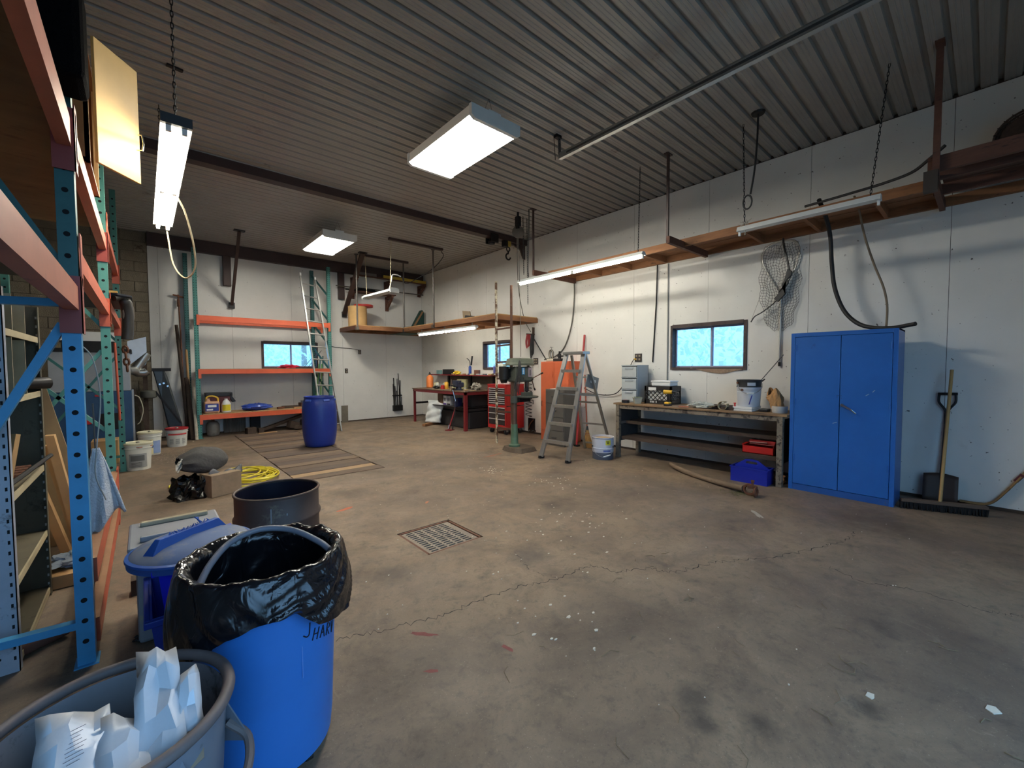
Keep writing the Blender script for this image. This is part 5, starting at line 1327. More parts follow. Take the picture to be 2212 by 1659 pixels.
t = thing('coiled_air_hose', 'black coiled air hose hanging down the wall to a dark box', 'air hose', (6.29,6.6,0.3))
g.tube(pts, 0.007, n=5); g.obj('coil', RUBBER, t, smooth=True)
G().bar((6.28,6.60,1.62), (6.26,6.60,1.05), 0.035, 0.05).obj('blow_gun', DARKWOOD, t); G().cyl((6.26,6.66,1.60), (6.26,6.42,1.50), 0.015, n=8).obj('coupler', RUST, t)
t = thing('wall_cavity_box', 'torn dark opening with a pipe low on the wall beside the orange cabinet', 'wall box', (6.34,6.57,0.05))
G().box(6.345,6.358,6.47,6.68,0.07,0.33).obj('backing', BLACKM, t); G().tube([(6.33,6.65,0.10),(6.33,6.60,0.2),(6.33,6.50,0.30)], 0.014, n=7).obj('pipe', RUST, t)
for k in range(7): G().cbox((6.35,6.46+0.035*k,0.06-0.01*(k % 3)), (0.012,0.02,0.04+0.01*(k % 2)), rx=0.3*(k % 3)).obj('torn_edge', BASEM, t)
# ================================================================ corner loft
LZ0, LZ1 = 2.39, 2.485
t = thing('corner_loft', 'L-shaped lumber storage loft hung in the far right corner', 'loft', (5.6,9.6,LZ0))
g = None
G().box(3.93, 5.20, 10.22, 10.26, LZ0, LZ1).obj('front_joist', LUMBERX, t)
G().box(3.93, 3.97, 10.26, YB-0.002, LZ0, LZ1).obj('end_joist', DARKLUM, t)
G().box(3.97, XW-0.002, YB-0.042, YB-0.002, LZ0, LZ1).obj('wall_joist', LUMBERX, t)
G().box(5.18, 5.22, 6.38, 10.26, LZ0, LZ1).obj('front_joist', LUMBER, t)
G().box(5.22, XW-0.002, 6.38, 6.42, LZ0, LZ1).obj('end_joist', LUMBERX, t)
G().box(XW-0.042, XW-0.002, 6.42, YB-0.05, LZ0, LZ1).obj('wall_joist', LUMBER, t)
for y in (7.0, 7.6, 8.2, 8.8, 9.4, 10.0): G().box(5.22, XW-0.042, y-0.02, y+0.02, LZ0+0.005, LZ1-0.003).obj('joist', LUMBERX, t)
for x in (4.35, 4.8, 5.2): G().box(x-0.02, x+0.02, 10.26, YB-0.042, LZ0+0.005, LZ1-0.003).obj('joist', LUMBER, t)
for k in range(5): G().box(5.19+k*0.232, 5.415+k*0.232, 6.39, YB-0.01, LZ1, LZ1+0.018).obj('deck_board', PLYW, t)
for k in range(4): G().box(3.94, 5.18, 10.24+k*0.275, 10.51+k*0.275, LZ1, LZ1+0.018).obj('deck_board', PLYW, t)
G().box(5.25, 5.85, 10.4, 11.2, LZ0-0.012, LZ0-0.001).obj('green_panel', mat('dark_green_board', (54,78,66), 0.7), t)
PIPE = mat('grey_steel_pipe', (104,98,92), 0.45, 0.5, 0.15, 6)
for (x, y) in ((3.96,10.20),(5.20,10.20),(5.17,8.65)):
    g = G(); g.cyl((x,y,LZ0-0.005), (x,y,ZC), 0.02, n=10); g.cyl((x,y,ZC-0.02), (x,y,ZC), 0.045, n=12); g.box(x-0.035,x+0.035,y-0.02,y+0.06,LZ0-0.01,LZ0+0.06)
    g.obj('hanger_pipe', PIPE, t, smooth=True)
for (x0, x1, y) in ((3.98,5.30,8.45),(4.10,5.27,10.08)):
    G().box(x0, x1, y-0.035, y+0.035, ZC-0.05, ZC-0.002).obj('ceiling_channel', BROWNSTEEL, t)
# loft contents
FIB = mat('tan_fibre_drum', (206,168,112), 0.75, 0, 0.08, 4)
t = thing('fibre_drum', 'tan cardboard drum standing on the left end of the loft', 'drum', (4.2,10.85,LZ1+0.018))
G().lathe([(0.22,0),(0.23,0.01),(0.23,0.50),(0.235,0.51),(0.225,0.52)], (4.20,10.80,LZ1+0.018), 28).obj('body', FIB, t, smooth=True)
for z in (0.24, 0.38): G().lathe([(0.231,0),(0.233,0.006),(0.231,0.012)], (4.20,10.80,LZ1+0.018+z), 28, cap0=False, cap1=False).obj('band', FIB, t)
tag(G().lathe([(0.235,0),(0.24,0.01),(0.24,0.055),(0.20,0.06)], (4.36,10.80,LZ1+0.54), 28).obj('drum_cover', mat('red_plastic_lid', (186,52,46), 0.4), smooth=True), 'red plastic lid lying askew on the tan cardboard drum', 'lid')
t = thing('green_bag', 'dark green folded tarp bag standing in the loft corner', 'bag', (6.05,10.9,LZ1+0.018))
g = G(); g.prism([(5.80,11.0,LZ1+0.02),(6.25,11.0,LZ1+0.02),(6.26,11.0,3.05),(6.21,11.0,3.13),(6.15,11.0,3.12),(6.05,11.0,2.95)], (0,0.12,0)); g.obj('body', mat('forest_green_cloth', (34,66,58), 0.8, 0, 0.15), t, bev=0.02)
G().bar((5.85,10.99,LZ1+0.06), (6.20,10.99,3.08), 0.012, 0.05).obj('strap', mat('tan_strap', (146,110,76), 0.8), t)
tag(G().box(5.35, 5.85, 10.45, 10.95, LZ1+0.02, LZ1+0.09).obj('pale_panel_stack', mat('pale_panels', (176,178,178), 0.6, 0, 0.1), bev=0.003), 'stack of pale flat panels on the loft beside the green bag', 'panels')
t = thing('slide_viewer', 'small black bookend with a tan back standing on the loft', 'bookend', (5.7,7.6,LZ1+0.018))
G().prism([(5.45,7.85,LZ1+0.02),(5.45,7.55,LZ1+0.02),(5.45,7.60,LZ1+0.20),(5.45,7.88,LZ1+0.24)], (0.02,0,0)).obj('back', mat('tan_flap', (140,122,96), 0.7), t)
G().prism([(5.40,7.75,LZ1+0.02),(5.40,7.35,LZ1+0.02),(5.40,7.38,LZ1+0.07),(5.40,7.70,LZ1+0.12)], (0.18,0,0)).obj('body', BLACKPL, t)

# ================================================================ steel wall brackets with struts
for (x, lab) in ((1.47,'brown steel bracket and strut on the back wall above the left rack'), (3.97,'brown steel bracket and strut on the back wall above the loft')):
    t = thing('wall_strut', lab, 'bracket', (x,10.7,2.84))
    G().box(x-0.075, x+0.075, YB-0.10, YB-0.002, 3.29 if x < 2 else 3.25, 3.944).obj('stub_column', BROWNSTEEL, t, bev=0.006)
    G().bar((x+0.055,9.96,ZC-0.02), (x+0.075,YB-0.05,2.88), 0.055 if x < 2 else 0.11, 0.05).obj('strut', BROWNSTEEL, t)
    G().box(x+0.02, x+0.13, YB-0.07, YB-0.002, 2.80, 2.93).obj('foot_plate', BLACKM, t); G().box(x-0.04, x+0.15, 9.90, 10.02, ZC-0.02, ZC-0.001).obj('ceiling_plate', BLACKM, t)
# shelf brackets on the back wall with pipes and a level
t = thing('wall_rack', 'wooden bracket rack high on the back wall above the loft', 'rack', (5.2,11.2,3.05))
for (x, z0, z1, d) in ((4.28,3.30,3.86,0.42),(5.22,3.62,3.86,0.38),(6.27,3.55,3.87,0.40),(5.25,3.05,3.44,0.40)):
    b_ = G().box(x-0.045, x+0.045, YB-0.045, YB-0.002, z0, z1).obj('upright', DARKLUM, t)
    G().box(x-0.03, x+0.03, YB-d, YB-0.045, z1-0.07, z1).obj('arm', DARKLUM, b_)
    G().bar((x,YB-0.05,z0+0.08), (x,YB-d+0.06,z1-0.08), 0.05, 0.06).obj('brace', DARKLUM, b_)
G().box(4.22, 6.30, YB-0.40, YB-0.30, 3.87, 3.89).obj('upper_board', DARKLUM, t)
G().box(4.25, 5.35, YB-0.40, YB-0.10, 3.445, 3.47).obj('lower_board', DARKLUM, t)
t = thing('spirit_level', 'long yellow spirit level lying on the wall rack', 'level', (5.7,11.08,3.89))
G().box(5.0, 6.30, 10.96, 11.0, 3.892, 3.97).obj('beam', mat('level_yellow', (196,164,58), 0.5, 0, 0.12, 5), t); 
for x in (5.3, 5.65, 6.0): G().box(x-0.03,x+0.03,10.955,10.96,3.92,3.95).obj('vial', mat('vial_green', (150,170,80), 0.3), t)
tag(G().cyl((3.80,11.18,3.575), (6.33,11.18,3.60), 0.016, n=8).obj('steel_pipe', PIPE, smooth=True), 'long thin steel pipe resting across the wall rack', 'pipe')
tag(G().cyl((4.02,11.12,3.50), (5.20,11.12,3.535), 0.02, n=8).obj('black_pipe', BLACKM, smooth=True), 'shorter black pipe on the lower board of the wall rack', 'pipe')
tag(crumple((4.62,11.1,3.472), (0.28,0.10,0.05), 41).obj('black_strap_heap', BLACKPL), 'heap of black straps on the lower board of the wall rack', 'straps')
tag(G().cbox((4.55,11.0,3.93), (0.5,0.09,0.07), rz=0.02).obj('plank_piece', mat('grey_plank', (110,104,98), 0.8)), 'short grey plank at the left end of the wall rack', 'plank')
tag(G().tube(smooth_path([(5.30,8.5,ZC-0.05),(5.38,8.55,4.05),(5.25,8.8,3.8),(4.95,9.1,3.55),(4.6,8.9,3.38),(4.27,8.46,3.41)], 7), 0.009, n=6).obj('ceiling_cable', RUBBER, smooth=True), 'black cable draped from the ceiling channel to the shop lamp', 'cable')

# ================================================================ pallet rack on the back wall
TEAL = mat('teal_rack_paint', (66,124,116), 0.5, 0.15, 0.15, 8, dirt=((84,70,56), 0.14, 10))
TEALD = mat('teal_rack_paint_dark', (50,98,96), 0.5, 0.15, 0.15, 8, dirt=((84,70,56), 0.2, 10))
RORANGE = mat('rack_beam_orange', (208,94,58), 0.45, 0.1, 0.1, 5, dirt=((150,84,52), 0.16, 6))
HOLE = mat('punched_hole', (18,18,20), 0.9, 0, 0)
def post(parent, x, y, h, m, w=0.075, d=0.07, holes='-y', two=True):
    """C-section rack upright, punched face towards the camera"""
    g = G(); e = 0.006
    g.box(x-w/2, x+w/2, y, y+e, 0, h); g.box(x-w/2, x-w/2+e, y+e, y+d, 0, h); g.box(x+w/2-e, x+w/2, y+e, y+d, 0, h)
    g.box(x-w/2-0.01, x+w/2+0.02, y-0.02, y+d+0.01, 0, 0.006)
    p = g.obj('post', m, parent)
    hg = G(); z = 0.08
    while z < h-0.03:
        for o_ in ((-w*0.28, w*0.28) if two else (0,)):
            hg.cyl((x+o_, y-0.0008, z), (x+o_, y+0.002, z), 0.0085 if two else 0.011, n=8)
        z += 0.051 if two else 0.076
    stuff(hg.obj('hole_row', HOLE, p))
    return p
t = thing('pallet_rack', 'teal and orange pallet rack against the back wall beneath the small window', 'rack', (2.15,11.0,0))
for x, m in ((0.84,TEAL),(3.46,TEAL)):
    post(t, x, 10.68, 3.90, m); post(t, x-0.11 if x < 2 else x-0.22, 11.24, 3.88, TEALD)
    zz = 0.2 if x > 2 else 9
    while zz < 3.6:
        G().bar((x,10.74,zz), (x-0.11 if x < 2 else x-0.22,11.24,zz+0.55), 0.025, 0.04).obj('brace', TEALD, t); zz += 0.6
for (z0, z1, k) in ((2.43,2.54,0),(1.335,1.43,1),(0.385,0.485,2)):
    for y in (10.665, 11.26):
        b_ = G().box(0.88, 3.43, y, y+0.05, z0, z1).obj('beam', RORANGE, t)
        for xa in (0.845, 3.425): G().box(xa, xa+0.05, y-0.004, y+0.012, z0-0.09, z1+0.01).obj('connector', RORANGE, b_)
G().box(0.90, 3.42, 10.70, 11.28, 0.487, 0.505).obj('lower_deck', mat('worn_deck_board', (170,142,102), 0.8, 0, 0.25, 3, stretch=(1,4,1), dirt=((110,86,60), 0.4, 4)), t)
G().box(0.90, 3.42, 10.70, 11.28, 1.432, 1.442).obj('middle_deck', mat('worn_deck_board2', (150,126,96), 0.8, 0, 0.25, 3), t)
DZ = 0.505
# jugs
t = thing('cleaner_jug', 'tan jug with a blue label and yellow handle on the rack', 'jug', (1.05,10.83,DZ))
G().box(0.93,1.20,10.75,10.93,DZ,DZ+0.25).obj('body', mat('tan_jug', (196,150,118), 0.4), t, bev=0.03); G().lathe([(0.05,0),(0.035,0.03),(0.035,0.06)], (1.0,10.84,DZ+0.25), 14).obj('neck', mat('tan_jug', (196,150,118), 0.4), t, smooth=True)
G().box(0.95,1.18,10.744,10.75,DZ+0.05,DZ+0.20).obj('label', mat('label_blue', (40,56,140), 0.5), t); G().box(0.99,1.14,10.741,10.744,DZ+0.13,DZ+0.18).obj('label_print', WHITEPL, t); G().box(0.97,1.08,10.741,10.744,DZ+0.065,DZ+0.10).obj('label_print', WHITEPL, t)
G().tube(smooth_path([(0.97,10.84,DZ+0.25),(0.99,10.84,DZ+0.34),(1.08,10.84,DZ+0.36),(1.17,10.84,DZ+0.32),(1.18,10.84,DZ+0.24)], 5), 0.017, n=7).obj('handle', mat('handle_yellow', (220,180,60), 0.5), t, smooth=True)
t = thing('white_jug', 'white jug with a yellow label beside the tan jug on the rack', 'jug', (1.33,10.82,DZ))
G().lathe([(0.075,0),(0.085,0.01),(0.085,0.18),(0.06,0.24),(0.03,0.27),(0.03,0.295)], (1.32,10.82,DZ), 20).obj('body', WHITEPL, t, smooth=True); wrap((1.32,10.82,DZ), 0.085, -2.6, -0.6, 0.04, 0.17).obj('label', mat('label_yellow', (226,206,50), 0.5), t)
t = thing('black_bin', 'black lidded bin with a maroon side behind the jugs on the rack', 'bin', (1.2,11.1,DZ))
G().box(1.0,1.42,10.98,11.22,DZ,DZ+0.34).obj('body', mat('maroon_bin', (84,34,32), 0.5), t); G().box(0.98,1.46,10.96,11.24,DZ+0.34,DZ+0.42).obj('lid', BLACKPL, t, bev=0.01); G().prism([(1.40,10.96,DZ+0.42),(1.52,10.96,DZ+0.22),(1.46,10.96,DZ+0.20),(1.42,10.96,DZ+0.3)], (0,0.2,0)).obj('flap', BLACKPL, t)
TARP = mat('blue_tarp', (44,72,158), 0.35, 0, 0.2, 10, dirt=((90,120,200), 0.3, 14))
tag(crumple((1.90,10.88,DZ), (0.29,0.15,0.085), 51, 0.45).obj('folded_tarp', TARP, smooth=True), 'folded shiny blue tarp in the middle of the rack', 'tarp')
for k, (x, y, d, rz, lb) in enumerate(((2.38,10.85,(0.18,0.05,0.05),0.5,'small rusty casting on the rack right of the blue tarp'),(2.62,10.98,(0.34,0.20,0.05),0.1,'flat dark board on the rack behind the rusty casting'),(2.88,10.85,(0.20,0.16,0.12),0.15,'brown wooden box on the rack beside the blue barrel'),(2.92,10.88,(0.22,0.10,0.05),0.7,'grey wedge lying on the brown wooden box'),(3.10,10.86,(0.24,0.14,0.06),-0.2,'splintered board at the right end of the rack deck'),(2.78,10.78,(0.30,0.08,0.03),0.05,'thin batten along the front edge of the rack deck'))):
    z = DZ + (0.12 if k == 3 else 0)
    tag(G().cbox((x,y,z+d[2]/2), d, rz=rz).obj(('rusty_casting','flat_board','wooden_box','grey_wedge','broken_board_piece','thin_batten')[k], (RUST,DARKWOOD,DARKLUM,GALV,DARKLUM,PLYW)[k], bev=0.004), lb, 'scrap')
# red thing on the middle level before the window
tag(crumple((2.62,11.05,1.443), (0.20,0.08,0.045), 61).obj('red_cloth', mat('vivid_red_cloth', (206,24,52), 0.6, 0, 0.15)), 'bright red cloth on the rack beam before the back window', 'cloth')
for k in range(2):
    tag(G().cyl((2.95+0.09*k,11.1,1.445), (3.30+0.10*k,11.15,1.86+0.03*k), 0.006, n=6).obj('thin_rod', BLACKM), ('thin black rod crossing the back window lower', 'second thin black rod crossing the back window higher')[k], 'rod')
# beneath the rack
t = thing('propane_tank', 'dirty white gas bottle on the floor under the left of the rack', 'gas bottle', (1.1,11.05,0))
G().lathe([(0.09,0),(0.11,0.02),(0.12,0.08),(0.12,0.24),(0.08,0.30),(0.03,0.31)], (1.10,11.05,0), 20).obj('body', mat('dirty_white_steel', (140,136,126), 0.6, 0.1, 0.2, 6, dirt=((80,72,62), 0.3, 6)), t, smooth=True); G().lathe([(0.03,0),(0.03,0.05)], (1.10,11.05,0.31), 10).obj('valve', RUST, t)
tag(G().bar((2.0,10.85,0.06), (2.95,10.95,0.34), 0.14, 0.06).obj('leaning_plank', DARKWOOD, bev=0.004), 'dark plank propped at a slant beneath the rack', 'plank')
for k, (x, y, d, rz, ry) in enumerate(((1.75,10.75,(0.18,0.16,0.14),0.2,0),(1.93,10.68,(0.10,0.10,0.12),0.1,0),(2.62,10.80,(0.22,0.16,0.16),0.3,0.3),(2.75,10.72,(0.30,0.10,0.08),0.8,0.1),(2.95,10.85,(0.30,0.18,0.16),0.2,0.2),(3.05,10.70,(0.24,0.12,0.10),-0.3,0.1),(2.85,10.95,(0.4,0.1,0.1),0.5,0.0),(3.12,10.95,(0.3,0.12,0.12),0.1,0.3),(2.05,10.62,(0.36,0.10,0.015),0.05,0))):
    tag(G().cbox((x,y,d[2]/2+abs(math.sin(ry))*d[0]/2), d, rz=rz, ry=ry).obj('wood_chunk', DARKWOOD if k != 8 else PLYW, bev=0.005), 
        ('dark wood chunk left of the slanted plank','small square block at the foot of the slanted plank','tilted wood chunk under the slanted plank top','long thin log piece in the heap under the rack','thick log in the heap beside the blue barrel','short log at the front of the heap','split log at the back of the heap','log against the right end of the heap','pale thin slat on the floor under the rack')[k], 'wood', 'firewood heap under the rack')
t = thing('corrugated_panel', 'dark corrugated sheet standing behind the rack', 'sheet', (1.6,11.25,0))
g = G(); g.grid(lambda u, v: Vector((1.32+0.42*u, 11.27+0.015*math.sin(u*40), 0.01+0.45*v)), 50, 2); g.obj('sheet', mat('dull_galv_sheet', (120,116,108), 0.5, 0.4), t, smooth=True)
tag(G().box(1.82,2.02,11.18,11.3,0.0,0.40).obj('dark_box', BLACKM, bev=0.01), 'dark upright box behind the rack heap', 'box')
# extension ladder
t = thing('extension_ladder', 'aluminium extension ladder leaning on the back rack behind the blue barrel', 'ladder', (3.0,10.3,0))
a0, a1 = (2.97,9.75,0.0), (2.80,10.60,3.60); b0, b1 = (3.37,9.75,0.0), (3.12,10.60,3.55)
for a, b_ in ((a0,a1),(b0,b1)):
    r_ = G().bar(a, b_, 0.025, 0.06, up=(0,1,0)).obj('rail', ALU, t); G().cbox(Vector(b_)+Vector((0,-0.01,0.02)), (0.035,0.06,0.07)).obj('end_cap', WHITEPL, r_, bev=0.008)
for k in range(12):
    f_ = (k+0.6)/12.2; G().cyl(lerp(a0,a1,f_), lerp(b0,b1,f_), 0.016, n=8).obj('rung', ALU, t, smooth=True)
t = thing('green_poles', 'bundle of green and yellow poles standing behind the ladder', 'poles', (3.3,10.95,0))
for k in range(4): G().cyl((3.18+0.06*k,11.0,0.51), (3.30+0.03*k,11.02,1.55+0.2*(k % 2)), 0.014, n=8).obj('pole', mat('pole_%d' % (k % 2), ((110,170,90),(52,110,110))[k % 2], 0.5), t, smooth=True)
t = thing('blue_barrel', 'tall blue plastic barrel standing on the plank cover', 'barrel', (2.44,8.2,0.012))
BBL = mat('deep_blue_hdpe', (28,52,138), 0.35, 0, 0.08, 3, dirt=((60,84,150), 0.15, 4))
G().lathe([(0.235,0.0),(0.25,0.01),(0.262,0.06),(0.285,0.18),(0.297,0.32),(0.30,0.48),(0.297,0.62),(0.29,0.74),(0.275,0.82),(0.255,0.875),(0.258,0.885),(0.262,0.90),(0.255,0.915),(0.24,0.91),(0.235,0.88)], (2.44,8.2,0.012), 40, cap1=True).obj('body', BBL, t, smooth=True, ang=60)
for a in (-2.6, -1.4, -0.3): G().cbox((2.44+0.268*math.cos(a),8.2+0.268*math.sin(a),0.86), (0.03,0.12,0.04), rz=a, ry=-0.3).obj('grip_recess', mat('painted_barrel_sheen', (70,100,186), 0.3), t, bev=0.01)  # lighter blue paints a highlight on the grip recesses
for k, (x, y) in enumerate(((0.08,0.05),(-0.08,-0.06))): G().cyl((2.44+x,8.2+y,0.885), (2.44+x,8.2+y,0.91), 0.04, n=14).obj('bung', BLACKPL, t)
# back wall details
outlet(4.08, YB, 1.37, 'y', 'dark single outlet on the back wall right of the rack', 1); outlet(4.45, YB, 1.88, 'y', 'upper outlet on the back wall below the loft', 1)
tag(G().tube(smooth_path([(3.6,YB-0.015,2.15),(3.7,YB-0.015,2.02),(3.95,YB-0.015,1.98),(4.2,YB-0.015,1.97),(4.43,YB-0.015,1.93)], 6), 0.006, n=5).obj('outlet_wire', BLACKPL, smooth=True), 'thin wire running along the back wall to the upper outlet', 'wire')
t = thing('rod_holder', 'black wall holder with upright steel rods on the back wall', 'rod holder', (5.52,11.3,0.2))
G().box(5.38,5.66,YB-0.09,YB-0.002,0.20,0.36).obj('pocket', BLACKM, t); G().box(5.38,5.66,YB-0.06,YB-0.002,0.63,0.655).obj('rail', BLACKM, t)
for k, (x0, x1, h, r) in enumerate(((5.40,5.39,0.98,0.008),(5.43,5.41,1.15,0.013),(5.47,5.45,0.92,0.010),(5.51,5.52,1.13,0.009),(5.53,5.50,0.78,0.012),(5.57,5.58,0.92,0.009),(5.62,5.55,1.28,0.009),(5.60,5.61,1.08,0.012),(5.64,5.65,0.60,0.010))):
    G().cyl((x0,YB-0.05,0.28), (x1,YB-0.035,h), r, n=7).obj('rod', BLACKM, t)
tag(G().box(3.93,4.10,YB-0.02,YB-0.001,0.0,0.44).obj('wood_patch', mat('grey_weathered_patch', (112,104,90), 0.85, 0, 0.25, 8, bump=0.4)), 'grey weathered board patch low on the back wall', 'board')
tag(G().bar((3.72,10.95,0.0), (3.76,11.3,0.36), 0.05, 0.04).obj('short_stake', DARKWOOD), 'short brown stake leaning on the back wall behind the barrel', 'stake')
# ================================================================ tall pallet rack on the left
RBLUE = mat('sky_blue_rack_paint', (66,146,192), 0.4, 0.1, 0.12, 6, dirt=((92,104,112), 0.12, 9))
RTEAL = mat('sea_green_rack_paint', (88,150,138), 0.45, 0.1, 0.12, 6, dirt=((110,70,48), 0.12, 7))
RPINK = mat('faded_orange_beam', (178,104,80), 0.5, 0.1, 0.12, 5, dirt=((128,74,58), 0.2, 5))
RRED = mat('orange_red_beam', (196,94,66), 0.45, 0.1, 0.12, 5, dirt=((132,70,50), 0.18, 6))
RUSTT = mat('dusty_beam_top', (150,110,80), 0.8, 0, 0.2, 6)
PLYD = mat('dusty_plywood_deck', (116,92,62), 0.8, 0, 0.2, 2.5, stretch=(1,3,1), dirt=((84,64,42), 0.3, 3))
t = thing('tall_rack', 'tall blue and sea-green pallet rack with orange beams along the left', 'rack', (-0.75,4.5,0))
XF, XR = -0.25, -1.25
def holes(p, x, y, zs):
    h0_ = None
    for z in zs:
        if h0_ is None: h0_ = G().cyl((0,-0.0008,0), (0,0.002,0), 0.012, n=12).obj('hole', HOLE, p); h0_.matrix_basis = Matrix.Translation((x,y,z))
        else: share(h0_, p, Matrix.Translation((x,y,z)))
def lpost(x, y, h, m, low=None):
    w, d, e = 0.064, 0.072, 0.006
    g = G(); g.box(x-w/2, x+w/2, y, y+e, 0, h); g.box(x-w/2, x-w/2+e, y+e, y+d, 0, h); g.box(x+w/2-e, x+w/2, y+e, y+d, 0, h); g.box(x-w/2-0.012, x+w/2+0.012, y-0.02, y+d+0.02, 0, 0.006)
    p = g.obj('post', m, t)
    if y < 3 and x > -0.5: holes(p, x, y, [0.12+0.102*k for k in range(int((h-0.15)/0.102)+1)])
    else:
        hg = G(); z = 0.12
        while z < h-0.03:
            hg.cyl((x,y-0.0008,z), (x,y+0.002,z), 0.012, n=10); z += 0.102
        stuff(hg.obj('hole_row', HOLE, p))
    return p
# first frame: blue below, teal above
lpost(XF, 2.88, 1.70, RBLUE)
p = lpost(XF, 5.385, 3.95, RTEAL); lpost(XF, 8.04, 3.92, TEAL)
g = G(); g.box(XF-0.032, XF+0.032, 2.88, 2.886, 1.70, 3.6); g.box(XF+0.026, XF+0.032, 2.886, 2.955, 1.70, 3.6); g.box(XF-0.032, XF-0.026, 2.886, 2.955, 1.70, 3.6)
pu = g.obj('post_extension', TEALD, t)
holes(pu, XF, 2.88, [1.78+0.102*k for k in range(17)])
for y in (2.88, 5.385, 8.04): lpost(XR, y, 3.9, RTEAL if y > 3 else RBLUE)
def brace(y, za, zb, m, x0=XF-0.03, x1=XR+0.03):
    G().bar((x0,y,za), (x1,y,zb), 0.035, 0.045, up=(0,1,0)).obj('brace', m, t)
brace(2.925, 1.765, 1.74, RBLUE); brace(2.925, 0.195, 0.225, RBLUE); brace(2.925, 1.66, -0.35+0.6, RBLUE) if False else None
G().bar((XF-0.03,2.925,1.665), (-0.95,2.925,0.24), 0.035, 0.045, up=(0,1,0)).obj('brace', RBLUE, t)
G().bar((XF-0.03,2.935,1.95), (-0.95,2.935,3.2), 0.03, 0.045, up=(0,1,0)).obj('brace', TEALD, t)
for y, m in ((5.43,RTEAL),(8.09,TEAL)):
    for (za, zb) in ((1.85,3.1),(1.62,0.25),(0.88,1.9) if y < 6 else (0.9,1.9),(0.21,0.205)): G().bar((XF-0.03,y,za), (XR+0.04,y,zb), 0.03, 0.045, up=(0,1,0)).obj('brace', m, t)
def beam(y0, y1, z0, z1, m, x=XF, top=None, conn=True, near_conn=True):
    b_ = G(); b_.box(x-0.02, x+0.03, y0, y1, z0, z1-0.02); b_.box(x-0.02, x+0.012, y0, y1, z1-0.02, z1)
    b_ = b_.obj('beam', m, t)
    for k, yy in enumerate(((y1-0.008), (y0-0.07))):
        if k == 1 and not near_conn: continue
        c_ = G(); c_.box(x-0.036, x+0.043, yy, yy+0.006 if k == 0 else yy+0.078, z0-0.11, z1+0.03) if k == 0 else c_.box(x+0.038, x+0.043, yy, yy+0.078, z0-0.10, z1+0.03)
        if k == 0: c_.box(x+0.038, x+0.043, yy, yy+0.08, z0-0.11, z1+0.03)
        co = c_.obj('connector', RRED if m is not RPINK else mat('maroon_connector', (150,62,54), 0.45), b_)
        if k == 0:
            h_ = G()
            for j in range(5): h_.cyl((x+0.0,yy-0.001,z0-0.095+0.024*j), (x+0.0,yy+0.002,z0-0.095+0.024*j), 0.005, n=6)
            h_.obj('connector_holes', HOLE, co) if False else None
    return b_
beam(0.30, 2.872, 1.73, 1.86, RPINK, near_conn=False); beam(0.30, 2.872, 2.49, 2.64, RPINK, near_conn=False)
beam(2.96, 5.378, 1.95, 2.07, RRED); beam(2.96, 5.378, 2.54, 2.67, RPINK)
beam(5.465, 8.034, 2.02, 2.13, RRED); beam(5.465, 8.034, 2.74, 2.86, RRED)
for (a, b_, z0, z1) in ((0.30,2.872,1.73,1.86),(0.30,2.872,2.49,2.64),(2.96,5.378,1.95,2.07),(2.96,5.378,2.54,2.67),(5.465,8.034,2.02,2.13)):
    G().box(XR-0.03, XR+0.02, a, b_, z0, z1).obj('rear_beam', RPINK, t)
# bottom beams
for z0, z1 in ((0.37,0.49),(0.06,0.18)):
    b_ = G().box(XF+0.0, XF+0.045, 2.97, 5.38, z0, z1).obj('bottom_beam', RRED, t); G().box(XF+0.0, XF+0.045, 2.97, 5.38, z1, z1+0.003).obj('dust', RUSTT, b_)
    G().box(XF+0.036, XF+0.046, 5.30, 5.465, z0-0.06, z1+0.03).obj('connector', RRED, b_)
for (y0, y1, z) in ((0.4,2.83,1.862),(0.4,5.15,2.672)):
    G().box(XR-0.02, XF-0.02, y0, y1, z, z+0.018).obj('deck', PLYD, t)
# ================================================================ things on the rack
t = thing('kitchen_cabinet', 'wooden cupboard on the upper rack with a pale yellow door standing open', 'cupboard', (-0.45,3.62,2.69))
DOORM = mat('cream_yellow_door', (218,178,108), 0.45, 0, 0.08, 3, dirt=((150,112,66), 0.12, 6))
CARC = mat('brown_cupboard', (134,92,50), 0.6, 0, 0.15, 4)
g = G(); x0, x1, y0, y1, z0, z1 = -0.70, -0.20, 3.58, 4.30, 2.692, 3.44
g.box(x0,x1,y0,y1,z0,z0+0.02); g.box(x0,x1,y0,y1,z1-0.02,z1); g.box(x0,x0+0.02,y0,y1,z0,z1); g.box(x0,x1,y0,y0+0.02,z0,z1); g.box(x0,x1,y1-0.02,y1,z0,z1)
g.obj('carcass', CARC, t); [G().box(x1-0.02,x1+0.002,ya,ya+0.04,z0,z1).obj('face_stile', PLYW, t) for ya in (y0, y1-0.04)]
d = Vector((0.62,0.78,0)).normalized(); h0 = Vector((-0.178,3.60,0)); e0 = h0 + d*0.31; n_ = Vector((d.y,-d.x,0))*0.018
dr = G().prism([(h0.x,h0.y,2.70),(e0.x,e0.y,2.70),(e0.x,e0.y,3.44),(h0.x,h0.y,3.44)], n_).obj('door', DOORM, t, bev=0.002)
q = h0 + d*0.298 + n_
G().tube([(q.x,q.y,3.02),(q.x+0.02,q.y-0.012,3.02),(q.x+0.028,q.y-0.01,2.97),(q.x+0.02,q.y-0.012,2.92),(q.x,q.y,2.92)], 0.005, n=6).obj('handle', CHROME, dr, smooth=True)
tag(G().box(-0.50,-0.15,2.60,2.86,2.70,3.14).obj('black_speaker_box', mat('black_carpet_cloth', (14,13,13), 1.0, 0, 0.3, 60, bump=0.5, bs=200, spec=0.05), bev=0.03), 'black carpet-covered box standing on the upper rack deck', 'box')
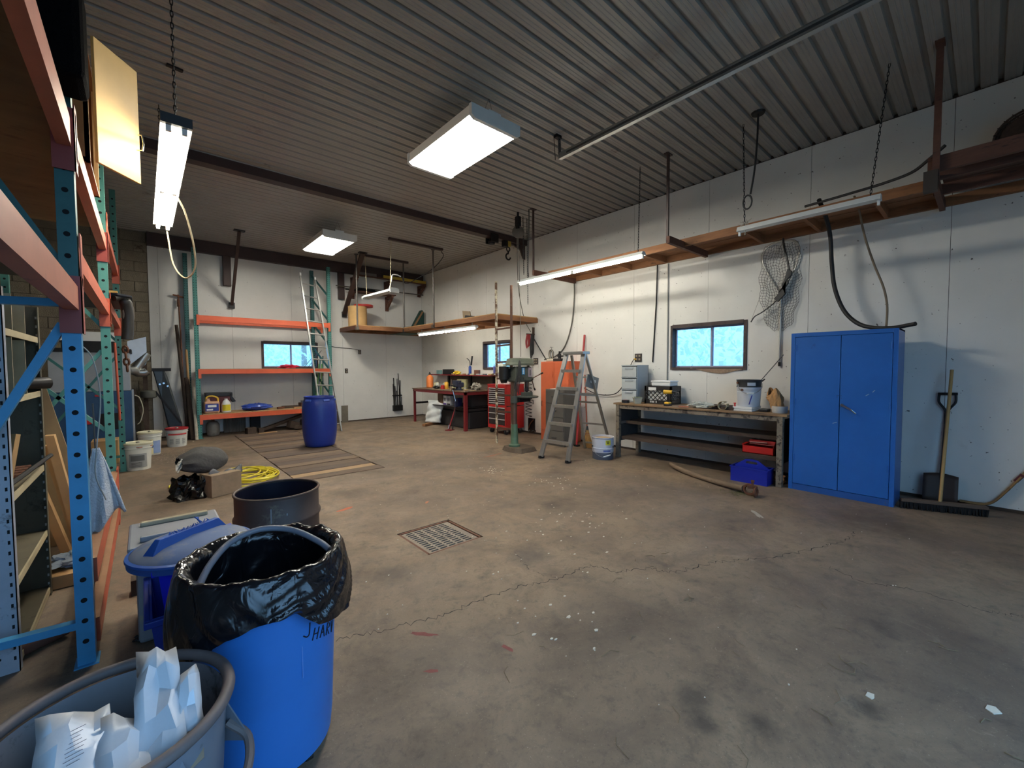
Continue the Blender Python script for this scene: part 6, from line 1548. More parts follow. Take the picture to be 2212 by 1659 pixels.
t = thing('sheet_board', 'dark boards with a white ring mark lying on the middle rack level', 'boards', (-0.4,5.9,2.13))
G().box(-0.62,-0.10,5.50,6.7,2.14,2.165).obj('board', mat('black_board', (40,40,42), 0.5), t); G().box(-0.60,-0.16,5.45,6.6,2.166,2.185).obj('board', mat('yellow_board', (170,130,60), 0.6), t)
G().prism([(-0.42,5.42,2.19),(-0.06,5.50,2.14),(-0.06,6.2,2.14),(-0.42,6.2,2.19)], (0,0,0.016)).obj('top_board', BLACKPL, t)
G().lathe([(0.035,0),(0.07,0),(0.07,0.004),(0.035,0.004),(0.035,0)], (-0.17,5.75,2.178), 22, cap0=False, cap1=False).obj('ring_mark', WHITEPL, t); G().box(-0.42,-0.28,5.46,6.1,2.21,2.214).obj('pale_strip', WHITEPL, t)
tag(G().tube(smooth_path([(-0.19,5.50,2.12),(-0.13,5.56,2.14),(-0.10,5.62,2.02),(-0.10,5.64,1.85),(-0.11,5.64,1.74)], 6), [0.03]*8+[0.045]*17, n=10).obj('rubber_boot', mat('black_boot_leather', (32,30,28), 0.5), smooth=True), 'black leather strap bundle hanging over the rack beam end', 'strap')
tag(G().tube(smooth_path([(-0.15,5.52,2.14),(-0.08,5.6,2.12),(-0.06,5.66,1.98),(-0.085,5.66,1.88),(-0.12,5.62,1.92),(-0.12,5.58,2.08)], 6), 0.013, n=7).obj('grey_hose', mat('grey_hose', (104,96,88), 0.6), smooth=True), 'grey hose loop hanging beside the black strap bundle', 'hose')
tag(G().cyl((-0.195,5.52,1.70), (-0.185,5.58,0.95), 0.010, n=8).obj('red_rod', mat('rusty_red_rod', (170,76,52), 0.5), smooth=True), 'thin rusty red rod hanging on the second rack post', 'rod')
tag(chain(G(), (-0.18,7.98,1.76), (-0.165,7.98,1.42), 0.075, 0.014, 0.028).obj('rusty_chain', RUST, smooth=True), 'heavy rusty chain hanging on the far rack post', 'chain')
tag(G().tube(smooth_path([(-0.235,2.97,1.58),(-0.19,3.0,1.5),(-0.17,3.02,1.3),(-0.19,3.0,1.05),(-0.2,3.02,0.9),(-0.17,3.1,0.75)], 6), 0.003, n=5).obj('grey_wire', mat('dull_wire', (150,148,142), 0.6), smooth=True), 'grey wire dangling down behind the blue rack post', 'wire')
# towel
def towel(u, v):
    w = 0.02 + 0.115*v
    x = -0.225 + (u-0.42)*2*w*0.75; y = 3.45 + 0.10*(u-0.5)*v + 0.03*math.sin(u*9)*v
    z = 0.985 - 0.46*v - 0.07*math.sin(u*5.2+0.4)*v
    return Vector((x, y + 0.02*math.sin(u*14+v*3)*v, z))
tag(G().grid(towel, 18, 18).obj('rag_towel', mat('white_terry_towel', (196,200,206), 0.95, 0, 0.1, 12, dirt=((150,146,142), 0.2, 8), bump=0.9, bs=90), smooth=True, solid=0.012), 'white terry towel hanging from the rack behind the blue post', 'towel')
tag(G().cyl((-0.225,3.45,0.97), (-0.225,3.42,1.25), 0.004, n=5).obj('towel_hook_wire', WIRE), 'short hook wire holding the white towel', 'wire')
# ================================================================ grey perforated shelving unit
GSH = mat('scuffed_grey_shelf_paint', (168,172,182), 0.5, 0.1, 0.12, 6, dirt=((112,108,106), 0.3, 9))
GSD = mat('olive_grey_shelf_panel', (96,88,70), 0.7, 0.1, 0.2, 5, dirt=((66,58,44), 0.35, 5))
CRMP = mat('cream_shelf_edge', (186,172,138), 0.6, 0.1, 0.15, 6)
t = thing('shelf_unit', 'grey perforated steel shelving unit standing inside the left rack', 'shelf unit', (-0.72,3.55,0))
ux0, ux1, uy0, uy1, uh = -0.98, -0.485, 3.04, 3.98, 1.84
for (x, y, sx) in ((ux1,uy0,-1),(ux0,uy0,1),(ux1,uy1,-1),(ux0,uy1,1)):
    g = G(); yy = y if y == uy0 else y-0.004
    g.box(min(x,x+sx*0.09), max(x,x+sx*0.09), yy, yy+0.004, 0, uh)
    g.box(x-0.004 if sx < 0 else x, x if sx < 0 else x+0.004, y if y == uy0 else y-0.045, y+0.045 if y == uy0 else y, 0, uh)
    p = g.obj('post', GSH if y == uy0 else GSD, t)
    if y == uy0:
        h_ = G(); z = 0.06
        while z < uh-0.03:
            h_.box(x+sx*0.016-0.004, x+sx*0.016+0.004, yy-0.001, yy+0.001, z, z+0.018); h_.cyl((x+sx*0.065,yy-0.001,z+0.02), (x+sx*0.065,yy+0.001,z+0.02), 0.007, n=8); z += 0.051
        stuff(h_.obj('slot_row', HOLE, p))
    else:
        h_ = G(); z = 0.06
        while z < uh-0.03:
            h_.box(x+sx*0.014-0.004, x+sx*0.014+0.004, yy-0.001, yy-0.0002, z, z+0.016); z += 0.055
        stuff(h_.obj('slot_row', mat('light_through_slot', (206,202,190), 0.8), p))
G().box(ux0-0.002, ux0, uy0, uy1, 0.02, uh).obj('back_panel', GSD, t); G().box(ux0, ux1-0.09, uy1-0.006, uy1-0.003, 0.02, uh).obj('end_panel', GSD, t)
for z in (0.05, 0.42, 0.84, 1.31, 1.645):
    s_ = G().box(ux0, ux1-0.012, uy0+0.005, uy1-0.006, z-0.004, z).obj('shelf', GSD, t); G().box(ux1-0.012, ux1-0.004, uy0+0.005, uy1-0.006, z-0.03, z+0.004).obj('lip', CRMP, s_)
for y in (3.30, 3.62):
    G().box(ux1-0.16, ux1-0.015, y-0.004, y+0.004, 1.312, 1.614).obj('divider', CRMP, t); G().box(ux1-0.16, ux1-0.015, y+0.03, y+0.038, 1.65, 1.84).obj('divider', CRMP, t)
tag(G().bar((-0.56,3.40,0.842), (-0.53,3.46,1.10), 0.03, 0.03).obj('wood_stick', PLYW), 'pale broken wood stick standing on a grey shelf', 'stick')
t = thing('dark_bucket', 'dark bucket lying on its side on the lower grey shelf', 'bucket', (-0.72,3.5,0.42))
G().cyl((-0.86,3.36,0.555), (-0.60,3.48,0.555), 0.11, 0.13, n=20, cap=False).obj('body', BLACKPL, t, smooth=True, solid=0.006); G().tube([(-0.60+0.0,3.48+0.13*math.cos(a)*0.9,0.555+0.13*math.sin(a)) for a in [2*PI*k/20 for k in range(20)]], 0.008, n=5, closed=True).obj('rim', DARKGREY, t)
tag(G().cyl((-0.86,3.55,1.36), (-0.45,3.90,1.365), 0.035, n=14, cap=False).obj('black_exhaust_pipe', BLACKM, smooth=True, solid=0.004), 'black pipe end sticking out of the grey shelving unit', 'pipe')
tag(G().box(-0.72,-0.60,3.12,3.34,0.842,1.06).obj('brown_tool_case', DARKWOOD, bev=0.015), 'dark brown case on the shelf beside the wood stick', 'case')
for k in range(4): tag(G().cyl((-0.85,3.45+0.09*k,0.862), (-0.52,3.50+0.09*k,0.862), 0.018, n=8).obj('metal_rod', RUST, smooth=True), 'rusty rod on the grey shelf behind the wood stick, %s from the near post' % ('first','second','third','fourth')[k], 'rod', 'rusty rods on the grey shelf')
tag(G().cyl((-0.50,3.05,0.895), (-0.46,3.95,0.90), 0.012, n=8).obj('dark_bar', BLACKM), 'dark bar laid across the front of the grey shelving unit', 'bar')
g = G(); rr = random.Random(2)
for k in range(26):
    r_ = 0.15+0.03*rr.random(); ph = rr.random()*6
    g.tube([(-0.72+r_*math.cos(a)*0.9, 3.5+r_*math.sin(a)*1.6, 0.06+0.004*k+0.004*math.sin(3*a+ph)) for a in [2*PI*j/20 for j in range(20)]], 0.006, n=4, closed=True)
stuff(tag(g.obj('rope_coil', mat('dull_rope', (110,98,76), 0.9)), 'dull coiled rope on the bottom grey shelf', 'rope'))
# leaning boards behind the unit
for k, (x, y, h, w, lb) in enumerate(((-0.62,4.35,1.30,0.34,'tall plywood sheet leaning behind the grey shelving unit'),(-0.52,4.62,0.95,0.05,'pale timber leaning nearest the second rack post'),(-0.55,4.75,0.86,0.05,'middle pale timber leaning behind the grey shelving'),(-0.58,4.50,0.62,0.05,'short pale timber leaning low behind the grey shelving'))):
    tag(G().prism([(x,y,0.005),(x+0.02,y+w,0.005),(x-0.10,y+w-0.02,h),(x-0.12,y,h)] if k == 0 else [(x+0.10,y,0.005),(x+0.15,y,0.005),(x+0.0,y+0.02,h),(x-0.05,y+0.02,h)], (0.012,0,0) if k == 0 else (0,0.09,0)).obj('leaning_board', PLYW), lb, 'board')
tag(G().prism([(-0.75,5.0,0.005),(-0.33,5.0,0.005),(-0.60,5.05,1.32),(-0.98,5.05,1.32)], (0,0.02,0)).obj('hardboard_sheet', mat('tan_hardboard', (150,124,88), 0.75, 0, 0.15)), 'wide tan panel leaning between the rack frames', 'panel')
tag(G().box(-0.80,-0.30,4.0,4.32,0.005,0.09).obj('floor_beam', PLYW, bev=0.003), 'thick pale timber on the floor behind the grey shelving', 'timber')
tag(crumple((-0.42,4.2,0.09), (0.10,0.12,0.04), 71).obj('blue_rag', mat('pale_blue_rag', (150,164,180), 0.9)), 'pale blue rag on the timber behind the grey shelving', 'rag')
# ================================================================ furnace corner
t = thing('wood_furnace', 'blue and grey furnace standing behind the left rack', 'furnace', (-0.6,9.6,0))
FB = mat('furnace_blue', (46,78,112), 0.45, 0.1, 0.12, 4); FG = mat('furnace_grey', (164,166,166), 0.4, 0.3, 0.1, 4)
G().box(-1.10,-0.16,9.55,10.35,0.05,1.08).obj('lower_case', FB, t, bev=0.006); G().box(-1.10,-0.17,9.55,10.35,1.085,1.72).obj('upper_case', FG, t, bev=0.004)
G().box(-1.12,-0.14,9.52,10.37,1.72,1.78).obj('top_plate', BLACKM, t); G().box(-1.05,-0.30,9.56,10.3,1.90,2.05).obj('plenum', WHITEPL, t); G().box(-0.95,-0.35,9.54,10.2,1.78,1.90).obj('dark_gap', BLACKM, t)
G().box(-0.155,-0.13,9.56,9.60,0.02,1.10).obj('edge_trim', FG, t); G().box(-0.60,-0.44,9.545,9.55,1.0,1.03).obj('name_badge', RED, t); G().box(-0.80,-0.73,9.545,9.55,0.98,1.07).obj('sticker', PLYW, t)
G().cyl((-0.68,9.55,0.62), (-0.68,9.50,0.62), 0.06, n=16).obj('gauge', RED, t); G().box(-0.55,-0.30,9.53,9.55,0.45,0.72).obj('door', BLACKM, t, bev=0.01)
G().tube(smooth_path([(-0.12,9.6,1.0),(-0.06,9.6,0.95),(-0.02,9.6,0.75),(-0.06,9.6,0.55),(-0.10,9.6,0.5)], 6), 0.008, n=6).obj('cable', mat('pale_cable', (170,164,146), 0.6), t, smooth=True)
G().prism([(-0.20,10.30,1.50),(0.06,10.30,1.76),(0.06,10.30,2.04),(-0.20,10.30,1.95)], (0,0.01,0)).obj('angled_panel', mat('pale_sheet_metal', (186,192,198), 0.35, 0.4), t)
G().tube([(0.06,10.50,1.74),(-0.06,10.48,1.52),(-0.11,10.47,1.44)], 0.075, n=18).obj('flue_section', GALV, t, smooth=True)
G().tube([(-0.22,10.30,1.42),(-0.13,10.42,1.42),(-0.08,10.47,1.38),(0.02,10.48,1.38),(0.06,10.48,1.41)], 0.078, n=18).obj('flue_elbow', GALV, t, smooth=True)
for p in ((0.02,10.495,1.665),(-0.03,10.485,1.575)): G().tube(arc(p, 0.078, 0, 2*PI*17/18, 17, 'xz'), 0.006, n=5, closed=True).obj('crimp', GALV, t)
t = thing('post_vise', 'old grey post fan with a square column beside the furnace', 'machine', (0.03,10.9,0))
G().box(-0.01,0.06,10.95,11.02,0.0,1.55).obj('column', DARKWOOD, t); G().lathe([(0.07,-0.08),(0.12,-0.06),(0.13,0.0),(0.12,0.06),(0.07,0.08)], (0.07,10.85,0.95), 18).obj('motor', mat('grey_green_motor', (84,84,76), 0.6), t, smooth=True)
G().bar((-0.15,10.9,1.05), (0.03,10.9,0.3), 0.04, 0.05).obj('arm', DARKWOOD, t)
t = thing('metal_chute', 'dark grey metal chute leaning against the wall behind the red-lidded pail', 'chute', (0.35,10.9,0))
CH = mat('dark_grey_chute', (62,66,68), 0.35, 0.5, 0.15, 4)
g = G(); g.prism([(0.14,10.85,1.42),(0.30,10.85,1.46),(0.36,10.85,1.30),(0.56,10.80,0.35),(0.58,10.80,0.05),(0.40,10.80,0.05),(0.34,10.82,0.30),(0.25,10.85,0.85)], (0,0.12,0)); g.obj('body', CH, t, bev=0.015)
G().bar((0.17,10.80,1.0), (0.54,10.76,0.35), 0.03, 0.03).obj('rail', BLACKM, t); G().box(0.13,0.42,10.83,10.98,1.40,1.46).obj('top_lip', BLACKM, t)
for k, (x, z) in enumerate(((0.30,1.16),(0.36,1.1),(0.24,1.14),(0.45,0.55))): G().cyl((x,10.845,z), (x,10.835,z), 0.018, n=10).obj('bolt', CHROME, t)
# poles in the corner
for k, (x0, y0, x1, y1, h, r, m, lb) in enumerate(((0.64,10.95,0.60,11.28,3.0,0.014,RUST,'tall thin rusty pole with a T top in the rack corner'),(0.67,10.84,0.55,11.25,2.36,0.03,DARKWOOD,'dark square pole leaning left of the back rack'),(0.72,10.8,0.70,11.25,1.85,0.022,PLYW,'pale wooden pole leaning left of the back rack'),(0.72,10.66,0.68,11.12,1.25,0.045,DARKWOOD,'thick brown pole leaning left of the back rack'),(0.775,10.56,0.775,11.0,1.2,0.03,mat('birch_pole', (176,168,150), 0.8, 0, 0.3, 14),'pale birch pole in front of the rack post'))):
    g = G(); g.cyl((x0,y0,0.0), (x1,y1,h), r, n=8)
    if k == 0: g.bar((x1-0.09,y1,h-0.01), (x1+0.10,y1,h-0.05), 0.03, 0.03); g.cyl((x1,y1,h-0.25), (x1,y1,h-0.1), 0.025, n=8)
    tag(g.obj('corner_pole', m, smooth=True), lb, 'pole')
tag(G().cbox((0.68,10.55,0.03), (0.10,0.10,0.06), 0.3).obj('white_scrap', WHITEPL), 'white scrap at the foot of the corner poles', 'scrap') if False else None
# pails
def pail(x, y, r, h, label, lid, extra):
    t = thing('plastic_pail', label, 'pail', (x,y,0))
    G().lathe([(r*0.86,0),(r*0.87,0.008),(r*0.98,h*0.80),(r*1.04,h*0.805),(r*1.04,h*0.82),(r*0.985,h*0.825),(r*1.0,h*0.9),(r*1.05,h*0.905),(r*1.05,h*0.93),(r,h*0.935)], (x,y,0), 32).obj('body', mat('pail_shell', (218,218,208), 0.4, 0, 0.06, 6), t, smooth=True)
    G().lathe([(r*1.04,0),(r*1.07,0.006),(r*1.07,0.028),(r*1.0,0.034),(r*0.96,0.024)], (x,y,h*0.935), 32).obj('lid', lid, t, smooth=True)
    G().lathe([(r*0.14,0),(r*0.14,0.02)], (x,y-r*0.25,h*0.935+0.024), 12).obj('spout', mat('grey_spout', (150,146,132), 0.6), t)
    extra(t, x, y, r, h)
    return t
def ex1(t, x, y, r, h):
    wrap((x,y,0), r*0.95, -2.3, -0.9, h*0.12, h*0.62, 10).obj('label', mat('grey_label', (150,152,150), 0.6), t)
    wrap((x,y,0), r*0.955, -2.15, -1.1, h*0.36, h*0.56, 8).obj('label_picture', mat('dark_grey_print', (96,98,98), 0.6), t)
    for k in range(4): wrap((x,y,0), r*0.955, -2.1, -1.3, h*(0.15+0.045*k), h*(0.165+0.045*k), 6).obj('label_text', BLACKPL, t)
    G().tube([(x-r*0.9,y-r*0.4,h*0.88),(x+r*0.1,y-r*1.1,h*0.86),(x+r*1.02,y-r*0.3,h*0.86)], 0.006, n=5).obj('bail', mat('rust_bail', (176,96,60), 0.6), t)
def ex2(t, x, y, r, h):
    wrap((x,y,0), r*0.95, -1.35, -0.5, h*0.08, h*0.62, 8).obj('blue_label', mat('pale_blue_label', (130,150,190), 0.6), t)
    wrap((x,y,0), r*0.955, -1.55, -1.3, h*0.06, h*0.70, 4).obj('cream_swoosh', mat('cream_swoosh', (226,216,170), 0.6), t)
    wrap((x,y,0), r*0.96, -2.1, -1.3, h*0.34, h*0.44, 6).obj('navy_print', mat('navy_print', (44,50,110), 0.6), t)
def ex3(t, x, y, r, h):
    wrap((x,y,0), r*0.985, -2.5, -0.6, h*0.66, h*0.74, 10).obj('red_stripe', mat('red_stripe', (200,60,60), 0.6), t)
    for a in (-2.35, -1.75, -1.15):
        for k in range(6): wrap((x,y,0), r*0.955, a, a+0.4, h*(0.18+0.05*k), h*(0.20+0.05*k), 4).obj('label_text', mat('label_grey_print', (120,120,120), 0.6), t)
pail(-0.09, 8.10, 0.155, 0.385, 'white pail with a grey label beside the far rack post', mat('cream_lid', (216,210,180), 0.5), ex1)
pail(0.05, 9.35, 0.155, 0.385, 'white pail with a blue label next to the furnace', mat('cream_lid', (216,210,180), 0.5), ex2)
pail(0.44, 10.03, 0.165, 0.335, 'white pail with a red lid before the metal chute', mat('crimson_lid', (164,36,44), 0.45), ex3)
tag(G().box(-0.62,-0.32,8.8,9.2,0.0,0.36).obj('wood_crate', PLYW, bev=0.004), 'open wooden crate on the floor before the furnace', 'crate')
t = thing('white_flake_spill', 'scattered white flakes spilled on the floor by the pails', 'spill', (0.6,9.0,0))
g = G(); rr = random.Random(12)
for k in range(420):
    x, y = 0.45+rr.gauss(0,0.22), 8.75+rr.gauss(0,0.35); s = rr.uniform(0.006,0.018); a = rr.uniform(0,6)
    g.add([(x,y,0.003),(x+s*math.cos(a),y+s*math.sin(a),0.001),(x+s*math.cos(a+2),y+s*math.sin(a+2),0.004)], [(0,1,2)])
stuff(g.obj('flakes', mat('white_flakes', (196,188,170), 0.9), t))
# cloth bag on a wooden block
t = thing('cloth_sack', 'dark grey drawstring cloth sack lying on a block near the yellow cord', 'sack', (0.55,6.1,0))
SACK = mat('charcoal_cloth', (74,72,70), 0.9, 0, 0.15, 14, bump=0.5, bs=40)
def sack(u, v):
    a = 2*PI*u; r_ = 0.185*max(0.03, math.sin(PI*min(0.985, 0.05+0.935*v)))**0.42
    k = 1 + 0.09*math.sin(9*a)*max(0, 1-v*2.6) + 0.04*math.sin(3*a+5*v)
    ax = Vector((0.27,6.0,0.365)) + Vector((0.46,0.15,-0.005))*v
    s_ = Vector((-0.30,0.95,0)).normalized()
    lift = math.sin(a)*0.90
    if lift < -0.55: lift = -0.55-(lift+0.55)*-0.25
    k += 0.03*math.sin(13*v+2*a)+0.025*math.sin(7*a-9*v)
    return ax + (s_*math.cos(a)*1.08 + Vector((0,0,1))*lift)*r_*k
G().grid(sack, 40, 16, closeu=True).obj('body', SACK, t, smooth=True)
g = G()
for k in range(5): g.tube([(0.27+0.03*math.sin(k+j),5.95-0.03*math.cos(j*1.3+k),0.40+0.04*math.sin(j*1.1+k)-0.012*j) for j in range(7)], 0.007, n=5)
g.obj('drawstring', mat('white_drawstring', (206,202,190), 0.8), t, smooth=True)
tag(G().cbox((0.64,5.86,0.125), (0.32,0.26,0.25), rz=0.35).obj('wood_block', mat('grey_tan_block', (136,116,94), 0.85, 0, 0.2, 9), bev=0.006), 'large wooden block under the dark cloth sack', 'block')
BAGM = mat('glossy_black_plastic', (12,12,14), 0.22, 0, 0.1, 8, bump=0.5, bs=14)
def pbag(u, v):
    a = 2*PI*u; k = 1 + 0.16*math.sin(5*a+7*v) + 0.08*math.sin(11*a-5*v)
    return Vector((0.36+0.18*k*math.cos(a)*(1-0.2*v), 5.92+0.18*k*math.sin(a)*(1-0.2*v), 0.005+0.22*v+0.02*math.sin(7*a)))
tag(G().grid(pbag, 36, 8, closeu=True).obj('plastic_bag_wad', BAGM), 'shiny black plastic bag bunched under the dark cloth sack', 'plastic bag')
def pflap(u, v): return Vector((0.52+0.34*u, 5.80+0.14*u-0.06*v, 0.268+0.02*math.sin(9*u)-0.16*v*(1-u*0.7)+0.02*math.sin(14*u+4*v)))
tag(G().grid(pflap, 16, 8).obj('grey_plastic_flap', mat('grey_poly_sheet', (84,84,88), 0.35, 0, 0.2, 8, bump=0.6, bs=20), smooth=True, solid=0.003), 'grey plastic sheet draped over the wooden block', 'plastic sheet')
# yellow extension cord
g = G(); rr = random.Random(6); pts = []
for k in range(9):
    cx_, cy_, r_ = 0.98+rr.uniform(-.12,.14), 6.45+rr.uniform(-.18,.16), rr.uniform(0.17,0.30)
    for j in range(26):
        a = 2*PI*j/26; pts.append((cx_+r_*math.cos(a)*1.0, cy_+r_*math.sin(a)*1.3, 0.012+0.007*k+0.006*math.sin(2*a+k)))
pts += smooth_path([(1.15,6.9,0.02),(1.35,6.85,0.012),(1.30,6.6,0.012),(1.0,6.2,0.012),(0.7,6.3,0.012),(0.35,6.55,0.012),(0.21,6.62,0.012),(0.22,6.42,0.012),(0.40,6.35,0.012),(0.42,6.25,0.012)], 7)
tag(G().tube(pts, 0.0095, n=6).obj('extension_cable', mat('bright_yellow_cord', (226,206,60), 0.45, 0, 0.06), smooth=True), 'yellow extension cord coiled loosely on the floor', 'extension cord')
# ================================================================ floor drain grate
t = thing('floor_drain', 'square slotted cast iron drain grate set into the floor', 'drain', (1.88,3.09,-0.02))
CAST = mat('brown_cast_grate', (136,122,108), 0.65, 0.15, 0.15, 10, dirt=((104,90,78), 0.3, 9))
g = G(); x0, x1, y0, y1 = DX0+0.004, DX1-0.004, DY0+0.004, DY1-0.004
g.box(x0,x0+0.02,y0,y1,-0.05,-0.004); g.box(x1-0.02,x1,y0,y1,-0.05,-0.004); g.box(x0,x1,y0,y0+0.02,-0.05,-0.004); g.box(x0,x1,y1-0.02,y1,-0.05,-0.004)
g.obj('frame', RUST, t)
gx0, gx1, gy0, gy1 = x0+0.024, x1-0.05, y0+0.024, y1-0.024
nr, nc = 12, 5
rib_w = 0.020; sw = (gx1-gx0-0.03*2-(nc-1)*rib_w)/nc
g = G(); g.box(gx0,gx0+0.03,gy0,gy1,-0.03,-0.008); g.box(gx1-0.03,gx1+0.022,gy0,gy1,-0.03,-0.008)
for c_ in range(1, nc): xx = gx0+0.03+c_*sw+(c_-1)*rib_w; g.box(xx,xx+rib_w,gy0,gy1,-0.03,-0.008)
g.obj('cross_rib', CAST, t)
bar_h = (gy1-gy0)/(nr+0.5)
for r_ in range(nr+1):
    y = gy0+r_*bar_h; G().box(gx0,gx1,y,min(y+bar_h*0.5,gy1),-0.029,-0.0085).obj('bar', CAST, t)
# ================================================================ plank cover over the pit
t = thing('pit_cover', 'row of worn floor planks covering the inspection pit', 'plank cover', ((PX0+PX1)/2,8.2,-0.05))
PLK = [mat('pit_plank_%d' % k, c, 0.8, 0, 0.22, 4, stretch=(1,5,1), dirt=((70,58,50), 0.35, 3)) for k, c in enumerate(((100,82,68),(116,96,78),(88,74,64)))]
PLK.append(mat('pit_plank_new', (160,132,100), 0.8, 0, 0.15, 4, stretch=(1,5,1)))
y = PY0+0.01; k = 0; rr = random.Random(9)
while y < PY1-0.1:
    w = min(rr.uniform(0.20,0.27), PY1-0.01-y)
    G().box(PX0+0.008+rr.uniform(0,.01), PX1-0.012-rr.uniform(0,.02), y, y+w-0.010, -0.05, 0.003+rr.uniform(-.004,.005)).obj('plank', PLK[3] if k == 1 else PLK[k % 3], t, bev=0.004)
    y += w; k += 1
# ================================================================ steel drum
t = thing('steel_drum', 'open rusty brown steel drum standing behind the bagged blue can', 'drum', (0.715,3.42,0))
DRM = mat('burnt_brown_drum', (88,74,68), 0.55, 0.35, 0.2, 4, dirt=((138,126,104), 0.22, 4))
pc = (0.715,3.42,0); r_ = 0.272
G().lathe([(r_,0.0),(r_,0.13),(r_+0.012,0.145),(r_+0.012,0.16),(r_,0.175),(r_,0.36),(r_+0.012,0.375),(r_+0.012,0.39),(r_,0.405),(r_,0.555)], pc, 44, cap1=False).obj('shell', DRM, t, smooth=True)
G().lathe([(r_-0.006,0.02),(r_-0.006,0.55)], pc, 44, cap0=True, cap1=False).obj('inside', mat('navy_black_inside', (34,34,50), 0.4, 0.3, 0.2, 4), t, smooth=True)
G().tube([(pc[0]+r_*math.cos(a),pc[1]+r_*math.sin(a),0.562) for a in [2*PI*k/44 for k in range(44)]], 0.009, n=8, closed=True).obj('rolled_rim', DRM, t, smooth=True)
for (a, z0, z1) in ((-1.95,0.40,0.50),(-1.6,0.44,0.455)): wrap(pc, r_, a, a+0.03, z0, z1, 2).obj('paint_drip', mat('pale_drip', (150,150,150), 0.6), t)
# ================================================================ blue can with black liner
CANB = mat('blue_can_plastic', (46,112,186), 0.42, 0, 0.08, 2.5, dirt=((72,128,194), 0.16, 3))
cc = (0.325,1.79,0.0); av = math.atan2(-cc[1], -cc[0])
t = thing('trash_can', 'large round blue trash can lined with a black bag in the foreground', 'trash can', cc)
G().lathe([(0.205,0.03),(0.215,0.035),(0.222,0.10),(0.245,0.66),(0.258,0.665),(0.26,0.72),(0.262,0.735),(0.25,0.738),(0.246,0.70),(0.215,0.05)], cc, 56, cap1=True).obj('body', CANB, t, smooth=True)
for k in range(5):
    a = av+0.7+k*1.25
    w_ = G().cyl((cc[0]+0.185*math.cos(a)-0.012,cc[1]+0.185*math.sin(a),0.026), (cc[0]+0.185*math.cos(a)+0.012,cc[1]+0.185*math.sin(a),0.026), 0.026, n=14).obj('caster', RUBBER, t, smooth=True)
wrap(cc, 0.233, av+0.45, av+0.462, 0.36, 0.60, 2, 0.004).obj('scratch', mat('pale_blue_scratch', (96,136,200), 0.6), t)
INK = mat('black_marker', (14,18,34), 0.6, 0, 0)
def stroke(pts, a0, z0, r, sc):
    # handwriting on the curved side: points in letter units, right and up
    P = smooth_path([(x, y, 0) for x, y in pts], 4) if len(pts) > 2 else [Vector((pts[0][0]+(pts[1][0]-pts[0][0])*k/6, pts[0][1]+(pts[1][1]-pts[0][1])*k/6, 0)) for k in range(7)]
    rz_ = lambda z: r+(z-0.575)*0.041
    return [(cc[0]+(rz_(z0+p.y*sc-p.x*sc*0.36)+0.0012)*math.cos(a0+p.x*sc/r), cc[1]+(rz_(z0+p.y*sc-p.x*sc*0.36)+0.0012)*math.sin(a0+p.x*sc/r), z0+p.y*sc-p.x*sc*0.36) for p in P]
LET = {'H': [[(0,0),(.25,1)],[(.45,0),(.7,1)],[(.12,.48),(.6,.52)]], 'A': [[(0,0),(.38,1)],[(.38,1),(.55,0)],[(.12,.4),(.5,.4)]], 'R': [[(0,0),(.22,1)],[(.22,1),(.55,.95),(.55,.65),(.16,.55)],[(.16,.55),(.5,0)]], 'V': [[(.12,1),(.2,0)],[(.2,0),(.62,1)]], 'J': [[(.5,1),(.45,.2),(.25,.0),(0,.12)]], 'Q': [[(0,0),(.2,.9)],[(.3,.2),(.5,.8),(.7,.4),(.4,.1)],[(.9,0),(1.0,.8)]]}
def write(word, a0, z0, r, sc):
    g = G(); x = 0.0
    for ch in word:
        for st in LET[ch]: g.tube(stroke([(x+p[0], p[1]) for p in st], a0, z0, r, sc), 0.0022, n=4)
        x += 0.82
    return g.obj('lettering', INK, t)
write('HARV', av+0.62, 0.474, 0.2416, 0.044); write('J', av+0.47, 0.505, 0.2416, 0.05); write('Q', av-0.80, 0.545, 0.2416, 0.026)
# liner
BAG = bpy.data.materials.new('black_bin_liner'); BAG.use_nodes = True
b = BAG.node_tree.nodes['Principled BSDF']; b.inputs['Base Color'].default_value = (0.006,0.006,0.008,1); b.inputs['Roughness'].default_value = 0.2; b.inputs['Specular IOR Level'].default_value = 0.7
N, L = BAG.node_tree.nodes, BAG.node_tree.links
tc = N.new('ShaderNodeTexCoord'); mp = N.new('ShaderNodeMapping'); mp.inputs['Scale'].default_value = (1.0,1.0,0.6); L.new(tc.outputs['Object'], mp.inputs['Vector'])
n1 = N.new('ShaderNodeTexNoise'); n1.inputs['Scale'].default_value = 11; n1.inputs['Detail'].default_value = 3; n1.inputs['Roughness'].default_value = 0.45; n1.inputs['Distortion'].default_value = 1.2; L.new(mp.outputs[0], n1.inputs['Vector'])
bp = N.new('ShaderNodeBump'); bp.inputs['Strength'].default_value = 0.55; bp.inputs['Distance'].default_value = 0.03; L.new(n1.outputs['Fac'], bp.inputs['Height']); L.new(bp.outputs['Normal'], b.inputs['Normal'])
def hem(rel):
    # outside hem height, by angle from the camera side
    P = [(-3.2,0.56),(-2.0,0.53),(-1.4,0.49),(-1.0,0.50),(-0.7,0.545),(-0.4,0.60),(0.05,0.64),(0.30,0.63),(0.55,0.56),(0.85,0.535),(1.15,0.525),(1.6,0.55),(2.2,0.57),(3.2,0.56)]
    for (a, z), (b_, w) in zip(P, P[1:]):
        if a <= rel <= b_: return z+(w-z)*(rel-a)/(b_-a)
    return 0.56
rr = random.Random(17); PH = [rr.uniform(0,6.28) for _ in range(20)]
def crease(a, k, ph): return 1-2*abs(((k*a+ph)/(2*PI)) % 1 - 0.5)*2
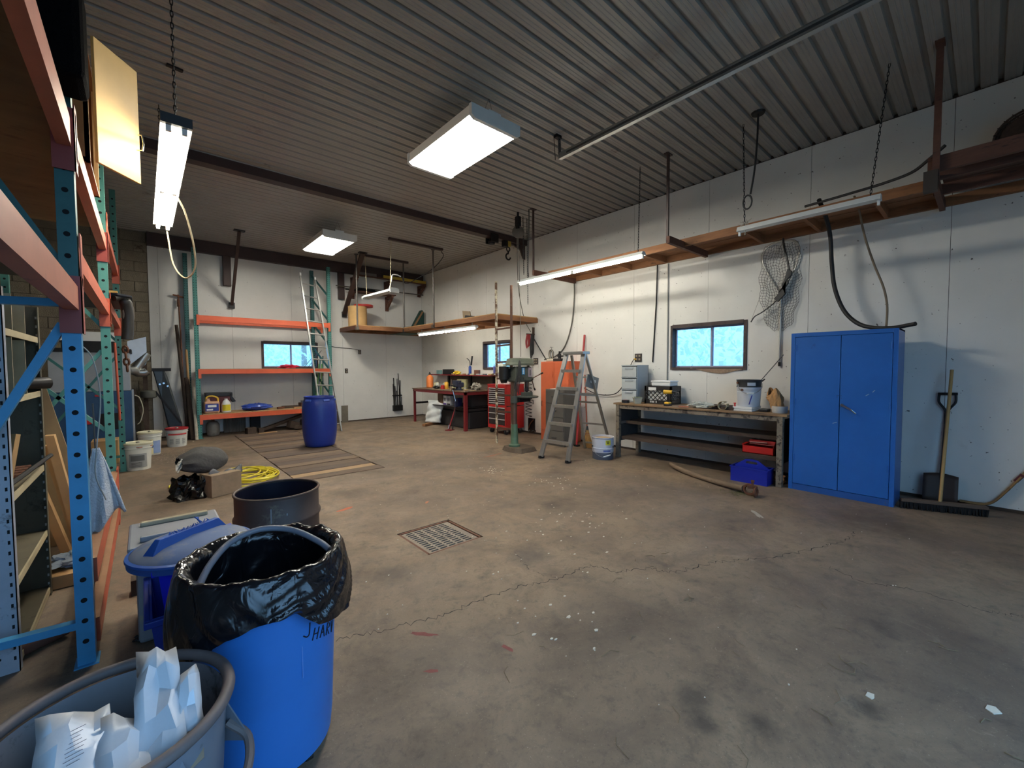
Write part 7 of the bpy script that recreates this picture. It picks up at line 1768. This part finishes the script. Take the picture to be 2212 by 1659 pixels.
def fold(a, s):
    return (0.5*crease(a, 11, PH[1])+0.4*crease(a, 17, PH[2])+0.3*crease(a, 29, PH[3]))*s + sum(math.sin(k*a+PH[k])*w for k, w in ((3,0.25),(5,0.3),(8,0.35),(13,0.4),(19,0.35)))*s
def liner(u, v):
    a = 2*PI*u; rel = (a-av+PI) % (2*PI) - PI
    h = hem(rel)
    if v < 0.42:            # inside, rising from the deep to the rim
        k = v/0.42; r = 0.198+0.030*k + fold(a+2*k, 0.006*(1.3-k)); z = 0.22+0.53*k + fold(a, 0.004*k)
    elif v < 0.52:          # over the rim
        k = (v-0.42)/0.10; th = PI*(1-k); r = 0.258 + 0.014*math.cos(th) + fold(a*1.0+0.5, 0.004); z = 0.75 + 0.016*math.sin(th) + fold(a, 0.005)
    else:                   # hanging outside
        k = (v-0.52)/0.48; z = 0.75-(0.75-h)*k + fold(a, 0.004); flare = 0.018*math.sin(k*PI*0.8)+0.012*k
        r = 0.273+flare+fold(a+(1.1 if rel > 0 else -0.4)*k, 0.0065*(0.5+0.8*k))
    return Vector((cc[0]+r*math.cos(a), cc[1]+r*math.sin(a), z))
ln = tag(G().grid(liner, 240, 44, closeu=True).obj('bin_liner', BAG, smooth=True, ang=180), 'black plastic bag liner folded over the rim of the blue can', 'bin liner')
# hoop across the mouth
hp = [Vector((0.105,1.67,0.70)), Vector((0.17,1.70,0.80)), Vector((0.26,1.76,0.865)), Vector((0.36,1.79,0.875)), Vector((0.45,1.76,0.83)), Vector((0.52,1.68,0.74))]
hp = [(0.115,1.72,0.72),(0.16,1.79,0.765),(0.23,1.86,0.80),(0.33,1.88,0.815),(0.43,1.83,0.80),(0.50,1.73,0.765),(0.53,1.67,0.735)]
tag(G().tube(smooth_path(hp, 8), 0.0115, n=10).obj('plastic_hoop', mat('grey_plastic_hoop', (112,114,124), 0.5, 0, 0.1), smooth=True), 'grey plastic hoop arching over the mouth of the black liner', 'hoop')
# ================================================================ recycling boxes under a round lid
RB = mat('vivid_blue_box', (12,30,206), 0.35, 0, 0.06, 3); RB2 = mat('scuffed_blue_box', (26,58,158), 0.45, 0, 0.1, 4, dirt=((120,130,160), 0.14, 8))
def rbox(x0, x1, y0, y1, z0, z1, m, label):
    t = thing('recycling_box', label, 'recycling box', ((x0+x1)/2,(y0+y1)/2,z0), group='nested recycling boxes')
    e, tp = 0.008, 0.035
    def ring(z, o_): return [(x0+o_,y0+o_,z),(x1-o_,y0+o_,z),(x1-o_,y1-o_,z),(x0+o_,y1-o_,z)]
    g = G(); v0 = ring(z0,tp)+ring(z1,0)+ring(z1,e)+ring(z0+e,tp+e)
    fs = [(3,2,1,0),(12,13,14,15)]
    for b_ in (0,4,8):
        for k in range(4): fs.append((b_+k,b_+(k+1)%4,b_+4+(k+1)%4,b_+4+k))
    g.add(v0, fs); g.obj('tub', m, t)
    g = G(); w = 0.022
    g.box(x0-w,x1+w,y0-w,y0,z1-0.03,z1); g.box(x0-w,x1+w,y1,y1+w,z1-0.03,z1); g.box(x0-w,x0,y0,y1,z1-0.03,z1); g.box(x1,x1+w,y0,y1,z1-0.03,z1)
    g.obj('rim', m, t, bev=0.004)
    G().box((x0+x1)/2-0.06,(x0+x1)/2+0.06,y0-0.026,y0-0.004,z1-0.09,z1-0.03).obj('grip', m, t, bev=0.006)
    return t
rbox(-0.01,0.36,2.37,2.86,0.0,0.36,RB2,'lower scuffed blue recycling box on the floor under the round lid')
rbox(0.02,0.33,2.41,2.82,0.20,0.565,RB,'upper vivid blue recycling box nested in the scuffed one')
t = thing('round_lid', 'round blue trash can lid with a torn ridge handle on the recycling boxes', 'lid', (0.16,2.60,0.57))
LID = mat('dusty_blue_lid', (82,106,148), 0.65, 0, 0.12, 3, dirt=((116,122,138), 0.55, 3)); LIDE = mat('blue_lid_edge', (38,84,160), 0.45, 0, 0.08, 4)
lc = (0.16,2.58,0.57)
G().lathe([(0.238,0.012),(0.225,0.026),(0.15,0.05),(0.0,0.06)], lc, 48, cap0=False, cap1=False).obj('dome', LID, t, smooth=True)
G().lathe([(0.235,-0.03),(0.248,-0.028),(0.25,-0.005),(0.254,0.0),(0.252,0.01),(0.238,0.014)], lc, 48, cap0=False, cap1=False).obj('rim', LIDE, t, smooth=True)
dd = Vector((0.93,0.30,0)).normalized()*0.0 + Vector((0.80,0.60,0)).normalized(); nn = Vector((-dd.y,dd.x,0)); lcV = Vector(lc)+Vector((0,0,0.03))+nn*0.02
def rp(s, w, z): p = lcV + dd*s + nn*w; return (p.x, p.y, p.z+z)
g = G(); g.add([rp(-0.20,-0.03,0),rp(-0.155,-0.016,0.065),rp(0.15,-0.016,0.06),rp(0.19,-0.03,0),rp(-0.20,0.03,0),rp(-0.155,0.012,0.065),rp(0.15,0.012,0.06),rp(0.19,0.03,0)], [(0,1,2,3),(7,6,5,4),(1,5,6,2),(0,4,5,1),(3,2,6,7)])
g.obj('ridge_handle', LIDE, t, bev=0.003)
rr = random.Random(5); g = G()
for k in range(34):
    s = -0.10+0.006*k; p = Vector(rp(s, rr.uniform(-.012,.012), 0.064)); q = p+Vector((rr.uniform(-.012,.012),rr.uniform(-.012,.012),rr.uniform(.003,.016))); g.add([p, p+Vector((0.008,0.003,0)), q], [(0,1,2)])
p = Vector(rp(0.06,0,0.066)); g.tube([p,p+Vector((-0.012,0,0.022)),p+Vector((-0.022,0.006,0.03)),p+Vector((-0.006,0.006,0.024))], 0.004, n=4)
stuff(g.obj('torn_plastic', LIDE, t))
t = thing('grey_tote', 'cloudy grey lidded tote box behind the round blue lid', 'tote', (0.1,3.0,0))
TOT = mat('cloudy_grey_tote', (140,142,148), 0.45, 0, 0.08, 4, dirt=((166,158,136), 0.2, 4))
G().box(-0.06,0.30,2.90,3.30,0.0,0.50).obj('tub', TOT, t, bev=0.02); G().box(-0.09,0.33,2.87,3.33,0.50,0.53).obj('lid', TOT, t, bev=0.012); G().box(-0.04,0.28,2.93,2.97,0.53,0.56).obj('lid_ridge', TOT, t, bev=0.008); G().box(-0.04,0.28,3.22,3.26,0.53,0.555).obj('lid_ridge', mat('dusty_tan_ridge', (160,150,126), 0.8), t, bev=0.008)
G().cyl((0.27,2.93,0.545), (0.27,2.97,0.545), 0.03, n=16).obj('hinge_knob', TOT, t, smooth=True)
# ================================================================ grey bin with mailers
GB = mat('grey_bin_plastic', (116,120,130), 0.5, 0, 0.12, 4, dirt=((70,62,58), 0.25, 5)); GBI = mat('grey_bin_inside', (132,132,138), 0.55, 0, 0.15, 4, dirt=((52,48,46), 0.4, 4)); GRM = mat('worn_bin_rim', (104,94,92), 0.6, 0, 0.2, 7)
bc = (-0.085,1.40,0.0)
t = thing('grey_trash_bin', 'scuffed grey round bin full of white mailers in the near corner', 'trash bin', bc)
G().lathe([(0.19,0.0),(0.20,0.01),(0.235,0.56)], bc, 52, cap1=False).obj('shell', GB, t, smooth=True); G().lathe([(0.185,0.03),(0.228,0.57)], bc, 52, cap0=True, cap1=False).obj('inside', GBI, t, smooth=True)
G().tube([(bc[0]+0.240*math.cos(a),bc[1]+0.240*math.sin(a),0.585) for a in [2*PI*k/60 for k in range(60)]], 0.015, n=10, closed=True).obj('rim', GRM, t, smooth=True)
ha = -0.62
def hp_(a, r, z): return (bc[0]+r*math.cos(a), bc[1]+r*math.sin(a), z)
g = G(); g.tube(smooth_path([hp_(ha-0.42,0.232,0.42),hp_(ha-0.30,0.285,0.405),hp_(ha,0.305,0.41),hp_(ha+0.30,0.285,0.44),hp_(ha+0.42,0.235,0.48)], 6), 0.011, n=8); g.obj('handle', GRM, t, smooth=True)
for s in (-1, 1): G().prism([hp_(ha+s*0.40,0.225,0.56),hp_(ha+s*0.62,0.222,0.40),hp_(ha+s*0.32,0.292,0.405+0.02*(s > 0))], (0,0,0.008)).obj('handle_web', GB, t) 
G().cyl(hp_(ha-0.7,0.20,0.40), hp_(ha-0.7,0.232,0.40), 0.008, n=8).obj('rivet', PLYW, t)
ML = mat('white_poly_mailer', (216,220,226), 0.32, 0, 0.04, 6, bump=0.35, bs=9)
def sheet(name, label, corners, seed, amp, nu=26, nv=26, m=ML, fold_=None):
    A, B, C_, D = [Vector(p) for p in corners]; r_ = random.Random(seed); ph = [r_.uniform(0,6) for _ in range(8)]
    nrm = (B-A).cross(D-A).normalized()
    nu, nv = 5, 6
    J = [[(r_.uniform(-1,1), r_.uniform(-.5,.5), r_.uniform(-.5,.5)) for _ in range(nu)] for _ in range(nv)]
    def fn(u, v):
        i, j = int(round(u*(nu-1))), int(round(v*(nv-1))); q = J[j][i]
        u2 = min(1, max(0, u + q[1]*0.13)) if 0 < i < nu-1 else u + q[1]*0.06; v2 = v + q[2]*0.10 if j else v
        p = A*(1-u2)*(1-v2)+B*u2*(1-v2)+C_*u2*v2+D*(1-u2)*v2
        bulge = math.sin(PI*u)*0.9 + 0.5*math.sin(4*u+ph[0])
        return p + nrm*(q[0]*0.6+bulge*0.9)*amp
    return tag(G().grid(fn, nu, nv).obj(name, m, smooth=True, solid=0.0025, ang=22), label, 'mailer')
m1 = sheet('plastic_mailer', 'white plastic mailer with fine print at the left of the grey bin', [(-0.195,1.19,0.54),(-0.07,1.17,0.53),(-0.09,1.41,0.625),(-0.212,1.45,0.625)], 3, 0.022)
sheet('plastic_mailer', 'white plastic mailer lying low in the middle of the grey bin', [(-0.11,1.17,0.53),(0.0,1.18,0.53),(-0.01,1.35,0.59),(-0.10,1.38,0.61)], 8, 0.022)
sheet('plastic_mailer', 'tall crumpled white mailer sticking up out of the grey bin', [(-0.05,1.22,0.55),(0.055,1.22,0.55),(0.045,1.47,0.665),(-0.035,1.49,0.69)], 5, 0.026)
sheet('plastic_mailer', 'small torn white mailer at the right of the grey bin', [(0.02,1.25,0.56),(0.085,1.27,0.56),(0.085,1.40,0.65),(0.04,1.38,0.64)], 6, 0.016)
sheet('paper_mailer', 'brown wrinkled paper between the white mailers in the grey bin', [(-0.04,1.18,0.50),(0.08,1.22,0.51),(0.09,1.40,0.54),(-0.02,1.42,0.54)], 9, 0.020, m=mat('brown_grey_paper', (142,124,104), 0.8, 0, 0.15, 9))
g = G()
for k in range(9):
    o_ = 0.010*k; ln_ = RND.uniform(0.015,0.04)
    a = Vector((-0.14,1.29,0.0))+Vector((0.0,0.009,0))*k; z = 0.592+0.0035*k
    g.cbox((a.x,a.y,z+0.004), (ln_,0.0012,0.0006), rz=0.25)
stuff(g.obj('fine_print', mat('grey_print_ink', (96,100,112), 0.7), m1))
# ================================================================ garage door track
t = thing('door_track', 'long galvanised overhead door track hung below the ceiling', 'door track', (3.8,1.0,3.92))
g = G(); g.box(3.765,3.77,-1.6,3.43,3.91,3.975); g.box(3.765,3.815,-1.6,3.43,3.908,3.913); g.box(3.81,3.815,-1.6,3.43,3.913,3.93); g.box(3.765,3.80,-1.6,3.43,3.972,3.977)
g.obj('rail', GALV, t); G().bar((3.762,3.30,3.94), (3.762,-1.6,3.94), 0.004, 0.02).obj('web', DARKGREY, t)
h_ = G(); h_.bar((3.79,3.44,ZC), (3.78,3.42,3.95), 0.045, 0.005, up=(0,1,0)); h_.obj('hanger_strap', mat('perforated_strap', (96,92,88), 0.5, 0.5), t)
for k in range(4): G().cyl((3.785,3.425,3.99+0.05*k), (3.785,3.45,3.99+0.05*k), 0.006, n=6).obj('strap_hole', HOLE, t)
G().cbox((3.79,3.46,ZC-0.02), (0.08,0.05,0.04)).obj('ceiling_cleat', BLACKM, t); G().tube([(3.74,3.48,ZC-0.02),(3.745,3.47,4.05),(3.745,3.46,3.90)], 0.004, n=5).obj('loose_wire', BLACKM, t)
# ================================================================ debris on the floor
g = G(); rr = random.Random(33); CH_ = mat('pale_chip', (206,198,180), 0.85, 0, 0.1)
def chip(x, y, s):
    a = rr.uniform(0,6); n = 5
    p = [(x+s*rr.uniform(.6,1.1)*math.cos(a+2*PI*k/n), y+s*rr.uniform(.35,.8)*math.sin(a+2*PI*k/n), 0.0) for k in range(n)]
    g.prism(p, (0,0,0.003))
for k in range(150): chip(rr.uniform(0.8,5.2), rr.uniform(0.2,6.5), rr.uniform(.003,.008))
for (cx_, cy_, n, sg) in ((3.61,4.56,22,0.11),(3.88,3.58,26,0.14),(3.1,2.5,22,0.2),(2.3,2.2,14,0.3),(1.75,1.6,12,0.15)):
    for k in range(n): chip(cx_+rr.gauss(0,sg), cy_+rr.gauss(0,sg), rr.uniform(.006,.016))
for (x, y, s) in ((1.81,1.57,0.02),(2.64,-0.05,0.035),(1.95,1.5,0.012),(2.35,0.3,0.03),(1.7,1.3,0.012)): chip(x, y, s)
stuff(tag(g.obj('paint_chips', CH_), 'pale paint chips scattered over the concrete floor', 'debris'))
g = G()
for k in range(46):
    x, y = rr.uniform(1.2,3.2), rr.uniform(-0.1,1.7); a = rr.uniform(0,6); l = rr.uniform(.03,.11)
    g.tube([(x,y,0.003),(x+l*.4*math.cos(a),y+l*.4*math.sin(a),0.006),(x+l*math.cos(a+.5),y+l*math.sin(a+.5),0.003)], rr.uniform(.0010,.0022), n=4)
stuff(tag(g.obj('dry_twigs', mat('dry_twig', (112,98,72), 0.9)), 'dry twigs and grass strewn over the near concrete floor', 'debris'))
tag(G().lathe([(0.045,0),(0.05,0.008),(0.05,0.016),(0.03,0.02)], (-0.02,3.45,0), 20, sx=1.0, sy=0.9).obj('red_disc', mat('dull_red_cap', (156,48,48), 0.5), smooth=True), 'dull red cap lying on the floor beside the lidded boxes', 'cap')
tag(crumple((-0.05,2.95,0), (0.03,0.02,0.018), 81).obj('dark_lump', BLACKM), 'small dark lump on the floor before the recycling boxes', 'lump')
tag(G().box(-0.10,-0.04,3.56,3.66,0,0.10).obj('dark_wood_bit', DARKWOOD), 'small dark wood block behind the red cap', 'block')
tag(G().cyl((-0.62,3.10,0.045), (-0.36,3.28,0.045), 0.04, n=14).obj('rusty_pipe_piece', mat('pinkish_rusty_pipe', (110,78,66), 0.7, 0.2), smooth=True), 'rusty pipe piece on the floor behind the blue rack post', 'pipe')
# ================================================================ foliage outside the windows
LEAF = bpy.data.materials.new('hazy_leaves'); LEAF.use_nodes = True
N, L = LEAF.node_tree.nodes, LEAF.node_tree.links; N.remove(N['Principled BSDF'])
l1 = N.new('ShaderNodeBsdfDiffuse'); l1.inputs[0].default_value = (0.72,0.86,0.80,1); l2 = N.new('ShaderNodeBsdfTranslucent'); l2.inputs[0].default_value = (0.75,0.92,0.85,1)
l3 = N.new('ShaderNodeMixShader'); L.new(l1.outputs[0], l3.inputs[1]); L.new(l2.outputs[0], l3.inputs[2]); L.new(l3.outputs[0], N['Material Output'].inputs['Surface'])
def tree(x, y, rx, ry, h, label, seed):
    t = thing('garden_tree', label, 'tree', (x,y,-0.33), group='trees outside the windows'); r_ = random.Random(seed)
    G().cyl((x,y,-0.33), (x,y,h*0.6), 0.16, 0.09, n=9).obj('trunk', mat('pale_bark', (150,150,140), 0.9), t)
    g = G()
    for k in range(2600):
        th, ph = r_.uniform(0,2*PI), math.acos(r_.uniform(-1,1)); q = r_.uniform(0.6,1.0)
        c_ = Vector((x+rx*q*math.sin(ph)*math.cos(th), y+ry*q*math.sin(ph)*math.sin(th), h*0.58+h*0.52*q*math.cos(ph)))
        a, b_ = [Vector((r_.uniform(-1,1),r_.uniform(-1,1),r_.uniform(-1,1)))*r_.uniform(.05,.11) for _ in (0,1)]
        g.add([c_-a, c_+b_, c_+a, c_-b_], [(0,1,2,3)])
    stuff(g.obj('foliage', LEAF, t))
tree(12.5, 7.6, 2.4, 3.9, 5.0, 'hazy leafy tree outside the right window', 1); tree(14.0, 17.0, 2.6, 2.8, 5.4, 'hazy leafy tree outside the corner window', 2); tree(5.5, 20.5, 2.8, 2.2, 5.2, 'hazy leafy tree outside the back window', 3)
